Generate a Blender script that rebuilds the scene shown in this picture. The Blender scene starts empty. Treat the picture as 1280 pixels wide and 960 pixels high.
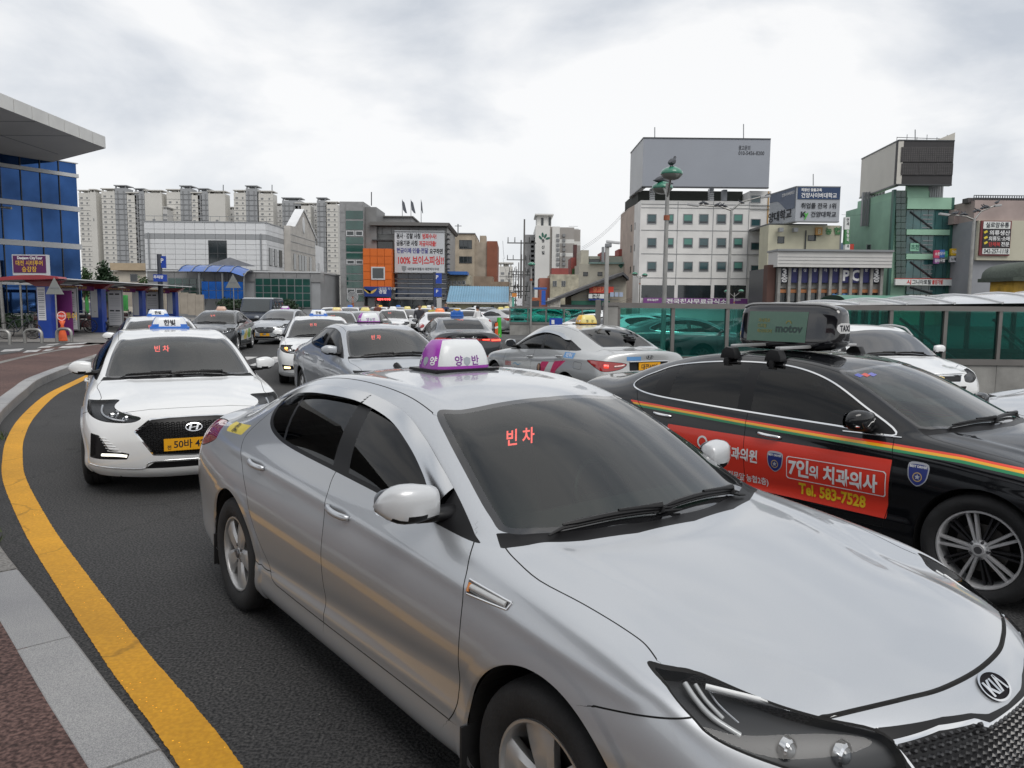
import bpy, bmesh, math, random
import numpy as np
from mathutils import Vector, Matrix, Euler
from mathutils.bvhtree import BVHTree
random.seed(7)
rad = math.radians
SC = bpy.context.scene
COL = bpy.data.collections.new('place')        # linked to the scene at the very end, so that building stays quick
# ---------------------------------------------------------------- camera
CAM_H, PITCH, FPX, ROLL = 1.81, 0.104, 965.0, -0.0100
cd = bpy.data.cameras.new('camera'); cam = bpy.data.objects.new('camera', cd); SC.collection.objects.link(cam)
cd.sensor_width = 36.0; cd.lens = FPX/1280*36.0; cd.clip_start = 0.05; cd.clip_end = 9000
cam.matrix_world = Matrix.Translation((0, 0, CAM_H)) @ Matrix.Rotation(math.pi/2-PITCH, 4, 'X') @ Matrix.Rotation(-ROLL, 4, 'Z')
SC.camera = cam
# ---------------------------------------------------------------- overcast daylight
SUN_EL, SUN_AZ = rad(52), rad(150)          # azimuth measured from +Y towards +X
w = bpy.data.worlds.new('World'); SC.world = w; w.use_nodes = True
nt = w.node_tree; nt.nodes.clear()
out = nt.nodes.new('ShaderNodeOutputWorld'); bg = nt.nodes.new('ShaderNodeBackground')
sky = nt.nodes.new('ShaderNodeTexSky'); sky.sky_type = 'NISHITA'; sky.sun_disc = False
sky.sun_elevation = SUN_EL; sky.sun_rotation = SUN_AZ; sky.air_density = 1.0; sky.dust_density = 1.0
tc = nt.nodes.new('ShaderNodeTexCoord'); sep = nt.nodes.new('ShaderNodeSeparateXYZ')
nt.links.new(tc.outputs['Generated'], sep.inputs[0])
def wm(op, a, b=None, c=None):
 n = nt.nodes.new('ShaderNodeMath'); n.operation = op
 for i, v in enumerate((a, b, c)):
  if v is None: continue
  if isinstance(v, (int, float)): n.inputs[i].default_value = v
  else: nt.links.new(v, n.inputs[i])
 return n.outputs[0]
zz = wm('MAXIMUM', sep.outputs[2], 0.0)
mp = nt.nodes.new('ShaderNodeMapping'); nt.links.new(tc.outputs['Generated'], mp.inputs[0])
mp.inputs['Scale'].default_value = (1, 1, 2.1); mp.inputs['Location'].default_value = (6.4, 2.9, 1.3)
nz2 = nt.nodes.new('ShaderNodeTexNoise'); nz2.inputs['Scale'].default_value = 1.6; nz2.inputs['Detail'].default_value = 3; nt.links.new(mp.outputs[0], nz2.inputs[0])
nz = nt.nodes.new('ShaderNodeTexNoise'); nz.inputs['Scale'].default_value = 3.3; nz.inputs['Detail'].default_value = 9
nz.inputs['Roughness'].default_value = 0.52; nz.inputs['Distortion'].default_value = 0.25
nt.links.new(mp.outputs[0], nz.inputs[0])
ramp = nt.nodes.new('ShaderNodeValToRGB'); cr = ramp.color_ramp
cr.elements[0].position = 0.40; cr.elements[0].color = (0.57, 0.61, 0.67, 1)
cr.elements[1].position = 0.56; cr.elements[1].color = (0.97, 0.97, 0.97, 1)
e = cr.elements.new(0.49); e.color = (0.80, 0.82, 0.85, 1)
nt.links.new(wm('ADD', wm('MULTIPLY', nz.outputs[0], .62), wm('MULTIPLY', nz2.outputs[0], .40)), ramp.inputs[0])
# pale near the horizon
hz = wm('MULTIPLY', wm('SUBTRACT', 0.20, zz), 4.0); hz = wm('MINIMUM', wm('MAXIMUM', hz, 0.0), 0.6)
mixh = nt.nodes.new('ShaderNodeMix'); mixh.data_type = 'RGBA'
nt.links.new(hz, mixh.inputs[0]); nt.links.new(ramp.outputs[0], mixh.inputs[6]); mixh.inputs[7].default_value = (0.87, 0.88, 0.895, 1)
SKYGAIN = 8.25
gain = nt.nodes.new('ShaderNodeVectorMath'); gain.operation = 'SCALE'; gain.inputs[3].default_value = SKYGAIN
nt.links.new(mixh.outputs[2], gain.inputs[0])
cover = nt.nodes.new('ShaderNodeMix'); cover.data_type = 'RGBA'; cover.inputs[0].default_value = 0.94
nt.links.new(sky.outputs[0], cover.inputs[6]); nt.links.new(gain.outputs[0], cover.inputs[7])
nt.links.new(cover.outputs[2], bg.inputs[0]); bg.inputs[1].default_value = 0.12
nt.links.new(bg.outputs[0], out.inputs[0])
sd = bpy.data.lights.new('sun', 'SUN'); sd.energy = 1.5; sd.angle = rad(32); sd.color = (1, 0.965, 0.92)
sun = bpy.data.objects.new('sun', sd); SC.collection.objects.link(sun)
sdir = Vector((math.sin(SUN_AZ)*math.cos(SUN_EL), math.cos(SUN_AZ)*math.cos(SUN_EL), math.sin(SUN_EL)))
sun.rotation_euler = sdir.to_track_quat('Z', 'Y').to_euler()
SC.view_settings.view_transform = 'Standard'; SC.view_settings.look = 'None'
SC.view_settings.exposure = 0.06; SC.view_settings.gamma = 1.0
try:
 SC.cycles.max_bounces = 8; SC.cycles.transparent_max_bounces = 16; SC.cycles.caustics_reflective = False; SC.cycles.caustics_refractive = False
except Exception: pass
# ---------------------------------------------------------------- materials
MATS = {}
def mat(name, col, rough=0.6, metal=0.0, coat=0.0, spec=0.5, noise=None, bump=None, emit=None, alpha=None, trans=0.0):
 """noise=(scale, amount[,detail]) varies the colour; bump=(scale, strength)"""
 if name in MATS: return MATS[name]
 m = bpy.data.materials.new(name); m.use_nodes = True; n = m.node_tree.nodes; l = m.node_tree.links
 b = n['Principled BSDF']; b.inputs['Base Color'].default_value = (*col, 1)
 b.inputs['Roughness'].default_value = rough; b.inputs['Metallic'].default_value = metal
 b.inputs['Coat Weight'].default_value = coat; b.inputs['Coat Roughness'].default_value = 0.03
 b.inputs['Specular IOR Level'].default_value = spec
 if trans: b.inputs['Transmission Weight'].default_value = trans
 if alpha is not None: b.inputs['Alpha'].default_value = alpha
 if emit:
  b.inputs['Emission Color'].default_value = (*emit[0], 1); b.inputs['Emission Strength'].default_value = emit[1]
 if noise or bump:
  t = n.new('ShaderNodeTexCoord')
 if noise:
  x = n.new('ShaderNodeTexNoise'); x.inputs['Scale'].default_value = noise[0]; x.inputs['Detail'].default_value = noise[2] if len(noise) > 2 else 5
  l.new(t.outputs['Object'], x.inputs[0])
  r = n.new('ShaderNodeValToRGB'); a = noise[1]
  r.color_ramp.elements[0].position = 0.3; r.color_ramp.elements[1].position = 0.7
  r.color_ramp.elements[0].color = (*[max(0, c*(1-a)) for c in col], 1); r.color_ramp.elements[1].color = (*[min(1, c*(1+a)) for c in col], 1)
  l.new(x.outputs[0], r.inputs[0]); l.new(r.outputs[0], b.inputs['Base Color'])
 if bump:
  x = n.new('ShaderNodeTexNoise'); x.inputs['Scale'].default_value = bump[0]; x.inputs['Detail'].default_value = 4
  l.new(t.outputs['Object'], x.inputs[0]); u = n.new('ShaderNodeBump'); u.inputs['Strength'].default_value = bump[1]; u.inputs['Distance'].default_value = 0.01
  l.new(x.outputs[0], u.inputs['Height']); l.new(u.outputs[0], b.inputs['Normal'])
 MATS[name] = m; return m
def paint(name, col, metal=0.0, rough=0.35, flake=0.0):
 if name in MATS: return MATS[name]
 m = mat(name, col, rough, metal, 1.0)
 n = m.node_tree.nodes; l = m.node_tree.links; b = n['Principled BSDF']
 b.inputs['Coat IOR'].default_value = 1.5
 t = n.new('ShaderNodeTexCoord')
 # road film: faint uneven dirt that dulls the lacquer, stronger low down on the body
 x = n.new('ShaderNodeTexNoise'); x.inputs['Scale'].default_value = 3.0; x.inputs['Detail'].default_value = 8; l.new(t.outputs['Object'], x.inputs[0])
 mr = n.new('ShaderNodeMapRange'); mr.inputs[1].default_value = 0.35; mr.inputs[2].default_value = 0.75; mr.inputs[3].default_value = 0.02; mr.inputs[4].default_value = 0.085
 l.new(x.outputs[0], mr.inputs[0]); l.new(mr.outputs[0], b.inputs['Coat Roughness'])
 if flake:
  f = n.new('ShaderNodeTexNoise'); f.inputs['Scale'].default_value = 900; f.inputs['Detail'].default_value = 1; l.new(t.outputs['Object'], f.inputs[0])
  mx = n.new('ShaderNodeMix'); mx.data_type = 'RGBA'; l.new(f.outputs[0], mx.inputs[0])
  mx.inputs[6].default_value = (*[c*(1-flake) for c in col], 1); mx.inputs[7].default_value = (*[min(1, c*(1+flake)) for c in col], 1)
  l.new(mx.outputs[2], b.inputs['Base Color'])
 return m
def glassm(name, tint, alpha, rough=0.01, fm=1.5, di_=.10):
 """thin tinted pane: tinted see-through plus a mirror-like sheen at grazing angles"""
 if name in MATS: return MATS[name]
 m = bpy.data.materials.new(name); m.use_nodes = True; n = m.node_tree.nodes; l = m.node_tree.links; n.clear()
 o = n.new('ShaderNodeOutputMaterial'); mx = n.new('ShaderNodeMixShader'); g = n.new('ShaderNodeBsdfGlossy'); g.inputs['Roughness'].default_value = rough
 tr = n.new('ShaderNodeBsdfTransparent'); tr.inputs[0].default_value = (*alpha, 1)
 di = n.new('ShaderNodeBsdfDiffuse'); di.inputs[0].default_value = (*tint, 1); m2 = n.new('ShaderNodeMixShader'); m2.inputs[0].default_value = di_
 l.new(tr.outputs[0], m2.inputs[1]); l.new(di.outputs[0], m2.inputs[2])
 fr = n.new('ShaderNodeFresnel'); fr.inputs[0].default_value = 1.55
 ge = n.new('ShaderNodeNewGeometry'); ml = n.new('ShaderNodeMath'); ml.operation = 'MULTIPLY'; ml.inputs[1].default_value = fm; ml.use_clamp = True
 l.new(fr.outputs[0], ml.inputs[0]); l.new(ml.outputs[0], mx.inputs[0])
 l.new(m2.outputs[0], mx.inputs[1]); l.new(g.outputs[0], mx.inputs[2]); l.new(mx.outputs[0], o.inputs[0])
 MATS[name] = m; return m
# ---------------------------------------------------------------- objects
def mesh_obj(name, V, F, m=None, parent=None, smooth=False):
 me = bpy.data.meshes.new(name); me.from_pydata([tuple(v) for v in V], [], [tuple(f) for f in F]); me.update()
 if m is not None:
  for x in (m if isinstance(m, (list, tuple)) else [m]): me.materials.append(x)
 if smooth:
  for p in me.polygons: p.use_smooth = True
 o = bpy.data.objects.new(name, me); COL.objects.link(o)
 if parent: o.parent = parent
 return o
def tag(o, label=None, cat=None, group=None, kind=None):
 if label: o['label'] = label
 if cat: o['category'] = cat
 if group: o['group'] = group
 if kind: o['kind'] = kind
 return o
def thing(name, label, cat, loc=(0, 0, 0), rz=0, group=None):
 o = bpy.data.objects.new(name, None); COL.objects.link(o); o.location = loc; o.rotation_euler = (0, 0, rz); o.empty_display_size = .2
 return tag(o, label, cat, group)
class MB:
 """collects shapes into one mesh"""
 def __init__(s): s.V = []; s.F = []; s.M = []; s.mi = 0
 def add(s, V, F):
  b = len(s.V); s.V += [tuple(v) for v in V]; s.F += [tuple(b+i for i in f) for f in F]; s.M += [s.mi]*len(F); return s
 def box(s, x0, x1, y0, y1, z0, z1):
  return s.add([(x0,y0,z0),(x1,y0,z0),(x1,y1,z0),(x0,y1,z0),(x0,y0,z1),(x1,y0,z1),(x1,y1,z1),(x0,y1,z1)],
                     [(0,3,2,1),(4,5,6,7),(0,1,5,4),(1,2,6,5),(2,3,7,6),(3,0,4,7)])
 def cbox(s, c, d, rz=0, R=None):
  M = R if R else Matrix.Rotation(rz, 3, 'Z'); c = Vector(c)
  P = [c + M @ Vector((a*d[0]/2, b*d[1]/2, e*d[2]/2)) for e in (-1, 1) for a, b in ((-1,-1),(1,-1),(1,1),(-1,1))]
  return s.add(P, [(0,3,2,1),(4,5,6,7),(0,1,5,4),(1,2,6,5),(2,3,7,6),(3,0,4,7)])
 def prism(s, poly, a, b, f=lambda p, t: (p[0], p[1], t)):
  """poly 2D, extruded from a to b through f(p,t)"""
  n = len(poly)
  V = [f(p, a) for p in poly] + [f(p, b) for p in poly]
  F = [tuple(reversed(range(n))), tuple(range(n, 2*n))] + [(i, (i+1) % n, n+(i+1) % n, n+i) for i in range(n)]
  return s.add(V, F)
 def tube(s, P, r, n=10, cap=True):
  P = [Vector(p) for p in P]; rr = r if isinstance(r, (list, tuple)) else [r]*len(P); V = []; F = []
  up = Vector((0, 0, 1)); last = None
  for i, p in enumerate(P):
   d = (P[min(i+1, len(P)-1)] - P[max(i-1, 0)]).normalized()
   if last is None:
    a = d.cross(up if abs(d.z) < .95 else Vector((1, 0, 0))).normalized()
   else:
    a = (last - d*last.dot(d)).normalized()
   last = a; b = d.cross(a)
   for k in range(n):
    t = 2*math.pi*k/n; V.append(p + (a*math.cos(t) + b*math.sin(t))*rr[i])
  for i in range(len(P)-1):
   for k in range(n):
    F.append((i*n+k, i*n+(k+1) % n, (i+1)*n+(k+1) % n, (i+1)*n+k))
  if cap: F.append(tuple(reversed(range(n)))); F.append(tuple((len(P)-1)*n+k for k in range(n)))
  return s.add(V, F)
 def lathe(s, prof, n=32, f=lambda r, z, t: (r*math.cos(t), r*math.sin(t), z)):
  V = []; F = []; m = len(prof)
  for k in range(n):
   t = 2*math.pi*k/n
   for r, z in prof: V.append(f(r, z, t))
  for k in range(n):
   for i in range(m-1):
    F.append((k*m+i, ((k+1) % n)*m+i, ((k+1) % n)*m+i+1, k*m+i+1))
  return s.add(V, F)
 def build(s, name, m=None, parent=None, smooth=False, bevel=0, seg=2, auto=None):
  o = mesh_obj(name, s.V, s.F, m, parent, smooth)
  if isinstance(m, (list, tuple)):
   for p, i in zip(o.data.polygons, s.M): p.material_index = i
  if bevel or auto or smooth:
   bm = bmesh.new(); bm.from_mesh(o.data)
   bmesh.ops.recalc_face_normals(bm, faces=bm.faces)
   if bevel:
    ed = [e for e in bm.edges if len(e.link_faces) == 2 and e.calc_face_angle(0) > .6]
    bmesh.ops.bevel(bm, geom=ed, offset=bevel, segments=seg, profile=.7, affect='EDGES', clamp_overlap=True)
   bm.to_mesh(o.data); bm.free()
   if bevel or auto:
    for p in o.data.polygons: p.use_smooth = True
    sharp_by_angle(o.data, auto or .6)
  return o
def sharp_by_angle(me, ang):
 bm = bmesh.new(); bm.from_mesh(me)
 for e in bm.edges:
  e.smooth = not (len(e.link_faces) == 2 and e.calc_face_angle(0) > ang)
 bm.to_mesh(me); bm.free()
def copy_tree(o, parent=None):
 c = o.copy(); COL.objects.link(c); c.parent = parent
 for ch in o.children: copy_tree(ch, c)
 return c
def ray(u, v):
 a = (u-640)/FPX; b = (480-v)/FPX; c, s = math.cos(ROLL), math.sin(ROLL); a, b = c*a+s*b, -s*a+c*b
 return Vector((a, math.cos(PITCH)+b*math.sin(PITCH), -math.sin(PITCH)+b*math.cos(PITCH)))
def at(u, v, Y):
 d = ray(u, v); return Vector((0, 0, CAM_H)) + d*(Y/d.y)
def gp(u, v, z=0.0):
 d = ray(u, v); return Vector((0, 0, CAM_H)) + d*((z-CAM_H)/d.z)
def spl(pts, n=8, closed=False):
 """Catmull-Rom through 2D/3D points"""
 P = [np.array(p, float) for p in pts]; N = len(P); out_ = []
 rng = range(N if closed else N-1)
 for i in rng:
  if closed: a, b, c, d = P[(i-1) % N], P[i], P[(i+1) % N], P[(i+2) % N]
  else: a, b, c, d = P[max(i-1, 0)], P[i], P[i+1], P[min(i+2, N-1)]
  for k in range(n):
   t = k/n
   out_.append(.5*((2*b)+(-a+c)*t+(2*a-5*b+4*c-d)*t*t+(-a+3*b-3*c+d)*t**3))
 if not closed: out_.append(P[-1])
 return [tuple(p) for p in out_]
# ---------------------------------------------------------------- lettering
GLY = {}
CHARS = "!%()-.0123456789ABCDEFGHIJKLMNOPQRSTUVWXYZabcdefghijklmnopqrstuvwxyz·Λ가강개건검경고과관광교구국그금급기나내노논농눔니단달당대도동디란래로료류률리맞매맹면모무문미바반발밥방백버범보복부붙빈빌빛사산삼생서성세소수스승시식실심싱아암앞양어업역연영왕외요원위유육융의이인임자장저전정죄주지직차찰천체초최출춤취층치칭탈택터털토통투트티품플피하학한현협형홍후"
def glyphs(b):
 """outlines of every character used, made in one go per weight: {char: (verts, faces, advance)}"""
 if b in GLY: return GLY[b]
 ch = [' ']+sorted(set(CHARS)-{' '}); c = bpy.data.curves.new('lettering', 'FONT'); c.body = '\n'.join(x+'|' for x in ch); c.offset = b; c.resolution_u = 3; c.space_line = 3
 o = bpy.data.objects.new('lettering', c); SC.collection.objects.link(o); me = bpy.data.meshes.new_from_object(o.evaluated_get(bpy.context.evaluated_depsgraph_get()))
 V = [(v.co.x, v.co.y) for v in me.vertices]; F = [tuple(p.vertices) for p in me.polygons]; G = {}; rows = {}
 for n, v in enumerate(V): rows.setdefault(round((.3-v[1])/3), []).append(n)
 fr = {}
 for f in F: fr.setdefault(round((.3-V[f[0]][1])/3), []).append(f)
 for k, x in enumerate(ch):
  r = rows[k]; m = {}; up = {n: n for n in r}
  def root(n):
   while up[n] != n: n = up[n]
   return n
  for f in fr[k]:
   for n in f[1:]: up[root(n)] = root(f[0])
  isl = {}
  for n in r: isl.setdefault(root(n), []).append(n)
  isl = {q: l for q, l in isl.items() if len(l) > 2}
  bars = max(isl.values(), key=lambda l: min(V[n][0] for n in l)); xb = min(V[n][0] for n in bars); bars = set(bars)
  for n in r:
   if n not in bars: m[n] = len(m)
  G[x] = ([(V[n][0], V[n][1]+3*k) for n in m], [tuple(m[q] for q in f) for f in fr[k] if all(q in m for q in f)], xb)
 bpy.data.objects.remove(o); bpy.data.meshes.remove(me); c.body = '|'
 o = bpy.data.objects.new('lettering', c); SC.collection.objects.link(o); me = bpy.data.meshes.new_from_object(o.evaluated_get(bpy.context.evaluated_depsgraph_get())); x0 = min(v.co.x for v in me.vertices)
 bpy.data.objects.remove(o); bpy.data.meshes.remove(me); bpy.data.curves.remove(c)
 GLY[b] = {k: (v, f, a-x0) for k, (v, f, a) in G.items()}; return GLY[b]
def text_mesh(s, size=1.0, bold=0.0, sx=1.0, align='CENTER'):
 r = bold/size; G = glyphs(0.0 if r < .008 else .018 if r < .03 else .035); V = []; F = []; x = 0
 for c in s:
  v, f, a = G[c]; b = len(V); V += [(p[0]+x, p[1]) for p in v]; F += [tuple(b+q for q in g) for g in f]; x += a
 dx = -x/2 if align == 'CENTER' else 0
 return [((p[0]+dx)*size*sx, (p[1]-.34)*size) for p in V], F
def text_on(name, s, size, m, parent, O, X, Y, bold=0.0, sx=1.0, align='CENTER', lift=0.0, w=None):
 """flat lettering: origin O, in-plane axes X (reading) and Y (up), in the parent's space"""
 V, F = text_mesh(s, size, bold, sx, align)
 if w: k = w/max(.01, max(p[0] for p in V)-min(p[0] for p in V)); V = [(p[0]*k, p[1]) for p in V]
 O = Vector(O); X = Vector(X).normalized(); Y = Vector(Y).normalized(); N = X.cross(Y)
 return mesh_obj(name, [O + X*a + Y*b + N*lift for a, b in V], F, m, parent)
RB = mat('black_rubber', (.012,.012,.013), .55, bump=(60,.1)); BT = mat('black_trim', (.009,.009,.010), .38, spec=.25)
GB = mat('gloss_black', (.008,.008,.009), .08, coat=1.0); CH = mat('chrome', (.78,.79,.80), .08, 1.0)
SATIN = mat('satin_alloy', (.50,.50,.50), .35, .6, noise=(6,.12)); DARKALLOY = mat('dark_alloy', (.06,.06,.065), .35, .7)
TYRE = mat('tyre_rubber', (.016,.016,.017), .78, noise=(9,.35), bump=(90,.25)); WELL = mat('wheel_well_liner', (.006,.006,.006), .9)
WINDSH = glassm('windshield_glass', (.045,.075,.065), (.38,.52,.46), .01, 1.5, .03); SIDEGL = glassm('tinted_side_glass', (.012,.013,.015), (.12,.13,.14), .01, .85, .02)
CLEAR = glassm('clear_lens', (.3,.3,.3), (.95,.96,.97), .01, .4, 0); SEAT = mat('seat_fabric', (.16,.15,.14), .8, noise=(30,.2)); DASH = mat('dashboard_vinyl', (.04,.04,.042), .7)
REDL = mat('red_lens', (.32,.012,.012), .08, coat=1.0); REDLIT = mat('lit_red_lens', (.5,.02,.02), .2, emit=((1,.06,.03), 5.0)); AMB = mat('amber_lens', (.6,.2,.02), .15, coat=1)
AMBLIT = mat('lit_amber', (.8,.3,.05), .3, emit=((1,.42,.08), 4.0)); LED = mat('lit_white_led', (.9,.9,.8), .3, emit=((1,.97,.85), 1.6))
MIRG = mat('mirror_glass', (.75,.77,.8), .02, 1.0); PLATEY = mat('yellow_plate', (.80,.38,.012), .4); INK = mat('dark_ink', (.01,.012,.02), .6)
REDLED = mat('red_led_dots', (.3,.02,.02), .4, emit=((1,.10,.09), 3.2)); WHITEP = mat('white_print', (.82,.82,.82), .5); BODYDARK = mat('underbody_black', (.01,.01,.01), .9)
DRIVERW = mat('sticker_white', (.7,.72,.7), .5)
# ================================================================= ground, road, kerb
def groundmat(name, c1, c2, scale, bumps, rough=.9, big=None, crack=False, specks=False):
 m = mat(name, c1, rough); n = m.node_tree.nodes; l = m.node_tree.links; b = n['Principled BSDF']; t = n.new('ShaderNodeTexCoord')
 x = n.new('ShaderNodeTexNoise'); x.inputs['Scale'].default_value = scale; x.inputs['Detail'].default_value = 3; l.new(t.outputs['Object'], x.inputs[0])
 r = n.new('ShaderNodeValToRGB'); r.color_ramp.elements[0].position = .38; r.color_ramp.elements[1].position = .66; r.color_ramp.elements[0].color = (*c1, 1); r.color_ramp.elements[1].color = (*c2, 1)
 l.new(x.outputs[0], r.inputs[0]); col = r.outputs[0]
 y = n.new('ShaderNodeTexNoise'); y.inputs['Scale'].default_value = .35; y.inputs['Detail'].default_value = 9; y.inputs['Roughness'].default_value = .65; l.new(t.outputs['Object'], y.inputs[0])
 r2 = n.new('ShaderNodeValToRGB'); r2.color_ramp.elements[0].position = .35; r2.color_ramp.elements[1].position = .7; r2.color_ramp.elements[0].color = (.72,.72,.74,1); r2.color_ramp.elements[1].color = (1.2,1.18,1.15,1); l.new(y.outputs[0], r2.inputs[0])
 mx = n.new('ShaderNodeMix'); mx.data_type = 'RGBA'; mx.blend_type = 'MULTIPLY'; mx.inputs[0].default_value = 1; l.new(col, mx.inputs[6]); l.new(r2.outputs[0], mx.inputs[7]); col = mx.outputs[2]
 if crack:
  v = n.new('ShaderNodeTexVoronoi'); v.feature = 'DISTANCE_TO_EDGE'; v.inputs['Scale'].default_value = .55; mp = n.new('ShaderNodeMapping'); nn = n.new('ShaderNodeTexNoise'); nn.inputs['Scale'].default_value = 1.5; nn.inputs['Detail'].default_value = 6
  ad = n.new('ShaderNodeVectorMath'); ad.operation = 'ADD'; sc_ = n.new('ShaderNodeVectorMath'); sc_.operation = 'SCALE'; sc_.inputs[3].default_value = .9; l.new(t.outputs['Object'], nn.inputs[0]); l.new(nn.outputs[1], sc_.inputs[0]); l.new(t.outputs['Object'], ad.inputs[0]); l.new(sc_.outputs[0], ad.inputs[1]); l.new(ad.outputs[0], v.inputs[0])
  rc = n.new('ShaderNodeValToRGB'); rc.color_ramp.elements[0].position = .0; rc.color_ramp.elements[1].position = .012; rc.color_ramp.elements[0].color = (.55,.55,.55,1); rc.color_ramp.elements[1].color = (1,1,1,1); l.new(v.outputs[0], rc.inputs[0])
  m3 = n.new('ShaderNodeMix'); m3.data_type = 'RGBA'; m3.blend_type = 'MULTIPLY'; m3.inputs[0].default_value = .8; l.new(col, m3.inputs[6]); l.new(rc.outputs[0], m3.inputs[7]); col = m3.outputs[2]
 if specks:
  for sc2, th, cc in ((38, .11, (3.2,3.1,3.0,1)), (2.1, .13, (.62,.61,.60,1))):
   v = n.new('ShaderNodeTexVoronoi'); v.inputs['Scale'].default_value = sc2; l.new(t.outputs['Object'], v.inputs[0])
   rc = n.new('ShaderNodeValToRGB'); rc.color_ramp.elements[0].position = th*.6; rc.color_ramp.elements[1].position = th*1.3; rc.color_ramp.elements[0].color = (1,1,1,1); rc.color_ramp.elements[1].color = (0,0,0,1); l.new(v.outputs['Distance'], rc.inputs[0])
   k2 = n.new('ShaderNodeTexNoise'); k2.inputs['Scale'].default_value = sc2*.13; l.new(t.outputs['Object'], k2.inputs[0]); rk = n.new('ShaderNodeMath'); rk.operation = 'GREATER_THAN'; rk.inputs[1].default_value = .56; l.new(k2.outputs[0], rk.inputs[0]); mu = n.new('ShaderNodeMath'); mu.operation = 'MULTIPLY'; l.new(rk.outputs[0], mu.inputs[0]); l.new(rc.outputs[0], mu.inputs[1])
   m3 = n.new('ShaderNodeMix'); m3.data_type = 'RGBA'; m3.blend_type = 'MULTIPLY'; l.new(mu.outputs[0], m3.inputs[0]); l.new(col, m3.inputs[6]); m3.inputs[7].default_value = cc; m3.clamp_result = False; col = m3.outputs[2]
 l.new(col, b.inputs['Base Color'])
 u = n.new('ShaderNodeBump'); u.inputs['Strength'].default_value = bumps; u.inputs['Distance'].default_value = .008; l.new(x.outputs[0], u.inputs['Height']); l.new(u.outputs[0], b.inputs['Normal'])
 return m
ASPH = groundmat('asphalt', (.011,.0115,.013), (.088,.087,.086), 70, .9, .85, crack=True, specks=True)
ASPHFAR = groundmat('worn_asphalt', (.07,.071,.073), (.115,.114,.112), 30, .5)
REDPAVE = groundmat('red_brown_porous_paving', (.05,.028,.026), (.19,.115,.10), 55, .8, .95, crack=True)
GRANITE = groundmat('granite', (.24,.245,.25), (.46,.46,.46), 220, .25, .7)
GRANDARK = groundmat('weathered_granite', (.16,.155,.145), (.32,.31,.29), 60, .3, .8)
YEL = groundmat('yellow_road_paint', (.62,.295,.009), (.73,.365,.014), 45, .35, .65, crack=True, specks=True)
WHL = groundmat('worn_white_road_paint', (.34,.34,.34), (.66,.66,.65), 5, .4, .8)
CONC = mat('concrete', (.27,.265,.25), .85, noise=(2.5,.22,8), bump=(30,.3)); CONCL = mat('light_concrete', (.42,.415,.40), .85, noise=(2,.15,8))
STEEL = mat('brushed_steel', (.34,.335,.32), .42, .75, noise=(3,.15)); ALU = mat('grey_aluminium', (.30,.30,.30), .5, .5, noise=(2,.12))
def sheet(name, pts, z, m, kind='structure'):
 o = mesh_obj(name, [(p[0], p[1], z) for p in pts], [tuple(range(len(pts)))], m); tag(o, kind=kind); return o
def ground():
 V = []; F = []; xs = [-3000,-300,-60,-20,0,20,60,300,3000]; ys = [-300,-40,-8,0,8,24,60,160,600,4000]
 for y in ys:
  for x in xs: V.append((x, y, 0))
 n = len(xs)
 for j in range(len(ys)-1):
  for i in range(n-1): F.append((j*n+i, j*n+i+1, (j+1)*n+i+1, (j+1)*n+i))
 tag(mesh_obj('road', V, F, ASPH), kind='structure')
ground()
sheet('far_road', [(-80,38),(120,38),(120,400),(-80,400)], .004, ASPHFAR)
KP = [(3.4,-3.4),(1.6,-.9),(.35,.75),(-.95,2.32),(-1.75,3.2),(-2.52,4.05),(-3.43,5.04),(-4.24,6.0),(-5.33,7.6),(-6.02,8.75),(-6.72,9.95),(-7.43,11.1),(-8.25,12.7),(-8.98,14.2),(-9.68,15.65),(-10.42,17.6),(-11.1,19.6),(-12.0,22.3),(-12.9,25.5),(-13.4,28.5)]
KH = .17
kc = np.array(spl(KP, 12)); kd = np.gradient(kc, axis=0); kd /= np.linalg.norm(kd, axis=1, keepdims=True); kn = np.stack([-kd[:, 1], kd[:, 0]], 1)   # towards the pavement
ks = np.concatenate([[0], np.cumsum(np.linalg.norm(np.diff(kc, axis=0), axis=1))])
def kpt(s, off): 
 return (float(np.interp(s, ks, kc[:, 0]+kn[:, 0]*off)), float(np.interp(s, ks, kc[:, 1]+kn[:, 1]*off)))
pv = mesh_obj('pavement', [(*(kc[i]+kn[i]*.19), KH-.004) for i in range(len(kc))]+[(*(kc[i]+kn[i]*(3.1 if kc[i][1] > 9 else 9)), KH-.004) for i in range(len(kc))], [(i, i+1, len(kc)+i+1, len(kc)+i) for i in range(len(kc)-1)], REDPAVE); tag(pv, kind='structure')
s0 = 0; L = 1.0; bed = None
kb = mesh_obj('kerb', [(*(kc[i]+kn[i]*.02), z) for z in (0, KH-.02) for i in range(len(kc))], [(i, i+1, len(kc)+i+1, len(kc)+i) for i in range(len(kc)-1)], CONC); tag(kb, kind='structure')
while s0 < ks[-1]-1.2:
 wd_ = .235; g = .014; V = []; jz = random.uniform(-.003, .003); n = 5; b = .012
 for q in range(n):
  s = s0+g/2+(L*1.28-g)*q/(n-1)
  for off, z in ((0, 0), (0, KH-b), (b, KH), (wd_-.004, KH), (wd_, KH-.006), (wd_, 0)):
   p = kpt(s, off); V.append((p[0], p[1], z+jz if z > 0 else 0))
 F = [(q*6+k, q*6+k+1, (q+1)*6+k+1, (q+1)*6+k) for q in range(n-1) for k in range(5)]+[tuple(range(6)), tuple(reversed(range((n-1)*6, n*6)))]
 o = mesh_obj('kerb_stone', V, F, GRANITE if random.random() < .6 or s0 < 9 else GRANDARK, kb); s0 += L*1.28
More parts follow.
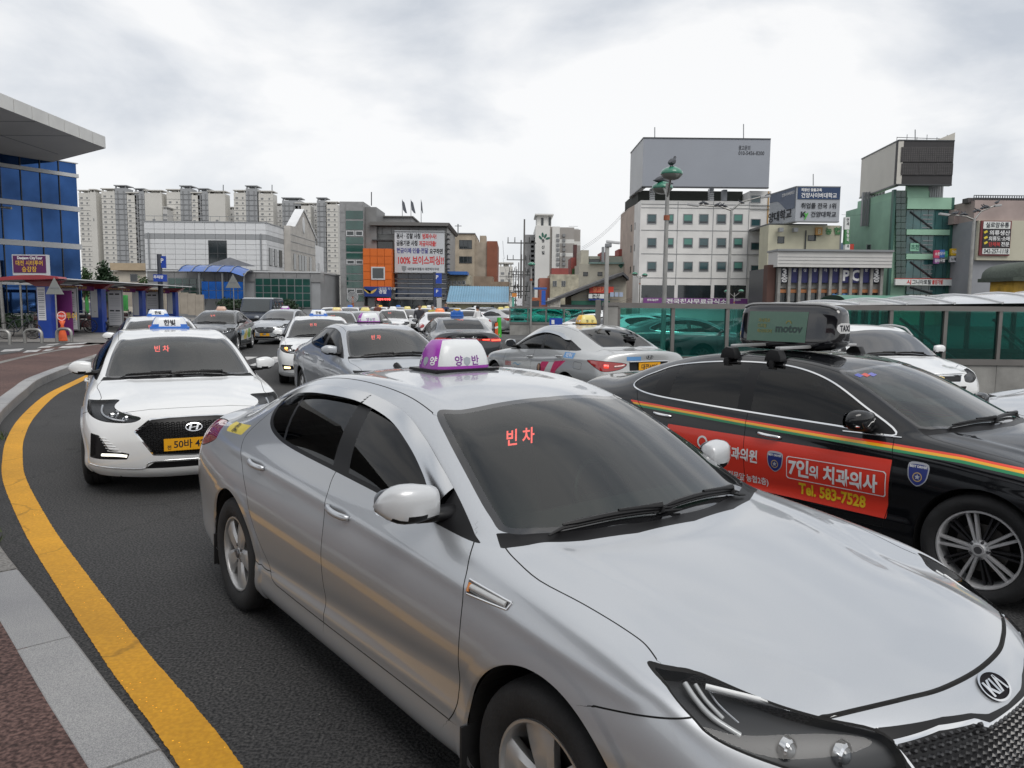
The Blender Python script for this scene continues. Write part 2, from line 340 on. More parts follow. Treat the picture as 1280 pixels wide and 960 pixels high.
# gutter dirt strip, second kerb row at far side of the island
def band(name, cen, w0, w1, z, m, kind='structure', ragged=0, parent=None):
 c = np.array(spl(cen, 10)); d = np.gradient(c, axis=0); d /= np.linalg.norm(d, axis=1, keepdims=True); nn = np.stack([-d[:, 1], d[:, 0]], 1)
 if ragged:
  k = 10; c = np.concatenate([np.linspace(c[i], c[i+1], k, endpoint=False) for i in range(len(c)-1)]); nn = np.concatenate([np.linspace(nn[i], nn[i+1], k, endpoint=False) for i in range(len(nn)-1)])
 V = [(*(c[i]+nn[i]*(w0+random.uniform(-ragged, ragged))), z) for i in range(len(c))]+[(*(c[i]+nn[i]*(w1+random.uniform(-ragged, ragged))), z) for i in range(len(c))]
 o = mesh_obj(name, V, [(i, i+1, len(c)+i+1, len(c)+i) for i in range(len(c)-1)], m, parent); 
 if not parent: tag(o, kind=kind)
 return o
YL = [(2.3,-2.2),(.9,-.2),(-.2,1.55),(-1.15,2.83),(-1.965,3.785),(-3.005,5.045),(-3.80,6.035),(-4.925,7.525),(-5.615,8.555),(-6.445,9.905),(-7.445,11.76),(-8.70,14.465),(-9.53,16.76),(-10.4,19.3),(-11.4,22.3)]
band('yellow_edge_line', YL, -.095, .10, .004, YEL, ragged=.0025)
fk = [(-10.6,13.4),(-11.4,15.6),(-12.3,17.6),(-13.1,19.6),(-14.0,22.4),(-14.7,25.2),(-15.3,28.5)]
fko = [(-16.9,13.2),(-17.0,14.2),(-16.0,17.2),(-15.3,20.6),(-15.0,23.2),(-15.1,25.6),(-15.4,28.5)]
band('kerb_line', fk, -.1, .1, KH+.001, GRANDARK)
sheet('lay_by_road', [(-30,6),(-12.6,12.8),(-13.4,16.5),(-14.2,19.6),(-15.0,22.9),(-15.6,25.6),(-16.2,29),(-60,29),(-60,6)], KH+.004, ASPHFAR)
sheet('plaza_pavement', [(-70,29.3),(-15.4,29.3),(-16.4,36),(-18,50),(-20,75),(-90,75)], KH+.002, groundmat('plaza_paving', (.19,.185,.175), (.27,.26,.245), 12, .3))
for (u0, u1, v0, v1) in ((0,24,437,440),(28,46,438.2,441.2),(52,63,437,439.6),(46,62,433.5,435.6),(72,100,433,435.6),(80,104,429.5,431.4),(56,70,430.5,432.2)):
 a, b, c, d = (gp(u0, v1, KH), gp(u1, v1-1.2, KH), gp(u1+6, v0-1.2, KH), gp(u0+6, v0, KH)); sheet('zebra_stripe', [a, b, c, d], KH+.008, WHL)
for i in range(7):
 x0 = -12.6+i*1.05; sheet('zebra_stripe', [(x0, 20.5+i*.1), (x0+.55, 20.5+i*.1), (x0+.15, 24.6+i*.1), (x0-.4, 24.6+i*.1)], .005, WHL)
# lane arrows / worn seams
band('white_lane_line', [(-1.2,18),(-2.6,26),(-3.4,36)], -.06, .06, .005, WHL, ragged=.003)
# ================================================================= buildings
WALLW = mat('white_cladding', (.66,.67,.68), .5, noise=(.6,.10,6)); WALLG = mat('grey_cladding', (.30,.31,.32), .5, noise=(.8,.10,6)); WALLB = mat('beige_stone', (.46,.44,.41), .7, noise=(1,.12,6))
GLBLUE = mat('blue_curtain_glass', (.03,.078,.21), .03, .9, noise=(.35,.5)); GLGREEN = mat('green_glass', (.02,.075,.062), .06, coat=.3, spec=.9, noise=(.4,.3)); GLDARK = mat('dark_window_glass', (.022,.030,.034), .06, spec=.9, noise=(.5,.4))
GLTEAL = glassm('teal_barrier_glass', (.01,.22,.19), (.36,.76,.71), .02, 1.4, .06); FRAMEW = mat('white_frame', (.55,.56,.57), .4); FRAMEG = mat('grey_frame', (.25,.26,.27), .4, .3); FRAMED = mat('dark_frame', (.05,.055,.06), .4)
def q(u, v, Y): return at(u, v, Y)
def windowp(parent, x0, x1, z0, z1, Y, fm=FRAMEG, gm=GLDARK, div=(1, 1), fr=.06, proud=.06, share={}):
 """framed window on a wall at depth Y facing -Y; frame is a part, pane a sub-part"""
 w_, h_ = x1-x0, z1-z0; key = (round(w_, 2), round(h_, 2), fm.name, gm.name, div, round(fr, 3))
 if key not in share:
  mb = MB(); mb.box(0, w_, -proud, .02, 0, fr).box(0, w_, -proud, .02, h_-fr, h_).box(0, fr, -proud+.002, .02, fr, h_-fr).box(w_-fr, w_, -proud+.002, .02, fr, h_-fr)
  for i in range(1, div[0]): mb.box(w_*i/div[0]-fr/2, w_*i/div[0]+fr/2, -proud+.004, .02, fr, h_-fr)
  for i in range(1, div[1]): mb.box(fr, w_-fr, -proud+.006, .02, h_*i/div[1]-fr/2, h_*i/div[1]+fr/2)
  a = mb.build('window', fm); b = MB().box(fr*.5, w_-fr*.5, -.015, .01, fr*.5, h_-fr*.5).build('pane', gm); share[key] = (a.data, b.data); bpy.data.objects.remove(a); bpy.data.objects.remove(b)
 a = bpy.data.objects.new('window', share[key][0]); COL.objects.link(a); a.parent = parent; a.location = (x0, Y, z0)
 b = bpy.data.objects.new('pane', share[key][1]); COL.objects.link(b); b.parent = a
 return a
def blockb(parent, name, u0, u1, vt, vb, Y, depth, m, Yb=None):
 a = at((u0+u1)/2, vt, Y); x0, x1 = at(u0, vt, Y).x, at(u1, vt, Y).x; z1 = a.z; z0 = 0 if vb is None else at((u0+u1)/2, vb, Y).z
 o = MB().box(x0, x1, Y, Y+depth, z0, z1).build(name, m, parent); return o, x0, x1, z0, z1
# --- apartment towers
APB = mat('apartment_cream', (.60,.585,.545), .8, noise=(.06,.06)); APG = mat('apartment_grey', (.33,.34,.35), .8, noise=(.06,.06)); APL = mat('apartment_light', (.52,.515,.50), .8, noise=(.06,.06)); APW = mat('apartment_window_dark', (.22,.225,.23), .3)  # distance haze is put into these colours: walls and windows kept pale
def tower(name, u0, u1, vt, style, Y=450, label='', group='apartment towers on the skyline'):
 a = at(u0, vt, Y); b = at(u1, vt, Y); x0, x1, H = a.x, b.x, a.z; t = thing(name, label, 'apartment building', ((x0+x1)/2, Y, 0), 0, group)
 def mk(mb, nm, m): mb.V = [(v[0]-(x0+x1)/2, v[1]-Y, v[2]) for v in mb.V]; return mb.build(nm, m, t)
 W = x1-x0; m = {'c': APB, 'g': APG, 'b': APB, 'l': APL}[style[0]]
 mk(MB().box(x0, x1, Y, Y+8, 0, H), 'wall', m)
 cap = MB(); cap.box(x0-.3, x1+.3, Y-.4, Y+8.3, H+1.2, H+1.7); 
 for xx in (x0+.3, x1-1.1): cap.box(xx, xx+.6, Y+.2, Y+1, H, H+1.2)
 cap.box(x0+W*.3, x0+W*.7, Y+2, Y+6, H, H+1.2); mk(cap, 'roof_frame', m)
 wb = MB(); fl = 2.9; nz_ = int(H/fl)
 if style[0] == 'g':
  k = max(2, int(W/2.6))
  for i in range(k):
   xx = x0+W*(i+.5)/k; wb.box(xx-.42, xx+.42, Y-.12, Y+.05, 3, H-1.5)
  for j in range(nz_): wb.box(x0+.2, x1-.2, Y-.25, Y-.13, j*fl+1, j*fl+1.25)
 elif len(style) > 1 and style[1] == 'x':
  wb.box(x0+W*.42, x0+W*.58, Y-.1, Y+.05, H*.74, H*.74+1.6)
 else:
  k = max(2, int(W/3.1))
  for j in range(1, nz_):
   z = H-j*fl-.4
   for i in range(k):
    xx = x0+W*(i+.5)/k; s_ = .42 if (i % 2) else .7
    if random.random() < .94: wb.box(xx-s_, xx+s_, Y-.12, Y+.05, z, z+.95)
  sl = MB()
  for j in range(1, nz_, 1): sl.box(x0, x1, Y-.2, Y+.02, H-j*fl-1.0, H-j*fl-.82)
  tag(mk(sl, 'floor_line', APL), kind='stuff')
 tag(mk(wb, 'small_windows', APW), kind='stuff'); return t
AL = 'cream high-rise apartment tower with rows of small windows, {}'
for (u0, u1, vt, stl, lb) in [(98,112,241,'c','leftmost on the skyline beside the blue glass building'),(112,119.5,240,'bx','blank end wall just right of the blue glass building'),
 (120,129,256,'l','low grey one between the first two clusters'),(126.5,143,239,'c','tall one left of the first dark stair tower'),(143,158,235,'g','dark grey stair tower, first from the left'),(158,173,244,'c','between two dark stair towers behind the white panelled hall'),(168,180,239,'g','narrow dark grey stair tower of the second pair'),(180.5,202,241,'bx','blank cream end wall above the left end of the panelled hall'),(203.5,209,262,'l','low far tower in the gap of the skyline'),
 (208,225,240,'c','above the left part of the panelled hall roof'),(225,239,235.5,'g','dark grey stair tower above the hall roof, near its middle'),(239,252,244,'c','narrow one right of the middle stair tower'),(247,260,239,'g','dark tower beside the blank cream wall with antenna'),(260,281,242,'bx','blank cream end wall with a roof antenna'),(281,292,262,'l','low far tower right of the antenna block'),
 (292,307,241,'c','left of the tallest dark stair tower'),(307,321,235.5,'g','dark grey stair tower, tallest above the hall'),(323,341,242,'c','right of the tallest stair tower, with roof frame'),(341,353,257.5,'l','lower one left of the striped dark tower'),(352.5,376,250.5,'g','wide dark striped tower over the gabled end'),(369,388,257,'c','behind the gable peak'),(386,397,257,'l','narrow one right of the gable'),(396,408,250.5,'g','dark one left of the police building'),(407,422,255.5,'c','rightmost one, left of the police building')]:
 lab = {'g': 'dark grey striped high-rise, ', 'b': 'cream windowless high-rise end, ', 'c': 'cream high-rise with small windows, ', 'l': 'pale grey high-rise, '}[stl[0]]+lb
 tower('apartment_tower', u0, u1, vt, stl, 450+random.uniform(-14, 30)*(stl[0] == 'l'), lab[:110])
t_ = MB(); 
for (u, v0, v1) in ((279,231,243),(340,231,243)):
 a, b = at(u, v0, 452), at(u, v1, 452); 
 tag(MB().tube([b, a], .25, 5).build('roof_antenna', FRAMED), 'thin mast antenna on the cream tower roof at '+('the left' if u < 300 else 'the right'), 'antenna')
tower('apartment_tower', 624, 641, 333, 'c', 320, 'small white apartment block far away beside the power poles')
# --- blue glass station building
def quad3(mb, P): return mb.add(P, [tuple(range(len(P)))])
st_ = thing('station_building', 'station hall with blue curtain glass and white floor bands under the big roof', 'building', (-28.7, 51, 0))
B_ = Vector((at(100, 300, 51).x, 51.0, 0)); A_ = B_+Vector((-2.6, -4.4, 0)); dr = (B_-A_).normalized(); nr = Vector((dr.y, -dr.x, 0))
def stp(s, n, z): p = B_-dr*s+nr*n-Vector((-28.7, 51, 0)); return (p.x, p.y, z)
def stbox(mb, s0, s1, n0, n1, z0, z1):
 mb.add([stp(s0, n0, z0), stp(s1, n0, z0), stp(s1, n1, z0), stp(s0, n1, z0), stp(s0, n0, z1), stp(s1, n0, z1), stp(s1, n1, z1), stp(s0, n1, z1)], [(0,3,2,1),(4,5,6,7),(0,1,5,4),(1,2,6,5),(2,3,7,6),(3,0,4,7)])
bd = MB(); stbox(bd, 0, 26, -10, -.25, 0, at(98, 204.5, 51).z); bd.build('wall', FRAMED, st_)
_z = lambda v: at(98, v, 51).z
zs_ = [(.9, _z(358)), (_z(352), _z(312)), (_z(305.5), _z(265)), (_z(259), _z(222.5)), (_z(218), _z(205))]; zb_ = [(.17, .9), (_z(358), _z(352)), (_z(312), _z(305.5)), (_z(265), _z(259)), (_z(222.5), _z(218)), (_z(205), _z(204))]
for z0, z1 in zb_:
 b = MB(); stbox(b, -.05, 26, -.2, .12, z0, z1); b.build('floor_band', FRAMEW if z0 > .5 else CONCL, st_)
for z0, z1 in zs_:
 for k in range(22):
  b = MB(); s = k*1.16+.04; stbox(b, s, s+1.12, -.2, random.uniform(-.004, .004), z0, z1); b.build('glass_pane', GLBLUE, st_)
  if k < 12:
   b = MB(); stbox(b, s+1.115, s+1.165, -.2, .06, z0, z1); b.build('mullion', FRAMED, st_)
# big white canopy roof
rf = thing('canopy_roof', 'huge white wedge shaped station canopy jutting in at the upper left', 'canopy', (-23.7, 45, 0))
_t = at(131, 185, 45); zt = _t.z; _e = gp(0, 134, zt); _g = gp(0, 219, zt); _d = _e-_t; _f = _g-_t
PL = [(_t.x, 45.0), (_t.x+_d.x*3, 45+_d.y*3), (-62, 45+_d.y*3), (-62, _g.y+_f.y/_f.x*(-62-_g.x)), (_g.x, _g.y)]
def rp(p, z): return (p[0]+23.7, p[1]-45, z)
n_ = len(PL)
so = mesh_obj('soffit', [rp(p, zt) for p in PL], [tuple(range(n_))], mat('soffit_panels', (.66,.65,.63), .6, noise=(.35,.06)), rf)
mesh_obj('roof_top', [rp(p, zt+.60) for p in PL], [tuple(range(n_))], CONCL, rf)
m_ = MB()
def seg(p, q_, n): return [(p[0]+(q_[0]-p[0])*k/n, p[1]+(q_[1]-p[1])*k/n) for k in range(n+1)]
for p, q_, n in ((PL[1], PL[0], 20), (PL[0], PL[4], 14), (PL[4], PL[3], 16)):
 S_ = seg(p, q_, n); d = Vector((q_[0]-p[0], q_[1]-p[1], 0)).normalized(); nn = Vector((d.y, -d.x, 0))
 for a, b in zip(S_[:-1], S_[1:]):
  g = .02; a2 = Vector((a[0], a[1], 0))+d*g; b2 = Vector((b[0], b[1], 0))-d*g
  P = [(a2.x, a2.y, zt-.01), (b2.x, b2.y, zt-.01), (b2.x+nn.x*.06, b2.y+nn.y*.06, zt-.01), (a2.x+nn.x*.06, a2.y+nn.y*.06, zt-.01)]
  V = [rp(v, zt-.01) for v in P]+[rp(v, zt+.62) for v in P]
  mesh_obj('fascia_panel', V, [(0,3,2,1),(4,5,6,7),(0,1,5,4),(1,2,6,5),(2,3,7,6),(3,0,4,7)], mat('white_fascia', (.62,.62,.60), .45, noise=(1.2,.07)), rf)
for k in range(1, 9):
 y = 45-k*3.2; b = MB().box(-60, _t.x+_d.x*k*3.2/abs(_d.y)-.1, y-.025, y+.025, zt-.012, zt+.01); b.V = [rp(v, v[2]) for v in b.V]; b.build('soffit_joint', FRAMEG, rf)
for k in range(1, 8):
 x = -23.7-k*3.4; b = MB().box(x-.025, x+.025, 14, 44+max(0, _t.x-x)*abs(_f.y/_f.x)*.97, zt-.014, zt+.01); b.V = [rp(v, v[2]) for v in b.V]; b.build('soffit_joint', FRAMEG, rf)
# --- white panelled hall
X0, X1 = at(180, 278, 95).x, at(332, 278, 95).x; HT = at(256, 278, 95).z; hall = thing('panelled_hall', 'long white panelled hall with one dark window and a gabled side wing', 'building', (X0, 95, 0))
lx = X1-X0
MB().box(0, lx-.02, .1, 24, 0, HT-.2).build('wall', WALLG, hall)
rows_ = [(0, .60, 'w'), (.60, .62, 'w'), (1.22, .30, 'g'), (1.52, .30, 'g')]
zt_ = HT; rr_ = []; k = 0
hts = [.85, .55, .6, .6, .62, .62, .62, .62, .6, .5, .5, .65, .65, .65, .65, .65]
zc = HT
for k, h in enumerate(hts):
 rr_.append((zc-h, zc, WALLG if k in (2, 9) else WALLW)); zc -= h
sh_ = {}
def panel(parent, w, h, m, loc, rz=0):
 key = (round(w, 2), round(h, 2), m.name)
 if key not in sh_:
  o = MB().box(.018, w-.018, -.05, .09, .018, h-.018).build('cladding_panel', m); sh_[key] = o.data; bpy.data.objects.remove(o)
 o = bpy.data.objects.new('cladding_panel', sh_[key]); COL.objects.link(o); o.parent = parent; o.location = loc; o.rotation_euler = (0, 0, rz); return o
nc = 12
for z0, z1, m in rr_:
 for c in range(nc): panel(hall, lx/nc, z1-z0, m, (lx*c/nc, 0, z0))
for z0, z1, m in rr_:
 for c in range(3): panel(hall, 2.4, z1-z0, m, (lx, .05+2.4*c, z0), math.pi/2)
wx0, wx1 = at(260.5, 300, 95).x-X0, at(283.5, 300, 95).x-X0; windowp(hall, wx0, wx1, at(270, 333, 95).z, at(270, 300.5, 95).z, -.04, FRAMED, GLDARK, (2, 2), .08)
MB().box(-.1, lx+.1, -.12, 24, HT, HT+.12).build('parapet_cap', WALLG, hall)
rl = MB(); 
for k in range(14): rl.tube([(lx*k/13, .3, HT+.1), (lx*k/13, .3, HT+.75)], .025, 5)
rl.tube([(0, .3, HT+.75), (lx, .3, HT+.75)], .03, 5); rl.build('roof_railing', FRAMEG, hall)
for u in (186.5, 326.5):
 x = at(u, 300, 95).x-X0; MB().tube([(x, -.15, 2), (x, -.15, HT-1.3)], .09, 6).build('drain_pipe', FRAMEG, hall)
# gabled wing on the right side (faces +X)
wy0, wy1 = 7.3, 20.0; gz = at(354, 284, 102).z
gab = MB(); P = [(wy0, 0), (wy1, 0), (wy1, gz-.1), ((wy0+wy1)/2, gz+3.0), (wy0+1.8, gz+.25), (wy0, gz+.25)]
gab.prism(P, lx+.05, lx+.9, lambda p, t: (t, p[0], p[1])); gab.build('gable_wall', WALLB, hall)
MB().prism([(wy0+1.8, gz+.26), ((wy0+wy1)/2, gz+3.0), (wy1+.4, gz-.4), (wy1+.4, gz-.15), ((wy0+wy1)/2, gz+3.12), (wy0+1.8, gz+.38)], lx-.2, lx+1.05, lambda p, t: (t, p[0], p[1])).build('gable_trim', WALLW, hall)
MB().lathe([(0, 0), (.85, 0), (.85, .08), (.7, .1), (0, .1)], 20, lambda r, z, t: (lx+.9+z, (wy0+wy1)/2+r*math.cos(t)*.62, gz+.9+r*math.sin(t)*1.3)).build('oval_window', FRAMEW, hall)
MB().box(lx+.02, lx+.4, wy1, 27, 0, gz-1.2).build('wall', WALLW, hall)
for yy in (.9, 2.9, 4.9): MB().box(lx+.06, lx+.13, yy, yy+1.2, 6.2, 8.3).build('window', GLDARK, hall)
for yy in (8.5, 11, 12.4, 13.8, 16.5): MB().box(lx+.88, lx+.95, yy, yy+1.1, 6.0, 8.1).build('window', GLDARK, hall)
for yy in (21, 23.4): MB().box(lx+.36, lx+.43, yy, yy+1.1, 5.6, 7.6).build('window', GLDARK, hall)
for z in (4.2, 5.5, 8.5, 9.6, 10.5): MB().box(lx+.89, lx+.94, wy0+.05, wy1-.05, z, z+.05).build('stone_joint', WALLG, hall)
# --- annex with green glass and blue porch
an = thing('subway_annex', 'low grey annex with green glass grid and a blue curved porch', 'building', (at(184, 340, 80).x, 80, 0)); ax0 = at(184, 340, 80).x
def ax(u): return at(u, 350, 80).x-ax0
az = at(280, 340, 80).z
MB().box(0, ax(400), .1, 9, 0, az).build('wall', WALLG, an); MB().box(-.1, ax(400)+.1, -.1, 9, az, az+.14).build('parapet_cap', FRAMEW, an)
for k in range(13): MB().box(ax(184+k*17)+.02, ax(184+(k+1)*17)-.02, 0, .12, az-.95, az-.02).build('cladding_panel', ALU, an)
def panes(u0, u1, v0, v1, nc_, nr_, Y, off, m=GLGREEN):
 x0, x1 = at(u0, v0, Y).x-off, at(u1, v0, Y).x-off; z1, z0 = at((u0+u1)/2, v0, Y).z, max(.3, at((u0+u1)/2, v1, Y).z)
 MB().box(x0-.06, x1+.06, -.02, .12, z0-.06, z1+.06).build('glazing_frame', FRAMEG, an)
 for i in range(nc_):
  for j in range(nr_):
   MB().box(x0+(x1-x0)*i/nc_+.05, x0+(x1-x0)*(i+1)/nc_-.05, -.06, 0, z0+(z1-z0)*j/nr_+.05, z0+(z1-z0)*(j+1)/nr_-.05).build('glass_pane', m, an)
panes(210, 255, 347.5, 380, 5, 4, 80, ax0); panes(319, 388, 348, 384, 7, 4, 80, ax0)
pb = mat('blue_porch_sheet', (.012,.09,.36), .25, coat=.4, noise=(1.2,.2))
pr = spl([(ax(238), az+.55), (ax(250), az+.45), (ax(258), az+.1), (ax(265), az-.8)], 5); pr2 = [(x, z) for x, z in pr]
rows = []
for t, (dz, yy) in enumerate(((0, 0), (-.05, -1.2), (-.25, -2.4), (-.55, -3.2))): rows.append((dz, yy))
V = []; F = []; m = 15
for k in range(m+1):
 u = 238+(317-238)*k/m; top = az+.6-(.0 if u < 300 else (u-300)/17*.45)
 for dz, yy in ((0, .0), (.02, -1.0), (-.22, -2.0), (-.68, -2.9)): V.append((ax(u), yy, top+dz))
for k in range(m):
 for j in range(3): F.append((k*4+j, k*4+j+1, (k+1)*4+j+1, (k+1)*4+j))
po = thing('subway_porch', 'blue curved translucent porch over the annex entrance', 'porch', (ax0, 80, 0)); mesh_obj('canopy', V, F, pb, po, True)
rb = MB()
for k in range(0, m+1, 3): rb.tube([Vector(V[k*4+j])+Vector((0, -.03, .03)) for j in range(4)], .05, 5)
rb.build('ribs', FRAMEG, po)
for k in range(6): 
 u0, u1 = 264+(317-264)*k/6, 264+(317-264)*(k+1)/6
 for z0, z1 in ((az-1.9, az-1.05), (az-2.75, az-1.95)): MB().box(ax(u0)+.04, ax(u1)-.04, -2.6, -2.55, z0, z1).build('blue_panel', pb, po)
for u in (262, 290, 316): MB().box(ax(u)-.07, ax(u)+.07, -2.7, -2.56, 0, az-.2).build('post', FRAMEG, po)
mesh_obj('rear_gable', [(ax(255), .05, az+.6), (ax(320), .05, az+.6), (ax(288), .05, az+1.5)], [(0, 1, 2)], ALU, po)
# --- small beige block behind, left of the hall, and its ramp wall
bb = thing('beige_block', 'flat roofed beige block behind the bushes left of the panelled hall', 'building', (at(160, 340, 110).x, 110, 0)); c0 = at(160, 340, 110).x
for (u0, u1, v0, mm, dd) in ((141,183,339,mat('pale_plaster',(.55,.50,.42),.8,noise=(1,.1)),0),(140,184,329,mat('tan_plaster',(.44,.35,.24),.8,noise=(1,.1)),.6)):
 x0, x1 = at(u0, v0, 110).x-c0, at(u1, v0, 110).x-c0; z1 = at(160, v0, 110).z; z0 = 0 if dd == 0 else at(160, 338, 110).z
 MB().box(x0, x1, -dd, 8, z0, z1-.01*dd).build('wall' if dd == 0 else 'roof_band', mm, bb)
windowp(bb, at(163, 345, 110).x-c0, at(172, 345, 110).x-c0, at(165, 352, 110).z, at(165, 342.5, 110).z, -.02, FRAMEG)
rw_ = thing('ramp_wall', 'beige tiled ramp wall sloping down beside the taxi shelter', 'wall', (0, 0, 0))
TILE = mat('beige_wall_tile', (.36,.32,.27), .7, noise=(1.5,.15))
for k in range(16):
 u0 = 100+k*9.6; u1 = u0+9.6; z = 1.8+(374+k*.3-(359+(k*9.6)*.16))/965*72+.8
 for j in range(2):
  zz_ = z-j*1.0
  MB().box(at(u0, 370, 72).x+.01, at(u1, 370, 72).x-.01, 72, 72.3, max(0, zz_-1), zz_).build('wall_tile', TILE, rw_)
GMESH = mat('green_net', (.05,.30,.07), .8, noise=(3,.25))
for (u0, u1, v0, v1) in ((107,111,370,397),(146,160,371,391)):
 a, b = at(u0, v0, 66), at(u1, v1, 66); tag(MB().cbox(((a.x+b.x)/2, 66, (a.z+b.z)/2+.15), (b.x-a.x, .25, a.z-b.z)).build('green_net_cover', GMESH, bevel=.06), 'bright green net over a fence bay seen '+('beside the glass building' if u0 < 120 else 'between the second and third pillar'), 'net')
# --- police building
Yp = 86; px0 = at(425, 300, Yp).x; pol = thing('police_station', 'grey panelled police box building with glass stair tower and orange cube', 'building', (px0, Yp, 0))
def P_(u): return at(u, 320, Yp).x-px0
def Z_(v, u=490): return at(u, v, Yp).z
MB().box(0, P_(455), 0, 7, 0, Z_(252, 440)).build('stair_tower', ALU, pol)
MB().box(P_(455)+.01, P_(468.5), 1.2, 7, 0, Z_(257, 460)).build('stair_tower', mat('grey_panel_dark', (.22,.22,.22), .5, noise=(1,.1)), pol)
for j in range(13):
 z1 = Z_(252, 440)-.25-j*1.0
 for (a, b) in ((425, 432), (454.3, 455)): 
  if z1-1 > 0: MB().box(P_(a)+.02, P_(b)-.0, -.06, .0, z1-.97, z1).build('cladding_panel', ALU, pol)
for (v0, v1, g) in ((263,274,0),(275.5,287.5,0),(288.5,295,1),(296,305.5,0),(306,315,0),(316,324,0),(325,330.5,1),(331.5,342,0),(342.5,351,0),(351.5,360,0),(361,367.5,1),(368.5,377,0)):
 z1, z0 = Z_(v0, 440), Z_(v1, 440)
 if g: 
  for a, b in ((433.3, 443.3), (444.8, 454)): windowp(pol, P_(a), P_(b), z0, z1, -.03, FRAMEW, GLDARK, (1, 1), .08)
 else: MB().box(P_(433), P_(454.2), -.05, .02, z0+.04, z1-.04).build('glass_pane', GLGREEN, pol)
MB().box(P_(462), P_(557), 2, 14, 0, Z_(281)).build('wall', mat('grey_panel', (.30,.30,.29), .5, noise=(1,.1)), pol)
for k in range(8): MB().box(P_(463+k*11.5)+.03, P_(463+(k+1)*11.5)-.03, 1.9, 2.05, Z_(291), Z_(281.5)).build('cladding_panel', ALU, pol)
MB().prism([(P_(461), Z_(281)), (P_(559), Z_(281)), (P_(561), Z_(278)), (P_(561), Z_(277)), (P_(461), Z_(276.5))], .6, 15, lambda p, t: (p[0], t, p[1])).build('roof_slab', mat('dark_roof_slab', (.14,.135,.13), .6), pol)
MB().box(P_(468), P_(506), 6, 12, Z_(277), Z_(264)).build('penthouse', mat('grey_panel_dark', (.22,.22,.22), .5), pol); MB().box(P_(467), P_(508), 5.8, 12.2, Z_(264), Z_(262.3)).build('roof_slab', MATS['dark_roof_slab'], pol)
MB().box(P_(464), P_(488), 1.6, 2.1, Z_(311), Z_(300)).build('glass_pane', GLDARK, pol); MB().box(P_(463), P_(488), .9, 2.1, Z_(300), Z_(298.6)).build('ledge', FRAMED, pol)
orn = mat('orange_panel', (.62,.13,.012), .4, noise=(.8,.07)); 
for i in range(4):
 for j in range(5):
  a, b = 454.6+(490.4-454.6)*i/4, 454.6+(490.4-454.6)*(i+1)/4; MB().box(P_(a)+.02, P_(b)-.02, -.5, -.3, Z_(311+j*9.7+9.7)+.02, Z_(311+j*9.7)-.02).build('orange_panel', orn, pol)
MB().box(P_(454.6), P_(490.4), -.36, 2.2, Z_(359), Z_(311)-.01).build('orange_cube', orn, pol)
windowp(pol, P_(465), P_(482), Z_(350), Z_(334), -.52, FRAMEW, GLDARK, (1, 1), .14)
bs = MB().box(P_(456.6), P_(490), -.75, -.5, Z_(371), Z_(358.6)).build('police_sign', mat('police_blue', (.015,.04,.20), .35), pol)
text_on('sign_lettering', '경찰', Z_(365)-Z_(370.5), WHITEP, bs, (P_(479.5), -.76, Z_(365)), (1, 0, 0), (0, 0, 1), .01)
GOLD = mat('sign_gold', (.6,.42,.10), .4)
eg = [(0,-.42),(.12,-.1),(.75,.25),(.62,-.02),(.35,-.3),(.2,-.38)]; eg = eg+[(-x, y) for x, y in reversed(eg)]
mesh_obj('eagle_emblem', [(P_(464)+x, -.77, Z_(364.5)+y*.9+.1) for x, y in eg], [tuple(range(len(eg)))], GOLD, bs)
text_on('sign_lettering', '대전역 지구대', .32, WHITEP, bs, (P_(485), -.76, Z_(361.2)), (1, 0, 0), (0, 0, 1))
for k, (v0, v1) in enumerate(((341,347.5),(349,352.5),(354,358.5),(360,366),(367,371))):
 for i in range(4):
  a, b = 491+(557-491)*i/4, 491+(557-491)*(i+1)/4; MB().box(P_(a)+.02, P_(b)-.02, 1.7, 1.99, Z_(v1)+.02, Z_(v0)-.02).build('glass_pane', mat('navy_glass', (.012,.03,.075), .06, spec=.9), pol)
for v in (347.9, 353, 359, 366.3, 371.3, 373): MB().box(P_(490.5), P_(558), 1.45, 1.7, Z_(v+.7), Z_(v)).build('steel_fin', FRAMEW, pol)
for k in range(14): MB().box(P_(557), P_(560.5), .8, 2.6, Z_(290+k*6.3+1), Z_(290+k*6.3)).build('louvre', FRAMED, pol)
for k in range(5):
 a, b = 466+k*15.8, 466+(k+1)*15.8; MB().box(P_(a)+.05, P_(b)-.05, 1.7, 1.98, .1, Z_(373.6)).build('glass_pane', GLDARK, pol)
MB().box(P_(545.5), P_(551.5), .3, .9, 0, Z_(372)).build('column', mat('pale_column', (.50,.50,.50), .5), pol); MB().box(P_(458), P_(467), .6, 2, 0, Z_(372.5)).build('door_frame', ALU, pol)
led = MB().box(P_(466), P_(488), 1.2, 1.4, Z_(376), Z_(372.8)).build('led_ticker', FRAMED, pol); text_on('ticker_lettering', '대전역 지구대', .26, REDLED, led, (P_(477), 1.19, Z_(374.4)), (1, 0, 0), (0, 0, 1), .01)
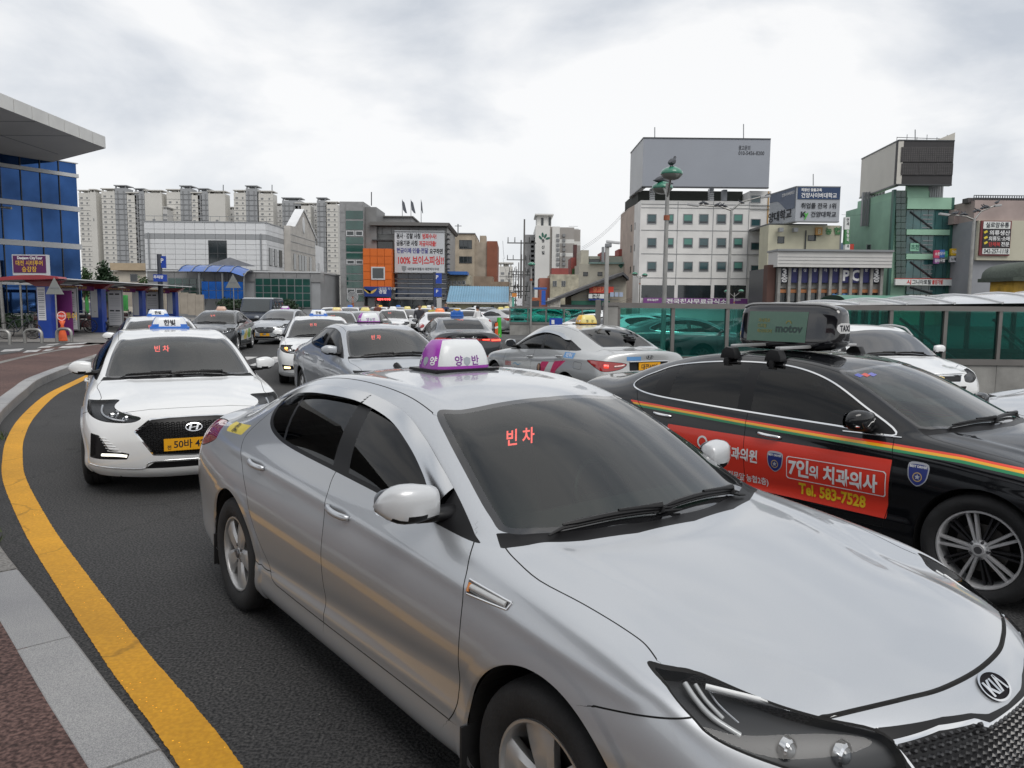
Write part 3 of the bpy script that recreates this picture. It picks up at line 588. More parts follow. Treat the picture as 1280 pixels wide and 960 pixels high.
# banner
bn = thing('banner', 'big white voice phishing warning banner hung on the police building', 'banner', (px0+P_(524), Yp, 0)); bx = P_(524)
MB().box(P_(492.3)-bx, P_(555)-bx, .6, .8, Z_(341.2), Z_(287.3)).build('sheet', mat('banner_cloth', (.52,.535,.56), .7, noise=(.5,.04)), bn)
for k, v in ((0, 288), (1, 340)): MB().box(P_(492.3)-bx-.1, P_(555)-bx+.1, .5, .85, Z_(v+.6), Z_(v)).build('rail', FRAMEG, bn)
BR = mat('banner_red', (.55,.06,.06), .6); BN_ = mat('banner_navy', (.09,.09,.26), .6); BK = mat('banner_black', (.03,.03,.035), .6)
def btx(s, u, u1, v, h, m, bold=.02): text_on('banner_lettering', s, h, m, bn, (P_(u)-bx, .585, Z_(v)), (1, 0, 0), (0, 0, 1), bold, .8, 'LEFT', 0, P_(u1)-P_(u))
btx('검사 · 경찰 사칭', 494.6, 524.6, 294.4, .62, BK); btx('범죄수사!', 527, 544.6, 294.6, .62, BR); btx('금융기관 사칭', 494.6, 521, 303.4, .62, BK); btx('저금리대출!', 523, 544.6, 303.8, .62, BR)
btx('현금이체·인출·전달', 494.8, 534.6, 312.8, .62, BN_); btx('요구하면', 536.2, 552.8, 313.4, .62, BK); btx('100% 보이스피싱!!', 495.2, 553, 325, 1.0, BR, .03); btx('대전동부경찰서 대전역지구대', 508.5, 547.5, 335.7, .32, BK, .003)
sv = [(0,-.35),(.22,-.12),(.28,.25),(0,.3),(-.28,.25),(-.22,-.12)]; mesh_obj('shield_emblem', [(P_(504)-bx+x, .585, Z_(335.3)+y) for x, y in sv], [tuple(range(6))], FRAMEG, bn)
FL = mat('flag_cloth', (.10,.11,.13), .8)
for u, lb in ((493.5, 'left'), (505, 'middle'), (518.5, 'right')):
 f = thing('flagpole', 'slim roof flagpole with a limp flag, '+lb+' one of three', 'flagpole', (px0+P_(u), Yp+6, Z_(277)), 0, 'flagpoles on the police building'); h = Z_(243.5)-Z_(277)+.3
 MB().tube([(0, 0, -.3), (0, 0, h)], [.05, .03], 6).build('pole', FRAMEG, f)
 MB().prism([(0, h-.1), (.25, h-.35), (.55, h-1.6), (.35, h-1.55), (.08, h-1.2)], -.06, .06, lambda p, t: (p[0]*(1 if lb != 'right' else .4), t, p[1])).build('flag', FL, f)
tag(MB().tube([at(464.3, 257, Yp+3), at(464.3, 240, Yp+3)], .06, 6).build('roof_antenna', FRAMED), 'short black mast on the glass stair tower roof', 'antenna')
# --- generic facade helper: building placed by its outline at a real depth
def bthing(name, label, u, Y, cat='building'):
 p = at(u, 380, Y); return thing(name, label, cat, (p.x, Y, 0)), p.x
def wbox(t, ox, Y0, nm, u0, u1, v0, v1, y0, y1, m, Y=None):
 """box whose front face covers the outline (u0..u1, v0..v1) at depth Y0; y0,y1 offsets in depth"""
 uc = (u0+u1)/2; x0, x1 = at(u0, v0, Y0).x-ox, at(u1, v0, Y0).x-ox; z1 = at(uc, v0, Y0).z; z0 = 0 if v1 is None else max(0, at(uc, v1, Y0).z)
 return MB().box(x0, x1, y0, y1, z0, z1).build(nm, m, t)
def wwin(t, ox, Y0, u0, u1, v0, v1, fm=FRAMEG, gm=GLDARK, div=(1, 1), fr=.06, y=-.0):
 uc = (u0+u1)/2; return windowp(t, at(u0, v0, Y0).x-ox, at(u1, v0, Y0).x-ox, at(uc, v1, Y0).z, at(uc, v0, Y0).z, y, fm, gm, div, fr)
def wtext(t, ox, Y0, s, u, v, h, m, y=-.05, sx=.85, bold=.01, al='CENTER', nm='lettering', u1=None):
 p = at(u, v, Y0); w = None
 if u1: w = at(u1, v, Y0).x-p.x; p = at((u+u1)/2, v, Y0)
 return text_on(nm, s, h, m, t, (p.x-ox, y, p.z), (1, 0, 0), (0, 0, 1), bold, sx, al, 0, w)
def m_(n, c, r=.75, a=.15, s=.8): return mat(n, c, r, noise=(s, a, 8))
TAN = m_('tan_render', (.40,.34,.26), a=.2); BRK = m_('brown_red_brick', (.24,.085,.05)); CREAM = m_('cream_render', (.52,.50,.42)); DINGY = m_('stained_render', (.42,.39,.30), a=.35, s=1.5)
# tan building
Y = 112; t, ox = bthing('tan_building', 'tan office block with two wide dark windows right of the police building', 580, Y)
wbox(t, ox, Y, 'wall', 559, 569, 296, None, 1.2, 14, TAN); wbox(t, ox, Y, 'wall', 569, 593.5, 292, None, 0, 14, TAN); wbox(t, ox, Y, 'wall', 593.5, 608.5, 302, None, .8, 14, m_('grey_tan_render', (.36,.31,.25), a=.25)); wbox(t, ox, Y, 'brick_wall', 608.5, 621.5, 301, None, .5, 14, BRK)
wbox(t, ox, Y, 'chimney', 599, 607, 293, 302, 2, 5, m_('grey_tan_render', (.36,.31,.25)))
wbox(t, ox, Y, 'parapet_cap', 568.5, 594, 291.2, 292.2, -.2, 14, FRAMEG)
for v0, v1 in ((300,311),(320.5,329)): wwin(t, ox, Y, 574, 590, v0, v1, FRAMED, GLDARK, (3, 1), .1)
for v0, v1 in ((310.5,317.5),(331,338),(352,357)): wwin(t, ox, Y, 560, 566, v0, v1, FRAMED, GLDARK, (1, 1), .1, 1.18)
tag(MB().tube([at(572.5,292,Y+3), at(572.5,280,Y+3)], .08, 5).tube([at(568.5,282.5,Y+3), at(577,282.5,Y+3)], .05, 5).build('roof_antenna', FRAMED), 'cross shaped aerial on the tan office block', 'antenna')
# brown wall + blue roofed shed
Y = 96; t, ox = bthing('brown_wall_house', 'long windowless brown wall behind the blue roofed shed', 615, Y); wbox(t, ox, Y, 'wall', 592, 637, 352, None, 0, 6, m_('brown_render', (.26,.20,.15), a=.25)); wbox(t, ox, Y, 'wall', 592, 616, 345.5, 352, 0, 6, MATS['brown_render'])
t2, ox2 = bthing('blue_canopy_house', 'low house with a bright blue sheet canopy beside the bare tree', 568, 90); wbox(t2, ox2, 90, 'wall', 558, 588, 344, None, 0, 5, DINGY); wbox(t2, ox2, 90, 'canopy', 559, 585, 340, 344, -1.8, 2, mat('blue_sheet', (.03,.13,.42), .5))
for k in range(4): wwin(t2, ox2, 90, 561+k*5.5, 565.5+k*5.5, 351, 356, FRAMEW, GLDARK)
Y = 74; t, ox = bthing('blue_roofed_shed', 'low cream shed with a light blue corrugated roof behind the parked cars', 597, Y)
wbox(t, ox, Y, 'wall', 559, 634.5, 377, None, 0, 8, m_('shed_cream', (.46,.43,.29)))
xa, xb = at(558.5, 370, Y).x-ox, at(636, 370, Y).x-ox; zb, zr = at(597, 378, Y).z, at(597, 365, Y).z
CB = mat('light_blue_sheet_roof', (.14,.29,.41), .45, noise=(.5,.12)); n = 24
for k in range(n):
 x = xa+(xb-xa)*k/n; w_ = (xb-xa)/n
 MB().add([(x+.0, -.5, zb), (x+w_*.5, -.5, zb+.05), (x+w_*.97, -.5, zb), (x, 3.6, zr+.6), (x+w_*.5, 3.6, zr+.65), (x+w_*.97, 3.6, zr+.6)], [(0,1,4,3),(1,2,5,4)]).build('roof_sheet', CB, t)
MB().box(xa, xb, -.56, -.46, zb-.14, zb+.02).build('gutter', FRAMEW, t); MB().box(xb-.02, xb+.16, -.6, 3.7, zb-.1, zb+.12).build('verge', FRAMEW, t)
for k in range(3): wwin(t, ox, Y, 566+k*24, 569.5+k*24, 382, 385, FRAMED, GLDARK)
# white mid-distance apartment with leaf mark
Y = 150; t, ox = bthing('leaf_apartment_block', 'white apartment block with a green leaf mark and a flared roof lantern', 690, Y)
WH2 = m_('white_render', (.66,.655,.63), a=.08, s=.15); GR2 = m_('taupe_render', (.33,.31,.29), a=.08, s=.15)
wbox(t, ox, Y, 'wall', 669.5, 687.5, 282, None, 0, 16, WH2); wbox(t, ox, Y, 'wall_strip', 687.5, 690.5, 283, None, .6, 16, GR2); wbox(t, ox, Y, 'wall', 690.5, 700, 283, None, .2, 16, WH2)
for k, (v0, v1, m) in enumerate(((284,299,GR2),(299,304,WH2),(304,316,GR2),(316,320.5,WH2),(320.5,345,GR2))): wbox(t, ox, Y, 'wall_band', 700, 718, v0, v1, .3, 16, m); wbox(t, ox, Y, 'wall_band', 718, 726.5, v0+2, v1+2, 1.5, 16, m)
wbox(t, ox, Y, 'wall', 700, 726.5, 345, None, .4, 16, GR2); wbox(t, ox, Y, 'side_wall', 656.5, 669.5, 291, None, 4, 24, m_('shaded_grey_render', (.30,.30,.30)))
wbox(t, ox, Y, 'lantern', 671.5, 690, 268, 282, 2, 9, WH2); wbox(t, ox, Y, 'lantern_roof', 669, 692.5, 266.3, 268, 1.2, 10, WH2); wbox(t, ox, Y, 'lantern_slot', 677, 680, 271, 281, 1.9, 2.1, FRAMED); wbox(t, ox, Y, 'lantern_slot', 686.5, 689.3, 270, 281, 1.9, 2.1, FRAMED)
wbox(t, ox, Y, 'roof_terrace', 712, 724.5, 284.5, 286, 2, 8, FRAMEW); wbox(t, ox, Y, 'roof_terrace', 712, 723.5, 281.3, 281.8, 2, 2.2, FRAMEW)
sw_ = MB()
for r in range(7):
 v = 294+r*6.0
 for u in (697, 704.7): a = at(u, v, Y); sw_.box(a.x-ox-.22, a.x-ox+.32, -.02, .35, a.z-.28, a.z+.25)
for r in range(11):
 v = 296+r*6.0; a = at(667.5, v, Y); sw_.box(a.x-ox-.5, a.x-ox+.1, 3.9, 4.05, a.z-.9, a.z+.5)
tag(sw_.build('small_windows', APW, t), kind='stuff')
LEAF = mat('leaf_green', (.02,.12,.08), .5)
lf = thing('leaf_mark', 'dark green leaf emblem over three letters on the white apartment wall', 'wall sign', (ox, Y, 0))
for du, dv, a in ((675.6,297,2.3),(678.4,293.6,1.75),(681.8,295,1.15),(684.8,298,.25)):
 p = at(du, dv, Y); l_ = .95; P = [(l_*.5*math.cos(s)*1, .22*math.sin(s)) for s in np.linspace(0, 2*math.pi, 9)[:-1]]
 P = [(x*math.cos(a)-y*math.sin(a), x*math.sin(a)+y*math.cos(a)) for x, y in P]; mesh_obj('leaf', [(p.x-ox+x, -.05, p.z+y) for x, y in P], [tuple(range(8))], LEAF, lf)
for s, v in (('동', 301), ('산', 309), ('빌', 316)): wtext(lf, ox, Y, s, 679, v, .75, MATS['dark_ink'])
# cream building behind the tiled house, red brick chimney tower, stained house
Y = 104; t, ox = bthing('cream_building', 'cream flat roofed building with a green diamond mark behind the tiled house', 755, Y)
wbox(t, ox, Y, 'wall', 724, 784, 330, None, 0, 12, CREAM); wbox(t, ox, Y, 'wall', 727, 737, 312, 330, 1, 8, CREAM); wbox(t, ox, Y, 'floor_slab', 737, 784, 328, 330, -.4, 6, m_('teal_ledge', (.22,.33,.31))); wbox(t, ox, Y, 'upper_wall', 738, 784, 319.5, 330, 1.5, 8, m_('pale_green_wall', (.42,.44,.38)))
wbox(t, ox, Y, 'brick_box', 776, 784, 310, 322, 2, 6, m_('red_brick', (.28,.07,.06))); wbox(t, ox, Y, 'brick_box', 752, 757, 315, 325, .5, 5, MATS['red_brick']); wbox(t, ox, Y, 'brick_parapet', 757, 784, 318.5, 321.5, 2, 3, MATS['red_brick'])
for u0, u1, v0, v1 in ((729,735,340,345),(747,753,340,345),(737,751,323,329)): wwin(t, ox, Y, u0, u1, v0, v1, FRAMED, GLDARK, y=0 if v0 > 330 else 1.48)
p = at(776, 332, Y); mesh_obj('diamond_mark', [(p.x-ox+a, -.06, p.z+b) for a, b in ((-.35,0),(0,-.38),(.35,0),(0,.38))], [(0,1,2,3)], LEAF, t)
Y = 112; t, ox = bthing('brick_chimney_house', 'narrow red brick house with a dark chimney above the stained wall', 718, Y)
wbox(t, ox, Y, 'wall', 714, 724, 322, None, 0, 6, m_('red_brick', (.28,.07,.06))); wbox(t, ox, Y, 'chimney', 718, 722, 305, 322, 1, 2.5, m_('dark_brick', (.10,.045,.045))); wbox(t, ox, Y, 'green_base', 715, 723, 336, 343, -.5, 0, m_('ivy_green', (.04,.09,.03)))
Y = 92; t, ox = bthing('stained_house', 'weathered two storey house with stained yellowish walls and red brick parapet', 705, Y)
wbox(t, ox, Y, 'wall', 688, 723.5, 343, None, 0, 8, DINGY); wbox(t, ox, Y, 'brick_parapet', 690, 711, 335, 343, .5, 4, m_('red_brick', (.28,.07,.06))); wbox(t, ox, Y, 'side_wall', 675, 688, 347, None, 1.5, 8, m_('red_render', (.36,.14,.10)))
for u0, u1 in ((691,696),(702,707)): wwin(t, ox, Y, u0, u1, 351, 358, FRAMEG, GLDARK, (2, 1))
# tiled roof house
Y = 78; t, ox = bthing('tiled_roof_house', 'old gabled house with a dark tiled roof and shop signs under it', 735, Y)
def zx(u, v): p = at(u, v, Y); return (p.x-ox, p.z)
mesh = MB().prism([zx(714, 386), (zx(714, 375)[0], zx(714, 371)[1]), zx(764, 347), zx(776, 343.5), zx(783, 349), (zx(783, 386)[0], 0), (zx(714, 386)[0], 0)], 0, 9, lambda p, t_: (p[0], t_, p[1])); mesh.build('gable_wall', m_('old_siding', (.36,.33,.27)), t)
RT = m_('dark_roof_tile', (.07,.07,.075), a=.3, s=3)
a0, a1, a2 = zx(683, 377), zx(777, 340.5), zx(784, 347.5)
for k in range(16):
 f0, f1 = k/16, (k+1)/16
 for j in range(3):
  x0 = a0[0]+(a1[0]-a0[0])*f0; x1 = a0[0]+(a1[0]-a0[0])*f1; z0 = a0[1]+(a1[1]-a0[1])*f0; z1 = a0[1]+(a1[1]-a0[1])*f1; y0 = -1.2+j*3.6
  MB().add([(x0, y0, z0), (x1, y0, z1), (x1, y0+3.5, z1), (x0, y0+3.5, z0), (x0, y0, z0-.28), (x1, y0, z1-.28), (x1, y0+3.5, z1-.28), (x0, y0+3.5, z0-.28)], [(0,1,2,3),(0,4,5,1),(1,5,6,2),(2,6,7,3),(3,7,4,0),(4,7,6,5)]).build('roof_tile_strip', RT, t)
MB().add([(a1[0], -1.2, a1[1]), (a2[0], -1.2, a2[1]), (a2[0], 9.6, a2[1]), (a1[0], 9.6, a1[1]), (a1[0], -1.2, a1[1]-.28), (a2[0], -1.2, a2[1]-.28), (a2[0], 9.6, a2[1]-.28), (a1[0], 9.6, a1[1]-.28)], [(0,1,2,3),(0,4,5,1),(1,5,6,2)]).build('roof_tile_strip', RT, t)
for k in range(6): z = zx(0, 350+k*4.2)[1]; MB().box(zx(732+0*k, 0)[0] if k > 3 else zx(745-k*3, 0)[0], zx(782, 0)[0], -.05, .02, z, z+.05).build('siding_board', FRAMEG, t)
wbox(t, ox, Y, 'tarpaulin', 714, 762, 376, 381, -.35, 0, mat('green_tarp', (.02,.12,.08), .6)); wbox(t, ox, Y, 'dark_front', 700, 770, 381, None, -.3, 0, FRAMED)
for k in range(6): wbox(t, ox, Y, 'white_curtain', 684+k*2.7, 686.4+k*2.7, 372.5, 384, -.9-.05*(k % 2), -.8, mat('curtain_cloth', (.5,.48,.44), .8))
tt, o2 = bthing('meat_shop_sign', 'red shop sign board under the tiled gable', 750, Y, 'sign'); wbox(tt, o2, Y, 'board', 736, 766, 358.5, 366.5, -.7, -.5, mat('sign_red', (.50,.05,.03), .5)); wtext(tt, o2, Y, '영고기', 748, 362.5, .55, mat('sign_orange', (.75,.28,.12), .5), -.72)
tt, o2 = bthing('nonsan_sign', 'white shop sign with dark characters below the red board', 746, Y, 'sign'); wbox(tt, o2, Y, 'board', 735, 754, 367.5, 373, -.75, -.55, DRIVERW); wbox(tt, o2, Y, 'stripe', 735, 754, 373.3, 375.5, -.74, -.56, mat('police_blue', (.015,.04,.20), .35)); wtext(tt, o2, Y, '논산', 744, 370.2, .5, INK, -.78)
for k in range(3): tt, o2 = bthing('small_notice', 'pale blue square notice board on a shop front, '+('left', 'middle', 'right')[k]+' of three', 764+k*6, Y, 'sign', ); wbox(tt, o2, Y, 'board', 761.5+k*5.7, 766+k*5.7, 365.5, 371, -.8, -.7, mat('notice_blue', (.35,.42,.55), .5)); tt['group'] = 'pale notices on the shop front'
tt, o2 = bthing('blue_banner_sign', 'narrow upright blue banner sign beside the stained house', 679, 70, 'sign'); wbox(tt, o2, 70, 'board', 677, 682, 363, 381, -.1, .1, mat('banner_blue', (.02,.10,.45), .5))
tt, o2 = bthing('street_awning', 'small blue awning over a shop by the power poles', 674, 74, 'awning'); wbox(tt, o2, 74, 'sheet', 667, 683, 359.5, 362, -1, .5, mat('blue_sheet', (.03,.13,.42), .5))
for k, (u0, u1, v0, v1, c, lb) in enumerate(((664,675,372,384,(.40,.12,.05),'orange fronted market stall behind the far glass barrier'),(646,654,373,382,(.72,.72,.74),'white cloth banner between the power poles'),(640,643,372,385,(.10,.35,.28),'upright teal sign at the corner of the shed'),(640,646,366.5,371,(.65,.25,.05),'small orange board above the teal sign'))):
 tt, o2 = bthing(('market_stall', 'cloth_banner', 'upright_sign', 'orange_board')[k], lb, (u0+u1)/2, 72, 'sign' if k else 'stall'); wbox(tt, o2, 72, 'panel', u0, u1, v0, v1, 0, .12 if k else 3, mat('shop_col%d' % k, c, .6, noise=(2,.2)))
 if k == 0: wbox(tt, o2, 72, 'opening', u0+1, u1-1, v0+4, v1-1, -.04, .0, FRAMED)
# ---- white office block with the grey billboard
Y = 92; t, ox = bthing('white_office_block', 'dirty white five storey office block carrying the wide grey billboard', 880, Y)
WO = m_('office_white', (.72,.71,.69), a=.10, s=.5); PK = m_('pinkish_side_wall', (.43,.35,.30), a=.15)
wbox(t, ox, Y, 'wall', 801, 938, 251, None, 0, 16, WO); wbox(t, ox, Y, 'stair_wall', 938, 964.5, 238.5, None, .12, 16, WO)
zt2 = at(800, 251, Y).z; xl = at(801, 300, Y).x-ox; xe = at(784.5, 300, Y+9).x-ox
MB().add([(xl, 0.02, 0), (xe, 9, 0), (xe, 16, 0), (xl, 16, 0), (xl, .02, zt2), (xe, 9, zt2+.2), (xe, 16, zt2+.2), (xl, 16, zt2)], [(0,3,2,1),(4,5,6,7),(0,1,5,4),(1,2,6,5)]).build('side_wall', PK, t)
for v in (255.5,260,288,317.5,347.5): wbox(t, ox, Y, 'floor_joint', 801.5, 964, v, v+.55, -.05, .06, FRAMEG)
for u in (847.5,892,936.5): wbox(t, ox, Y, 'wall_joint', u, u+.5, 252, 356, -.045, .05, FRAMEG)
BG = mat('blind_green', (.10,.26,.22), .3, noise=(.6,.15)); TG = mat('window_teal', (.025,.075,.085), .08, spec=.9, noise=(.7,.35))
for r, (v0, v1) in enumerate(((267.5,280),(297.3,309.7),(327,339.3))):
 for c, (u0, u1) in enumerate(((809,820.8),(834,842.3),(854.2,866.2),(873.9,885.9),(895.8,908),(917,928.7))):
  w_ = wwin(t, ox, Y, u0, u1, v0, v1, FRAMEG, TG, (1, 1), .09)
  x0, x1 = at(u0, v0, Y).x-ox, at(u1, v0, Y).x-ox; z1, z0 = at(u0, v0, Y).z, at(u0, v1, Y).z
  if (c in (1, 2, 5) and r < 2) or (c == 5): b = MB().box(.12, x1-x0-.12, -.03, -.018, (z1-z0)*.34, z1-z0-.1).build('blind', BG, w_)
  b = MB().box(.1, x1-x0-.1, -.028, -.016, .09, (z1-z0)*.26).build('lower_vent', FRAMED, w_)
for v0, v1 in ((244,253.5),(273.5,283),(303,312.5),(331.5,341)): wwin(t, ox, Y, 939, 951.3, v0, v1, FRAMEG, TG, (1, 1), .09, .12)
for (u0, u1) in ((802,843),(847.5,888.5),(893,932.5),(936.5,957.5)): wbox(t, ox, Y, 'shop_glass', u0, u1, 356.5, 372.5, -.04, .1, GLDARK)
for k in range(3):
 for (v0, v1) in ((274,283),(302,311),(330,339)): a, b = k*.28+.12, k*.28+.24; MB().box(0, .08, 0, .5, at(790, v1, Y).z, at(790, v0, Y).z).build('window', GLDARK, t).location = (xl+(xe-xl)*a-.07, 9*a, 0)
wbox(t, ox, Y, 'rust_strip', 960.5, 962, 239, 372, .04, .1, m_('rust_stain', (.42,.26,.10)))
sgn, o2 = bthing('purple_kitchen_sign', 'long purple sign with white characters across the ground floor', 868, Y, 'sign'); wbox(sgn, o2, Y, 'board', 803.5, 933, 372.8, 381, -.5, -.2, mat('sign_purple', (.20,.06,.24), .5))
wtext(sgn, o2, Y, '전국천사무료급식소', 832, 377, .62, WHITEP, -.52, bold=.02, u1=907); wtext(sgn, o2, Y, '한국나눔연맹', 815, 375, .28, WHITEP, -.52); wtext(sgn, o2, Y, '후원문의', 920, 375, .26, WHITEP, -.52)
tr_, o2 = bthing('roof_terrace_frame', 'dark open roof storey with planters between wall and billboard', 870, Y, 'roof structure')
wbox(tr_, o2, Y, 'dark_back', 803, 938, 234, 251, 3, 14, mat('terrace_dark', (.02,.024,.02), .8))
for u in (817, 891.3): 
 for k in range(6): wbox(tr_, o2, Y, 'column_ring', u-2.6, u+2.6, 234.5+k*2.7, 236.6+k*2.7, .5, 1.4, FRAMEW)
wbox(tr_, o2, Y, 'grey_tank', 906, 911, 236, 250, .6, 1.6, m_('tank_grey', (.30,.31,.33)))
# billboard (box of two faces)
def bill(name, label, Yf, uL, uM, uR, vtl, vtm, vtr, vbl, vbm, vbr, dL, dR, faceL, faceR, frame=FRAMED):
 t = thing(name, label, 'billboard', (at(uM, 300, Yf).x, Yf, 0)); ox = at(uM, 300, Yf).x
 M_ = lambda u, v, d: at(u, v, Yf+d)-Vector((ox, Yf, 0))
 tm, bm_ = M_(uM, vtm, 0), M_(uM, vbm, 0); tl, bl = M_(uL, vtl, dL), M_(uL, vbl, dL); tr2, br = M_(uR, vtr, dR), M_(uR, vbr, dR)
 zt, zb = tm.z, bm_.z; tl.z = tr2.z = zt; bl.z = br.z = zb
 def slab(a, b, m, nm):
  d = Vector((b.x-a.x, b.y-a.y, 0)).normalized(); n = Vector((d.y, -d.x, 0)); P = [Vector((a.x, a.y, zb)), Vector((b.x, b.y, zb)), Vector((b.x, b.y, zt)), Vector((a.x, a.y, zt))]
  return MB().add(P+[p-n*.5 for p in P], [(0,1,2,3),(7,6,5,4),(0,4,5,1),(1,5,6,2),(2,6,7,3),(3,7,4,0)]).build(nm, m, t), d, n
 L_ = slab(tl, tm, faceL, 'left_face'); R_ = slab(tm, tr2, faceR, 'right_face')
 for (a, b, (o, d, n)) in ((tl, tm, L_), (tm, tr2, R_)):
  for z in (zb, zt-.12): MB().add([Vector((a.x, a.y, z))+n*.0, Vector((b.x, b.y, z)), Vector((b.x, b.y, z+.12)), Vector((a.x, a.y, z+.12)), Vector((a.x, a.y, z))+n*.06, Vector((b.x, b.y, z))+n*.06, Vector((b.x, b.y, z+.12))+n*.06, Vector((a.x, a.y, z+.12))+n*.06], [(4,5,6,7),(0,1,5,4),(3,7,6,2),(0,4,7,3),(1,2,6,5)]).build('edge_rail', frame, t)
 return t, ox, (tl, tm, tr2, zt, zb), L_, R_
GBB = m_('billboard_grey_blue', (.30,.32,.36), .5, .04, .2); GBL = m_('billboard_pale', (.44,.45,.46), .5, .05, .3)
t, ox, K_, L_, R_ = bill('grey_billboard', 'very wide blank grey billboard with a phone number on the office roof', 91, 788.5, 804.5, 963.5, 186, 171.5, 173.5, 244, 234, 235, 9, 0, GBL, GBB, FRAMED)
for s, v, h in (('광고문의', 185, .50), ('010-5456-8200', 191.3, .52)): p = at(923, v, 91); text_on('lettering', s, h*1.15, mat('grey_ink', (.05,.055,.065), .6), t, (p.x-ox, -.02, p.z), (1, 0, 0), (0, 0, 1), .015, .86, 'LEFT', 0, h*(2.7 if h < .51 else 5.7))
for k, (u, v0, v1) in enumerate(((818.5,159,171.5),(929.5,155,173))): tag(MB().tube([at(u, v1, 92), at(u, v0, 92)], .06, 5).build('lightning_rod', FRAMEG), 'thin rod on top of the grey billboard near its '+('left' if k == 0 else 'right')+' end', 'lightning rod')
# ---- university billboard and cream bank building
Y = 84; t, ox = bthing('bank_building', 'cream bank building with farm co-op letters under the university billboard', 1005, Y)
wbox(t, ox, Y, 'wall', 961, 1050.5, 281.5, None, 0, 3, m_('bank_cream', (.52,.50,.38), a=.08)); wbox(t, ox, Y, 'wall', 1050.5, 1055, 282, None, .5, 12, FRAMEG)
wwin(t, ox, Y, 972, 980.5, 295.5, 304, FRAMED, GLDARK); wwin(t, ox, Y, 1010, 1020, 294, 301, FRAMED, GLDARK)
BRN = mat('letter_tan', (.48,.26,.08), .5); GRN = mat('letter_green', (.06,.22,.08), .5)
wbox(t, ox, Y, 'coop_mark', 1018.5, 1027, 284.5, 294, -.3, -.05, BRN); wtext(t, ox, Y, 'B', 1022.8, 289.5, .7, m_('bank_cream', (.52,.50,.38)), -.32)
wtext(t, ox, Y, '농', 1031.5, 289, .8, GRN, -.1, bold=.04, u1=1039.5); wtext(t, ox, Y, '협', 1042.5, 289, .8, GRN, -.1, bold=.04, u1=1050.5)
MB().tube([(at(1007, 292, Y).x-ox, -.12, 4), (at(1007, 288, Y).x-ox, -.12, at(1007, 288, Y).z)], .07, 6).build('drain_pipe', FRAMED, t)
for u in (973, 991): wbox(t, ox, Y, 'floodlight_bracket', u-2, u+3, 285.5, 290.5, -.9, -.3, FRAMEG)
wbox(t, ox, Y, 'roof_frame', 965, 1040, 278.2, 281.2, 1.2, 8, FRAMED)
NAVY = mat('board_navy', (.022,.05,.12), .5); SLATE = mat('board_slate', (.13,.155,.21), .5); BRDG = m_('board_grey', (.38,.40,.43), .5, .04, .2)
t, ox, K_, L_, R_ = bill('university_billboard', 'two sided navy and grey university billboard beside the white office block', 82.5, 963, 996, 1051, 243, 232.5, 233, 283, 277.5, 277.5, 6, 0, BRDG, BRDG, FRAMEG)
def rb_(u0, u1, v0, v1, m, y0=-.06, y1=-.0): a, b = at(u0, v0, 82.5), at(u1, v1, 82.5); return MB().box(a.x-ox, b.x-ox, y0, y1, b.z, a.z).build('printed_field', m, t)
rb_(997.5, 1049.5, 233.7, 249.3, NAVY)
for s, u, v, h, m, u1 in (('직장인 맞춤교육', 1001.3, 237.5, .34, WHITEP, 1027), ('건양사이버대학교', 1001, 244.3, .56, WHITEP, 1045.5), ('취업률 전국 1위', 1001, 257.3, .62, INK, 1044.7), ('건양대학교', 1013, 268, .62, INK, 1044.7)):
 p = at(u, v, 82.5); text_on('lettering', s, h, m, t, (p.x-ox, -.075, p.z), (1, 0, 0), (0, 0, 1), .012, 1, 'LEFT', 0, at(u1, v, 82.5).x-p.x)
p = at(1000.3, 268, 82.5); text_on('lettering', 'K', .8, INK, t, (p.x-ox, -.075, p.z), (1, 0, 0), (0, 0, 1), .04, 1.1, 'LEFT'); p = at(1005.2, 268, 82.5); text_on('lettering', 'y', .9, mat('logo_green', (.08,.40,.06), .5), t, (p.x-ox, -.077, p.z), (1, 0, .1), (0, 0, 1), .04, 1.0, 'LEFT')
tl, tm, tr2, zt, zb = K_; d, n = L_[1], L_[2]; Lw = (tm-tl).length; Lw = math.hypot(tm.x-tl.x, tm.y-tl.y); H_ = zt-zb
cv = [(0, H_)]+[(Lw*f, H_*h) for f, h in ((0,.72),(.15,.73),(.32,.70),(.48,.58),(.62,.44),(.78,.38),(.97,.40))]+[(Lw*.97, H_)]
cv = [(0, H_-.1)]+spl(cv[1:-1], 4)+[(Lw*.97, H_-.1)]
mesh_obj('printed_wave', [tuple(Vector((tl.x, tl.y, zb))+d*a+n*.04+Vector((0, 0, b))) for a, b in cv], [tuple(range(len(cv)))], SLATE, t)
text_on('lettering', '양대학교', 1.15, INK, t, tuple(Vector((tl.x, tl.y, zb))+d*Lw*.42+n*.07+Vector((0, 0, H_*.27))), tuple(d), (0, 0, 1), .015, 1.3)
text_on('lettering', '건양사이버대학교', .38, WHITEP, t, tuple(Vector((tl.x, tl.y, zb))+d*Lw*.72+n*.07+Vector((0, 0, H_*.84))), tuple(d), (0, 0, 1), .005, 1.0)
tag(MB().tube([at(1016.6, 232, 84), at(1016.6, 217.5, 84)], .05, 5).build('lightning_rod', FRAMEG), 'thin rod above the university billboard', 'lightning rod')
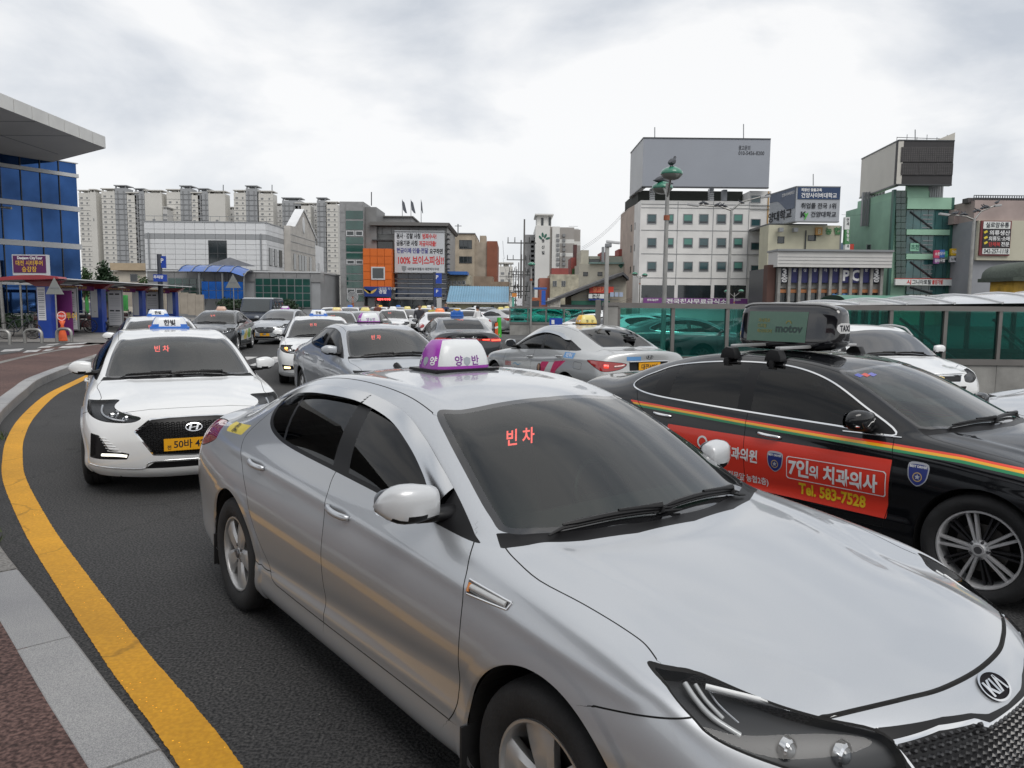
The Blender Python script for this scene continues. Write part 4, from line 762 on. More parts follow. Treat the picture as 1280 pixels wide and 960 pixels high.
# ---- PC-room building
Y = 74; t, ox = bthing('pc_room_building', 'two storey building with white fascia, concrete fins and navy letter banners', 1035, Y)
wbox(t, ox, Y, 'fascia', 967.5, 1109, 314.5, 334.8, -1.1, 1.6, m_('fascia_white', (.58,.57,.55), a=.06)); wbox(t, ox, Y, 'fascia_cap', 966.5, 1109.8, 313, 315.4, -1.3, 1.8, FRAMEG)
for k in (1, 2, 3): wbox(t, ox, Y, 'fascia_joint', 968, 1108.5, 318+k*4.2, 318.35+k*4.2, -1.13, -1.09, FRAMEG)
wbox(t, ox, Y, 'wall', 969, 1103, 334.8, None, .2, 8, FRAMED); wbox(t, ox, Y, 'brick_side', 960, 970, 331, None, 0, 1.2, m_('dark_brown_side', (.10,.05,.04)))
wbox(t, ox, Y, 'spandrel', 970, 1102, 354, 361, .0, .3, CONC)
BNV = mat('banner_navy_dark', (.018,.02,.11), .5)
for k in range(11): wbox(t, ox, Y, 'concrete_fin', 971+k*12.75, 974.4+k*12.75, 334.8, None, -.5, .2, CONC)
words = ['3층', '', '', '', '', '', 'P', 'C', '', '3층']
for k in range(10):
 u0, u1 = 974.9+k*12.75, 983.4+k*12.75
 wbox(t, ox, Y, 'letter_banner', u0, u1, 335.4, 353.5, -.3, -.15, BNV if k not in (0, 9) else mat('banner_ink', (.015,.017,.035), .5))
 if words[k] == '3층':
  wtext(t, ox, Y, '3', (u0+u1)/2, 340, .8, WHITEP, -.32, 1.2, .03); wtext(t, ox, Y, '층', (u0+u1)/2, 348.5, .75, WHITEP, -.32, 1, .01)
 elif words[k]: wtext(t, ox, Y, words[k], (u0+u1)/2, 344.5, 1.35, WHITEP, -.32, .95, .05)
 else: wtext(t, ox, Y, ('삼', '성', '왕', '자', '대', '', '', '', '형')[k-1] if k != 8 else '방', (u0+u1)/2, 338, .34, WHITEP, -.32, 1)
 wbox(t, ox, Y, 'orange_strip', u0-.3, u1+.3, 361.8, 366, -.1, .2, m_('faded_orange', (.42,.18,.08)))
 wbox(t, ox, Y, 'shop_window', u0-.3, u1+.3, 366.4, 377, -.06, .15, GLDARK)
for s, k in (('역', 5), ('전', 6)): wtext(t, ox, Y, s, 979.2+k*12.75, 371, .62, mat('neon_blue', (.12,.30,.65), .4), -.1, 1, .02)
wbox(t, ox, Y, 'red_band', 1000, 1102, 377.5, 380, -.12, .1, mat('sign_red', (.50,.05,.03), .5))
sgn = thing('upright_green_sign', 'tall narrow green and white sign left of the green building', 'sign', (at(1058.5, 340, 80).x, 80, 0)); o2 = at(1058.5, 340, 80).x
for v0, v1, m in ((271.5,287,DRIVERW),(287,305.5,GRN),(305.5,313,DRIVERW)): wbox(sgn, o2, 80, 'panel', 1056.3, 1062, v0, v1, -.1, .4, m)
for s, v in (('연', 275), ('세', 280), ('정', 290), ('형', 295), ('외', 300), ('과', 308)): wtext(sgn, o2, 80, s, 1059.2, v, .36, INK if v < 287 or v > 305 else WHITEP, -.12)
sgn = thing('small_red_sign', 'small red square sign between the green building and the upright sign', 'sign', (at(1065, 310, 82).x, 82, 0)); wbox(sgn, at(1065, 310, 82).x, 82, 'panel', 1062.5, 1067.5, 305, 313, 0, .3, mat('sign_red', (.50,.05,.03), .5))
# ---- green building with dark LED board
Y = 80; t, ox = bthing('green_building', 'mint green six storey building with glass front and stair windows', 1150, Y)
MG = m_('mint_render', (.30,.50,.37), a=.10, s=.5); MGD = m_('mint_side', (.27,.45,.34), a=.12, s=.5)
xm = at(1117, 300, Y).x-ox; zt = at(1117, 266, Y).z; xs_, ys_ = at(1074.5, 300, Y+11).x-ox, 11
z2 = at(1095, 270, Y).z; z3 = at(1140, 237, Y).z
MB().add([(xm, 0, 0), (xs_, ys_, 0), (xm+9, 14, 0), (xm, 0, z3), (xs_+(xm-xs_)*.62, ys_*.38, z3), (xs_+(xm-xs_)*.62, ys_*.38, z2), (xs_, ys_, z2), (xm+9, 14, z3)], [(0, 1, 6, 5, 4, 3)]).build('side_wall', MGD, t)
MB().box(xm+.05, at(1192, 300, Y).x-ox-.05, .3, 12, 0, at(1150, 247, Y).z).build('core_wall', MGD, t); MB().box(xm+.05, at(1160, 300, Y).x-ox, .3, 9, at(1150, 247, Y).z, z3-.05).build('core_wall', MG, t)
for (u0, u1, v0, v1) in ((1134,1160,232,247),(1134,1192,247,261.5),(1133,1190,287,293.8),(1132.5,1189,317.5,324.3)): wbox(t, ox, Y, 'green_spandrel', u0, u1, v0, v1, -.12, .35, MG)
TGL = mat('teal_shop_glass', (.03,.10,.10), .05, spec=.9, noise=(.35,.5))
for v0, v1 in ((262.5,286.3),(294.6,316.8),(325.2,348.3),(357.5,368)):
 for k in range(6):
  a, b = 1133.5+k*9.2, 1133.5+(k+1)*9.2; wbox(t, ox, Y, 'glass_pane', a+.25, b-.25, v0, v1, .05, .25, TGL)
 p0, p1 = at(1138, v0+2, Y), at(1165, v1-1, Y)
 MB().tube([(p0.x-ox, .0, p0.z), (p1.x-ox, .0, p1.z)], .10, 4).build('stair_line', FRAMED, t)
 q0 = at(1160, v0+3, Y); 
 for j in range(4): MB().box(q0.x-ox-.5, q0.x-ox+.5, -.0, .06, q0.z-.3-j*.42, q0.z-.22-j*.42).build('stair_rung', FRAMEG, t)
wbox(t, ox, Y, 'frame_edge', 1189.5, 1192.5, 247, None, -.16, .4, mat('dark_green_frame', (.03,.10,.08), .4)); wbox(t, ox, Y, 'frame_edge', 1117, 1120, 237, None, -.1, .35, MATS['dark_green_frame'])
for k in range(15):
 v = 239+k*7.9
 for a in (0, 1): wbox(t, ox, Y, 'stair_pane', 1120.4+a*6.3, 1126.2+a*6.3, v, v+7.2, .0, .2, mat('stair_glass', (.022,.06,.05), .08, spec=.9, noise=(1,.3)))
wbox(t, ox, Y, 'logo_square', 1138, 1149, 304, 314, -.05, .05, mat('logo_mint', (.25,.50,.36), .5)); wtext(t, ox, Y, '초천', 1143.5, 309, .55, LEAF, -.07)
wwin(t, ox, Y+5, 1080, 1085.5, 306, 313, FRAMEG, GLDARK, y=4.4)
for k in range(8): wbox(t, ox, Y, 'corrugated_fin', 1160+k*2.9, 1162+k*2.9, 231.5, 246.8, .4, .7, FRAMEG)
for k in range(8): x_ = at(1085+k*2.6, 250, Y+5).x-ox; MB().box(x_, x_+.12, 4.6+.2*(8-k), 5.0+.2*(8-k), z2-.4, z3+.6).build('corrugated_fin', FRAMEG, t)
sgn = thing('wig_shop_sign', 'long white shop sign with red and black characters on the green building', 'sign', (ox, Y, 0)); wbox(sgn, ox, Y, 'board', 1116.3, 1187, 348.6, 356.8, -.55, -.2, DRIVERW); wbox(sgn, ox, Y, 'red_edge', 1116.3, 1187, 348.2, 349, -.57, -.18, MATS['sign_red'])
wtext(sgn, ox, Y, '시', 1130, 352.9, .5, BR, -.57, 1.1, .02, u1=1135.8); wtext(sgn, ox, Y, '그니아토탈', 1136.6, 352.9, .5, INK, -.57, .95, .01, u1=1160.5); wtext(sgn, ox, Y, '붙임가발', 1161.3, 352.9, .5, BR, -.57, .85, .02, u1=1175)
sgn = thing('lower_shop_sign', 'row of white lower shop signs at the foot of the green building', 'sign', (ox, Y, 0))
for u0, u1, s in ((1133,1145.5,'백반'),(1147,1163.5,'홍삼'),(1164.5,1182,'건강식품')): wbox(sgn, ox, Y, 'board', u0, u1, 368.8, 374, -.6, -.3, DRIVERW); wtext(sgn, ox, Y, s, (u0+u1)/2, 371.3, .36, INK, -.62)
DKL = m_('led_board_dark', (.028,.026,.028), .5, .1, 1)
t, ox, K_, L_, R_ = bill('led_billboard', 'broken dark LED billboard with a cream blank side on the green building', 79, 1077.5, 1123.5, 1193, 191, 174.5, 181, 241, 231.5, 230, 10, 0, m_('board_cream', (.55,.53,.48), .6, .05, .4), DKL)
for r, (v0, v1) in enumerate(((184,202.5),(204.5,219))):
 n = 6 if r == 0 else 3
 for k in range(n):
  u0 = 1126+(1191-1126)*k/n+.5; u1 = 1126+(1191-1126)*(k+1)/n-.9; a, b = at(u0, v0, 79), at(u1, v1, 79)
  mod = MB().box(a.x-ox, b.x-ox, -.10, -.0, b.z, a.z).build('led_module', m_('led_module_grey', (.085,.08,.08), .5, .15, 2), t)
  g = MB(); nx_, nz2 = max(4, int((b.x-a.x)/.2)), 8
  for i in range(nx_): x_ = a.x-ox+(b.x-a.x)*(i+.5)/nx_; g.box(x_-.02, x_+.02, -.115, -.1, b.z+.03, a.z-.03)
  for j in range(nz2): z_ = b.z+(a.z-b.z)*(j+.5)/nz2; g.box(a.x-ox+.03, b.x-ox-.03, -.12, -.1, z_-.02, z_+.02)
  tag(g.build('louvre_grid', DKL, mod), kind='stuff')
zt = K_[3]; MB().add([(K_[2].x-1.8, .0, zt), (K_[2].x, .0, zt), (K_[2].x, 0, zt+.75), (K_[2].x-1.8, .25, zt), (K_[2].x, .25, zt), (K_[2].x, .25, zt+.75)], [(0,1,2),(3,5,4),(0,2,5,3),(1,4,5,2)]).build('torn_corner', MATS['board_cream'], t)
rl = MB(); [rl.tube([(K_[1].x+k*1.0, .4, zt), (K_[1].x+k*1.0, .4, zt+.35+.25*(k % 2))], .03, 4) for k in range(6)]; rl.tube([(K_[1].x, .4, zt+.3), (K_[2].x-1, .4, zt+.2)], .03, 4); rl.build('top_rail', FRAMED, t)
tag(MB().tube([at(1144, 176, 80), at(1144, 162, 80)], .05, 5).build('lightning_rod', FRAMEG), 'thin rod above the dark LED billboard', 'lightning rod')
# ---- clothing wholesale building at the right edge
Y = 76; t, ox = bthing('clothing_wholesale_building', 'pinkish and grey wholesale building with cream wall at the right edge', 1250, Y)
PKW = m_('dusty_pink_wall', (.36,.29,.27), a=.1); wbox(t, ox, Y, 'upper_wall', 1222, 1330, 250, 276, .4, 14, PKW); wbox(t, ox, Y, 'upper_wall', 1215.5, 1222, 257, 276, 3, 14, PKW); wbox(t, ox, Y, 'lower_wall', 1220, 1330, 276, None, .6, 14, m_('block_grey', (.27,.28,.30), a=.08)); wbox(t, ox, Y, 'cream_wall', 1225.5, 1330, 275.5, 325.5, .2, .7, m_('cream_panel_wall', (.50,.48,.38), a=.05)); wbox(t, ox, Y, 'side_wall', 1190.5, 1220, 268, None, 5, 14, PKW)
rl = MB()
for k in range(34): a = at(1222+k*3, 250, Y); rl.box(a.x-ox-.03, a.x-ox+.03, .6, .66, a.z, a.z+.5)
for dz in (.0, .25, .5): a, b = at(1222, 250, Y), at(1324, 250, Y); rl.box(a.x-ox, b.x-ox, .58, .68, a.z+dz, a.z+dz+.06)
rl.build('roof_railing', FRAMED, t); wbox(t, ox, Y, 'roof_band', 1218, 1330, 246, 252, 1, 2, m_('roof_dark', (.10,.09,.09)))
for k in range(9): wbox(t, ox, Y, 'wall_joint', 1221.5, 1225.2, 281+k*6, 281.4+k*6, .55, .62, FRAMEG)
for k, (u0, u1, v0, v1) in enumerate(((1192,1199,313,326),)): wbox(t, ox, Y, 'shop_front', 1190, 1219, 325, 372, 4.8, 5, GLDARK)
for u in (1191,1198,1205,1213): wbox(t, ox, Y, 'window', u, u+5.5, 298.5, 309, 4.85, 5, TGL)
sgn = thing('wholesale_sign', 'large black and white clothing wholesale sign with a phone number', 'sign', (ox, Y, 0))
wbox(sgn, ox, Y, 'frame', 1227, 1265, 275.8, 319.5, -.0, .18, mat('maroon_frame', (.16,.025,.03), .5)); wbox(sgn, ox, Y, 'top_field', 1229.5, 1263, 277, 286, -.05, .0, DRIVERW); wbox(sgn, ox, Y, 'dark_field', 1229, 1263.5, 286.3, 310, -.05, .0, mat('sign_black', (.02,.02,.022), .5)); wbox(sgn, ox, Y, 'bottom_field', 1228, 1262, 310.5, 317.7, -.05, .0, DRIVERW)
wtext(sgn, ox, Y, '실로암유통', 1232, 281.5, .55, INK, -.07, .95, u1=1261); wtext(sgn, ox, Y, '의류생산', 1236.3, 291.3, .50, WHITEP, -.07, 1.15, u1=1262); wtext(sgn, ox, Y, '의류도·소매', 1235.5, 298.5, .46, WHITEP, -.07, .98, u1=1261.7); wtext(sgn, ox, Y, '단체복', 1235.3, 305.5, .46, mat('banner_red', (.55,.06,.06)), -.07, .95, u1=1249.5); wtext(sgn, ox, Y, '전문', 1250.8, 305.5, .46, WHITEP, -.07, .95, u1=1261); wtext(sgn, ox, Y, '042-257-1118', 1229.3, 314, .60, INK, -.07, .82, u1=1260)
for v in (290, 297, 303.5): p = at(1231.8, v, Y); MB().cbox((p.x-ox, -.06, p.z), (.34, .02, .2), R=Matrix.Rotation(-.5, 3, 'Y')).build('yellow_tab', mat('tab_yellow', (.7,.55,.05), .5), sgn)
sgn = thing('side_sign', 'white sign with black characters on the wall behind the street lamp', 'sign', (ox, Y, 0)); wbox(sgn, ox, Y+4, 'board', 1191, 1221, 277, 292, 4, 4.3, DRIVERW); wtext(sgn, ox, Y+4, '실로암유통', 1193, 286, .62, INK, 3.97, .9, .02, u1=1219); wtext(sgn, ox, Y+4, '의류도매', 1206, 280, .3, INK, 3.97); 
for k, (u0, u1, c) in enumerate(((1191,1196.5,(.05,.16,.42)),(1196.8,1202,(.12,.3,.5)),(1202.3,1207.5,(.5,.12,.12)),(1211,1217.5,(.05,.2,.5)))): wbox(sgn, ox, Y+4, 'lower_board', u0, u1, 292.5, 299, 4, 4.3, mat('tile_col%d' % k, c, .5))
sgn = thing('shop_board_cluster', 'cluster of pink, blue, purple and yellow shop boards left of the lamp post', 'sign', (ox, Y, 0))
for k, (u0, u1, v0, v1, c, s) in enumerate(((1189.5,1196,310,320,(.60,.06,.14),'소문'),(1196.3,1202.8,309.5,319.5,(.04,.14,.45),'당구'),(1189.5,1195.5,320.5,327.5,(.28,.10,.30),'장터'),(1196,1202.8,320,327,(.05,.05,.06),'국밥'),(1211,1218.5,308,317,(.70,.45,.03),'가요'),(1210,1217.5,318,325.5,(.6,.6,.62),'노래'),(1203,1206.5,311,319,(.04,.3,.16),''))):
 wbox(sgn, ox, Y, 'board', u0, u1, v0, v1, 3.0, 3.3, mat('board_c%d' % k, c, .5)); 
 if s: wtext(sgn, ox, Y, s, (u0+u1)/2, (v0+v1)/2, .34, WHITEP if k != 5 else INK, 2.97)
pav = thing('market_pavilion', 'yellow market kiosk with a dark tiled curved roof at the right edge', 'kiosk', (at(1275, 360, 60).x, 60, 0)); o2 = at(1275, 360, 60).x
wbox(pav, o2, 60, 'wall', 1268, 1300, 349, 375, 0, 3, mat('kiosk_yellow', (.50,.30,.03), .5, noise=(1.5,.3))); 
z_ = at(1275, 347, 60).z; V = []; F = []; n = 14
for k in range(n+1):
 a = math.pi*k/n; 
 for y in (-.6, 3.6): V.append((2.2-3.1*math.cos(a)+0.0, y, z_+.1+1.25*math.sin(a)**.8 if 0 < k < n else z_))
for k in range(n): F.append((2*k, 2*k+1, 2*k+3, 2*k+2))
F.append(tuple(2*k for k in range(n+1))); mesh_obj('tiled_roof', V, F, mat('dark_green_tile', (.05,.065,.05), .5, noise=(6,.3)), pav, True)
MB().box(-1.1, 6, -.8, 3.7, z_-.28, z_).build('eaves', MATS['dark_green_tile'], pav)
# hills
def hill(pts, Y, m, label):
 V = []; F = []
 for k, (u, v) in enumerate(pts):
  p = at(u, v, Y); V += [(p.x, Y, 0), (p.x, Y, p.z), (p.x, Y+600, p.z*.8), (p.x, Y+900, 0)]
 for k in range(len(pts)-1):
  for j in range(3): F.append((k*4+j, (k+1)*4+j, (k+1)*4+j+1, k*4+j+1))
 o = mesh_obj('hill', V, F, m); tag(o, kind='structure'); return o
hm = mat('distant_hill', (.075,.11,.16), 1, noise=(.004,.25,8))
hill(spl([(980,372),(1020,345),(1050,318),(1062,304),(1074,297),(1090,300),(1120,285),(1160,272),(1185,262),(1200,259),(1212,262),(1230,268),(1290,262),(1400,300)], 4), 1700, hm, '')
# ================================================================= street furniture
def lamp_dome(mb_shade, c, r):
 mb_shade.lathe([(0, r*.52), (r*.35, r*.48), (r*.72, r*.30), (r*.95, .02), (r, -.02), (r*.97, -.05)], 24, lambda a, z, t: (c[0]+a*math.cos(t), c[1]+a*math.sin(t), c[2]+z))
GSH = mat('lamp_green', (.03,.19,.12), .3, coat=.6, noise=(5,.15)); LGL = mat('lamp_bowl', (.20,.20,.18), .35, coat=.5)
def twin_lamp(u, v, Y, rad_, heads, ztop_v, label, zb=0, pole_r=.056):
 b = at(u, v, Y); t = thing('street_lamp', label, 'street lamp', (b.x, Y, zb)); zt = at(u, ztop_v, Y).z-zb
 MB().tube([(0, 0, 0), (0, 0, zt*.5), (0, 0, zt)], [pole_r*1.15, pole_r, pole_r*.85], 14).build('pole', STEEL, t, auto=.8)
 MB().tube([(0, 0, zt-.9), (0, 0, zt-.78)], pole_r*1.35, 14).build('collar', mat('rust_collar', (.30,.09,.04), .6), t, auto=.8)
 for (hu, hv, dy) in heads:
  p = at(hu, hv, Y+dy); c = (p.x-b.x, dy, p.z-zb); h = MB(); lamp_dome(h, c, rad_); s = h.build('lamp_shade', GSH, t, smooth=True)
  g = MB().lathe([(rad_*.96, -.03), (rad_*.9, -rad_*.30), (rad_*.6, -rad_*.58), (rad_*.25, -rad_*.68), (0, -rad_*.70)], 24, lambda a, z, t_: (c[0]+a*math.cos(t_), c[1]+a*math.sin(t_), c[2]+z)).build('glass_bowl', LGL, s, smooth=True)
  MB().tube([(0, 0, zt-.35), (c[0]*.5, dy*.5, zt-.1), (c[0], c[1], c[2]-.02)], [pole_r*.5]*3, 8).build('arm', STEEL, t, auto=.8)
 return t, b
twin_lamp(828.5, 432, 19.5, .27, [(839.5, 215.5, -.5), (828, 233.5, .9)], 229, 'tall steel street lamp with two green dome heads before the white office block')
twin_lamp(663, 424, 44, .21, [(664.5, 330, 0)], 331, 'slim street lamp with one green dome head beside the power poles', pole_r=.06)
twin_lamp(799, 385, 85, .33, [(793.5, 342, 0), (806, 343.5, 0)], 345, 'small far lamp with two green domes at the left foot of the office block', pole_r=.07)
twin_lamp(917.5, 378, 68, .24, [(908.5, 364, 0), (926.5, 363.5, 0)], 366, 'small far lamp with two green domes in front of the purple sign', pole_r=.05)
def yarm(u, vb, Y, pts, label):
 b = at(u, vb, Y); t = thing('street_lamp', label, 'street lamp', (b.x, Y, 0)); jt = at(u, pts[0], Y).z
 MB().tube([(0, 0, 0), (0, 0, jt)], [.14, .09], 12).build('pole', STEEL, t, auto=.8)
 for (ua, va) in pts[1:]:
  p = at(ua, va, Y); x, z = p.x-b.x, p.z; MB().tube([(0, 0, jt-.1), (x*.25, 0, jt+(z-jt)*.55), (x*.8, 0, z)], [.07, .055, .045], 8).build('arm', STEEL, t, auto=.8)
  MB().cbox((x*.9, 0, z), (abs(x)*.27, .28, .16), R=Matrix.Rotation(-math.copysign(.12, x), 3, 'Y')).build('lamp_head', mat('lamp_head_grey', (.38,.38,.38), .4), t, bevel=.05)
 return t
yarm(909, 400, 55, [261, (861, 256), (961, 246)], 'tall two armed street lamp with pigeons before the white office block')
yarm(1209, 400, 55, [273, (1175.5, 268), (1250, 257)], 'tall two armed street lamp with pigeons before the wholesale building')
# big grey pole at left edge
b = gp(5, 412, KH); t = thing('street_lamp', 'thick grey lamp post at the far left edge beside the shelter', 'street lamp', (b.x, b.y, KH)); MB().tube([(0, 0, 0), (-.28, 0, 9)], [.10, .075], 14).build('pole', STEEL, t, auto=.8)
MB().tube([(0, 0, 0), (0, 0, .04)], .2, 12).build('base_plate', STEEL, t); MB().tube([(-.2, 0, 6.3), (.15, 0, 6.35), (.75, 0, 6.3)], [.04, .04, .07], 8).build('side_lamp', STEEL, t, auto=.8)
# camera pole at the end of the barrier
b = at(757, 400, 15.2); t = thing('camera_pole', 'square steel pole with a white camera lamp beside the glass barrier', 'pole', (b.x, 15.2, 0)); zt = at(757, 308, 15.2).z
MB().box(-.038, .038, -.038, .038, 0, zt).build('pole', STEEL, t, bevel=.012); MB().cbox((.02, 0, zt+.02), (.12, .14, .07)).build('head_box', FRAMEG, t, bevel=.01); MB().cbox((-.08, 0, zt-.16), (.05, .08, .30)).build('side_box', FRAMEG, t, bevel=.01)
MB().cbox((.11, -.02, zt+.08), (.27, .1, .05), R=Matrix.Rotation(.10, 3, 'Y')).build('lamp_head', FRAMEW, t, bevel=.02)
# power poles with crossarms
POLE = mat('concrete_pole', (.13,.125,.12), .8, noise=(2,.2)); BLK = mat('cable_black', (.015,.015,.015), .6)
tops = []
for k, (u, v, Y) in enumerate(((655.6, 274, 62), (652, 318, 84), (648.5, 328, 104), (645, 333, 128), (642, 338, 155), (651.5, 300, 74))):
 p = at(u, v, Y); t = thing('power_pole', ('tallest and nearest utility pole with triple crossarms beside the leaf apartment', 'second utility pole of the row, just left of the tallest', 'third utility pole of the row leading to the far white block', 'fourth utility pole of the receding row', 'farthest thin utility pole of the row', 'utility pole close behind the tallest one, half as high')[k], 'utility pole', (p.x, Y, 0), 0, 'utility poles along the side street')
 MB().tube([(0, 0, 0), (0, 0, p.z)], [.10, .06], 8).build('pole', POLE, t, auto=.8)
 for j, (dz, w_) in enumerate(((1.9, 1.35), (4.4, 1.0), (5.7, .8))):
  if p.z-dz < 2: continue
  a = MB().box(-w_, w_*.7, -.04, .04, p.z-dz, p.z-dz+.08).build('crossarm', BLK, t)
  for x in (-w_*.95, -w_*.55, w_*.3, w_*.6): MB().tube([(x, 0, p.z-dz+.1), (x, 0, p.z-dz+.5)], [.045, .03], 6).build('insulator', BLK, a)
 MB().tube([(.28, -.1, p.z-3.6), (.28, -.1, p.z-2.9)], .13, 8).build('transformer', mat('transformer_grey', (.16,.16,.16), .5), t)
 tops.append(Vector((p.x, Y, p.z)))
def cable(a, b, sag, label, r=.011):
 P = [a+(b-a)*(k/14)-Vector((0, 0, sag*4*(k/14)*(1-k/14))) for k in range(15)]
 tag(MB().tube(P, r, 4, cap=False).build('overhead_cable', BLK), label, 'cable', 'overhead cables')
o_ = sorted(range(6), key=lambda i: tops[i].y)
for i in range(5):
 a, b = tops[o_[i]], tops[o_[i+1]]
 for dx, dz in ((-1.7, -1.7), (.8, -1.7), (-1.2, -4.2), (.5, -4.3), (0, -5.8)): cable(a+Vector((dx, 0, dz)), b+Vector((dx*.9, 0, dz)), .5, 'black wire strung along the row of utility poles')
for dz in (0, .5, 1.0): cable(at(727, 309+dz*4, 95), at(786, 257+dz*4, 93), .5, 'black wire slanting up to the side of the white office block')
for dz in (0, .6): cable(tops[0]+Vector((0, 0, -6-dz)), at(790, 372+dz*3, 70), .9, 'low black wire running right from the tallest utility pole')
cable(at(1052, 268, 80), at(1078, 268.5, 84), .05, 'thin wire from the university billboard to the green building')
# ---------------------------------------------------------------- glass barrier
BF = mat('barrier_frame', (.20,.19,.18), .45, .6, noise=(2,.12))
def barrier(name, label, x0, x1, Y, hw, hg0, hg1, step, thick=.24, zw=CONC):
 t = thing(name, label, 'barrier', (x0, Y, 0)); L = x1-x0; n = max(1, round(L/step)); st2 = L/n
 for k in range(int(n/1)+0):
  MB().box(k*st2+.004, (k+1)*st2-.004, 0, thick, .0, hw).build('wall_slab', zw, t)
 MB().box(-.02, L+.02, -.03, thick+.03, hw, hg0).build('bottom_rail', BF, t); MB().box(-.02, L+.02, -.04, thick+.04, hg1, hg1+.10).build('top_rail', BF, t)
 for k in range(n+1): MB().box(k*st2-.035, k*st2+.035, -.02, .1, hg0, hg1).build('post', BF, t)
 for k in range(n): MB().box(k*st2+.035, (k+1)*st2-.035, .035, .047, hg0, hg1).build('glass_pane', GLTEAL, t)
 return t
xl = at(772, 440, 15.6).x; xr = 17.5
nb = barrier('glass_barrier', 'near long teal glass barrier on a concrete base across the picture', xl, xr, 15.6, .66, .78, 1.745, 1.128)
eb = thing('barrier_end_pier', 'stepped grey pier closing the near glass barrier beside the camera pole', 'pier', (xl, 15.55, 0))
MB().box(-.28, -.02, 0, .34, 0, 1.78).build('pier', CONC, eb, bevel=.01); MB().box(-.30, .0, -.02, .36, 1.78, 1.85).build('cap', BF, eb)
MB().cbox((-.42, -.02, .95), (.10, .12, 1.9)).build('side_tube', BF, eb, bevel=.02); MB().cbox((-.42, -.12, 1.05), (.12, .1, .5)).build('side_box', FRAMEG, eb, bevel=.02)
barrier('glass_barrier', 'second parallel teal glass barrier behind the near one, seen through it', 5.8, xr, 19.8, .66, .78, 1.745, 1.128)
a, b2 = at(637, 418, 44.5).x, at(750, 418, 44.5).x; barrier('glass_barrier', 'small far teal glass barrier behind the silver taxi with the yellow lamp', a, b2, 44.5, .62, .75, 1.52, .95)
barrier('glass_barrier', 'farther rear side of the small glass enclosure', a+.3, b2, 47.5, .62, .75, 1.52, .95)
# handrails inside the stair pit
for k in range(5):
 x = 6.6+k*2.1; tag(MB().tube([(x, 17.4, 1.55), (x+1.9, 18.2, .5)], .035, 8).tube([(x+.25, 17.4, 1.2), (x+1.8, 18.2, .35)], .03, 8).build('handrail', FRAMEW), 'sloping pale handrail inside the stair enclosure behind teal glass', 'handrail', 'handrails in the stair enclosure')
# arched polycarbonate roof over the stairs
POLY = mat('frosted_polycarbonate', (.52,.53,.54), .22, coat=.5, noise=(1.2,.08)); cr_ = thing('stair_canopy', 'low arched frosted canopy with pale ribs over the stair enclosure', 'canopy', (6.0, 15.6, 0))
sec = []
for k in range(13):
 x = k*.96; hgt = .06+.62*min(1, (k/12))**.9; sec.append([(x, 4.3*j/10, 1.80+hgt*math.sin(math.pi*(.12+.88*j/10)) ) for j in range(11)])
for k in range(12):
 A_, B_ = sec[k], sec[k+1]; V = [(p[0]+.02, p[1], p[2]) for p in A_]+[(p[0]-.02, p[1], p[2]) for p in B_]; mesh_obj('roof_sheet', V, [(j, j+1, 11+j+1, 11+j) for j in range(10)], POLY, cr_, True)
for k in range(13): MB().tube([(p[0], p[1], p[2]+.012) for p in sec[k]], .026, 8).build('rib', FRAMEW, cr_, auto=.9)
cr2 = thing('green_arch_canopy', 'dark green arched market awning behind the stair canopy', 'awning', (at(1062, 372, 45).x, 45, 0)); V = []; n = 12
for i, xx in enumerate((0, 3.9, 4.4)):
 for k in range(n+1): a_ = math.pi*k/n; V.append((xx-.2+(-1.0 if i == 0 else 0)*0, 2-2*math.cos(a_), at(1062, 378, 45).z+.45*math.sin(a_)))
mesh_obj('arched_sheet', V, [(i*(n+1)+k, i*(n+1)+k+1, (i+1)*(n+1)+k+1, (i+1)*(n+1)+k) for i in range(2) for k in range(n)], mat('awning_green', (.05,.20,.13), .4), cr2, True)
# ---------------------------------------------------------------- bus / taxi shelter at left
SB = mat('shelter_blue', (.015,.06,.36), .35, coat=.3, noise=(2,.1)); SR = mat('shelter_red', (.30,.02,.03), .35, coat=.3, noise=(2,.15)); PUR = mat('shelter_purple', (.14,.015,.12), .5); PAPER = mat('timetable_paper', (.70,.70,.72), .5); YLET = mat('yellow_letter', (.75,.45,.05), .5)
sh = thing('taxi_shelter', 'long shelter with blue pillars and a red ended grey roof', 'shelter', (-19.5, 32.5, KH))
PB = [(0, 0), (-1.1, 6.1), (-2.0, 12.2), (-2.7, 18.2)]
for k, (x, y) in enumerate(PB):
 MB().box(x-.30, x+.26, y-.22, y+.22, 0, 2.15).build('pillar', SB, sh, bevel=.01)
 MB().prism([(x-.34, 2.15), (x+.30, 2.15), (x+.75, 2.62), (x-.85, 2.62)], y-.2, y+.2, lambda p, t_: (p[0], t_, p[1])).build('pillar_head', SR, sh)
 MB().box(x-.26, x+.06, y-.24, y-.222, .75, 2.12).build('timetable', PAPER, sh)
 for r in range(14): 
  if k == 0: MB().box(x-.22, x+.02, y-.247, y-.241, .84+r*.088, .84+r*.088+.018+.012*(r % 3)).build('print_line', mat('print_grey', (.20,.21,.24), .6), sh)
n = 14; V = []; 
for j in range(n+1):
 f = j/n; x = -2.9*f; y = -.6+19.6*f
 for dx, dz in ((-2.1, 2.50), (-1.5, 2.66), (-.5, 2.80), (.5, 2.80), (1.1, 2.70)): V.append((x+dx, y, dz+.10*f))
mesh_obj('roof_sheet', V, [(j*5+k, j*5+k+1, (j+1)*5+k+1, (j+1)*5+k) for j in range(n) for k in range(4)], mat('shelter_roof_grey', (.20,.22,.27), .35, noise=(1,.12)), sh, True)
MB().tube([V[j*5+4] for j in range(n+1)], .055, 6).build('roof_edge', FRAMEW, sh, auto=.9)
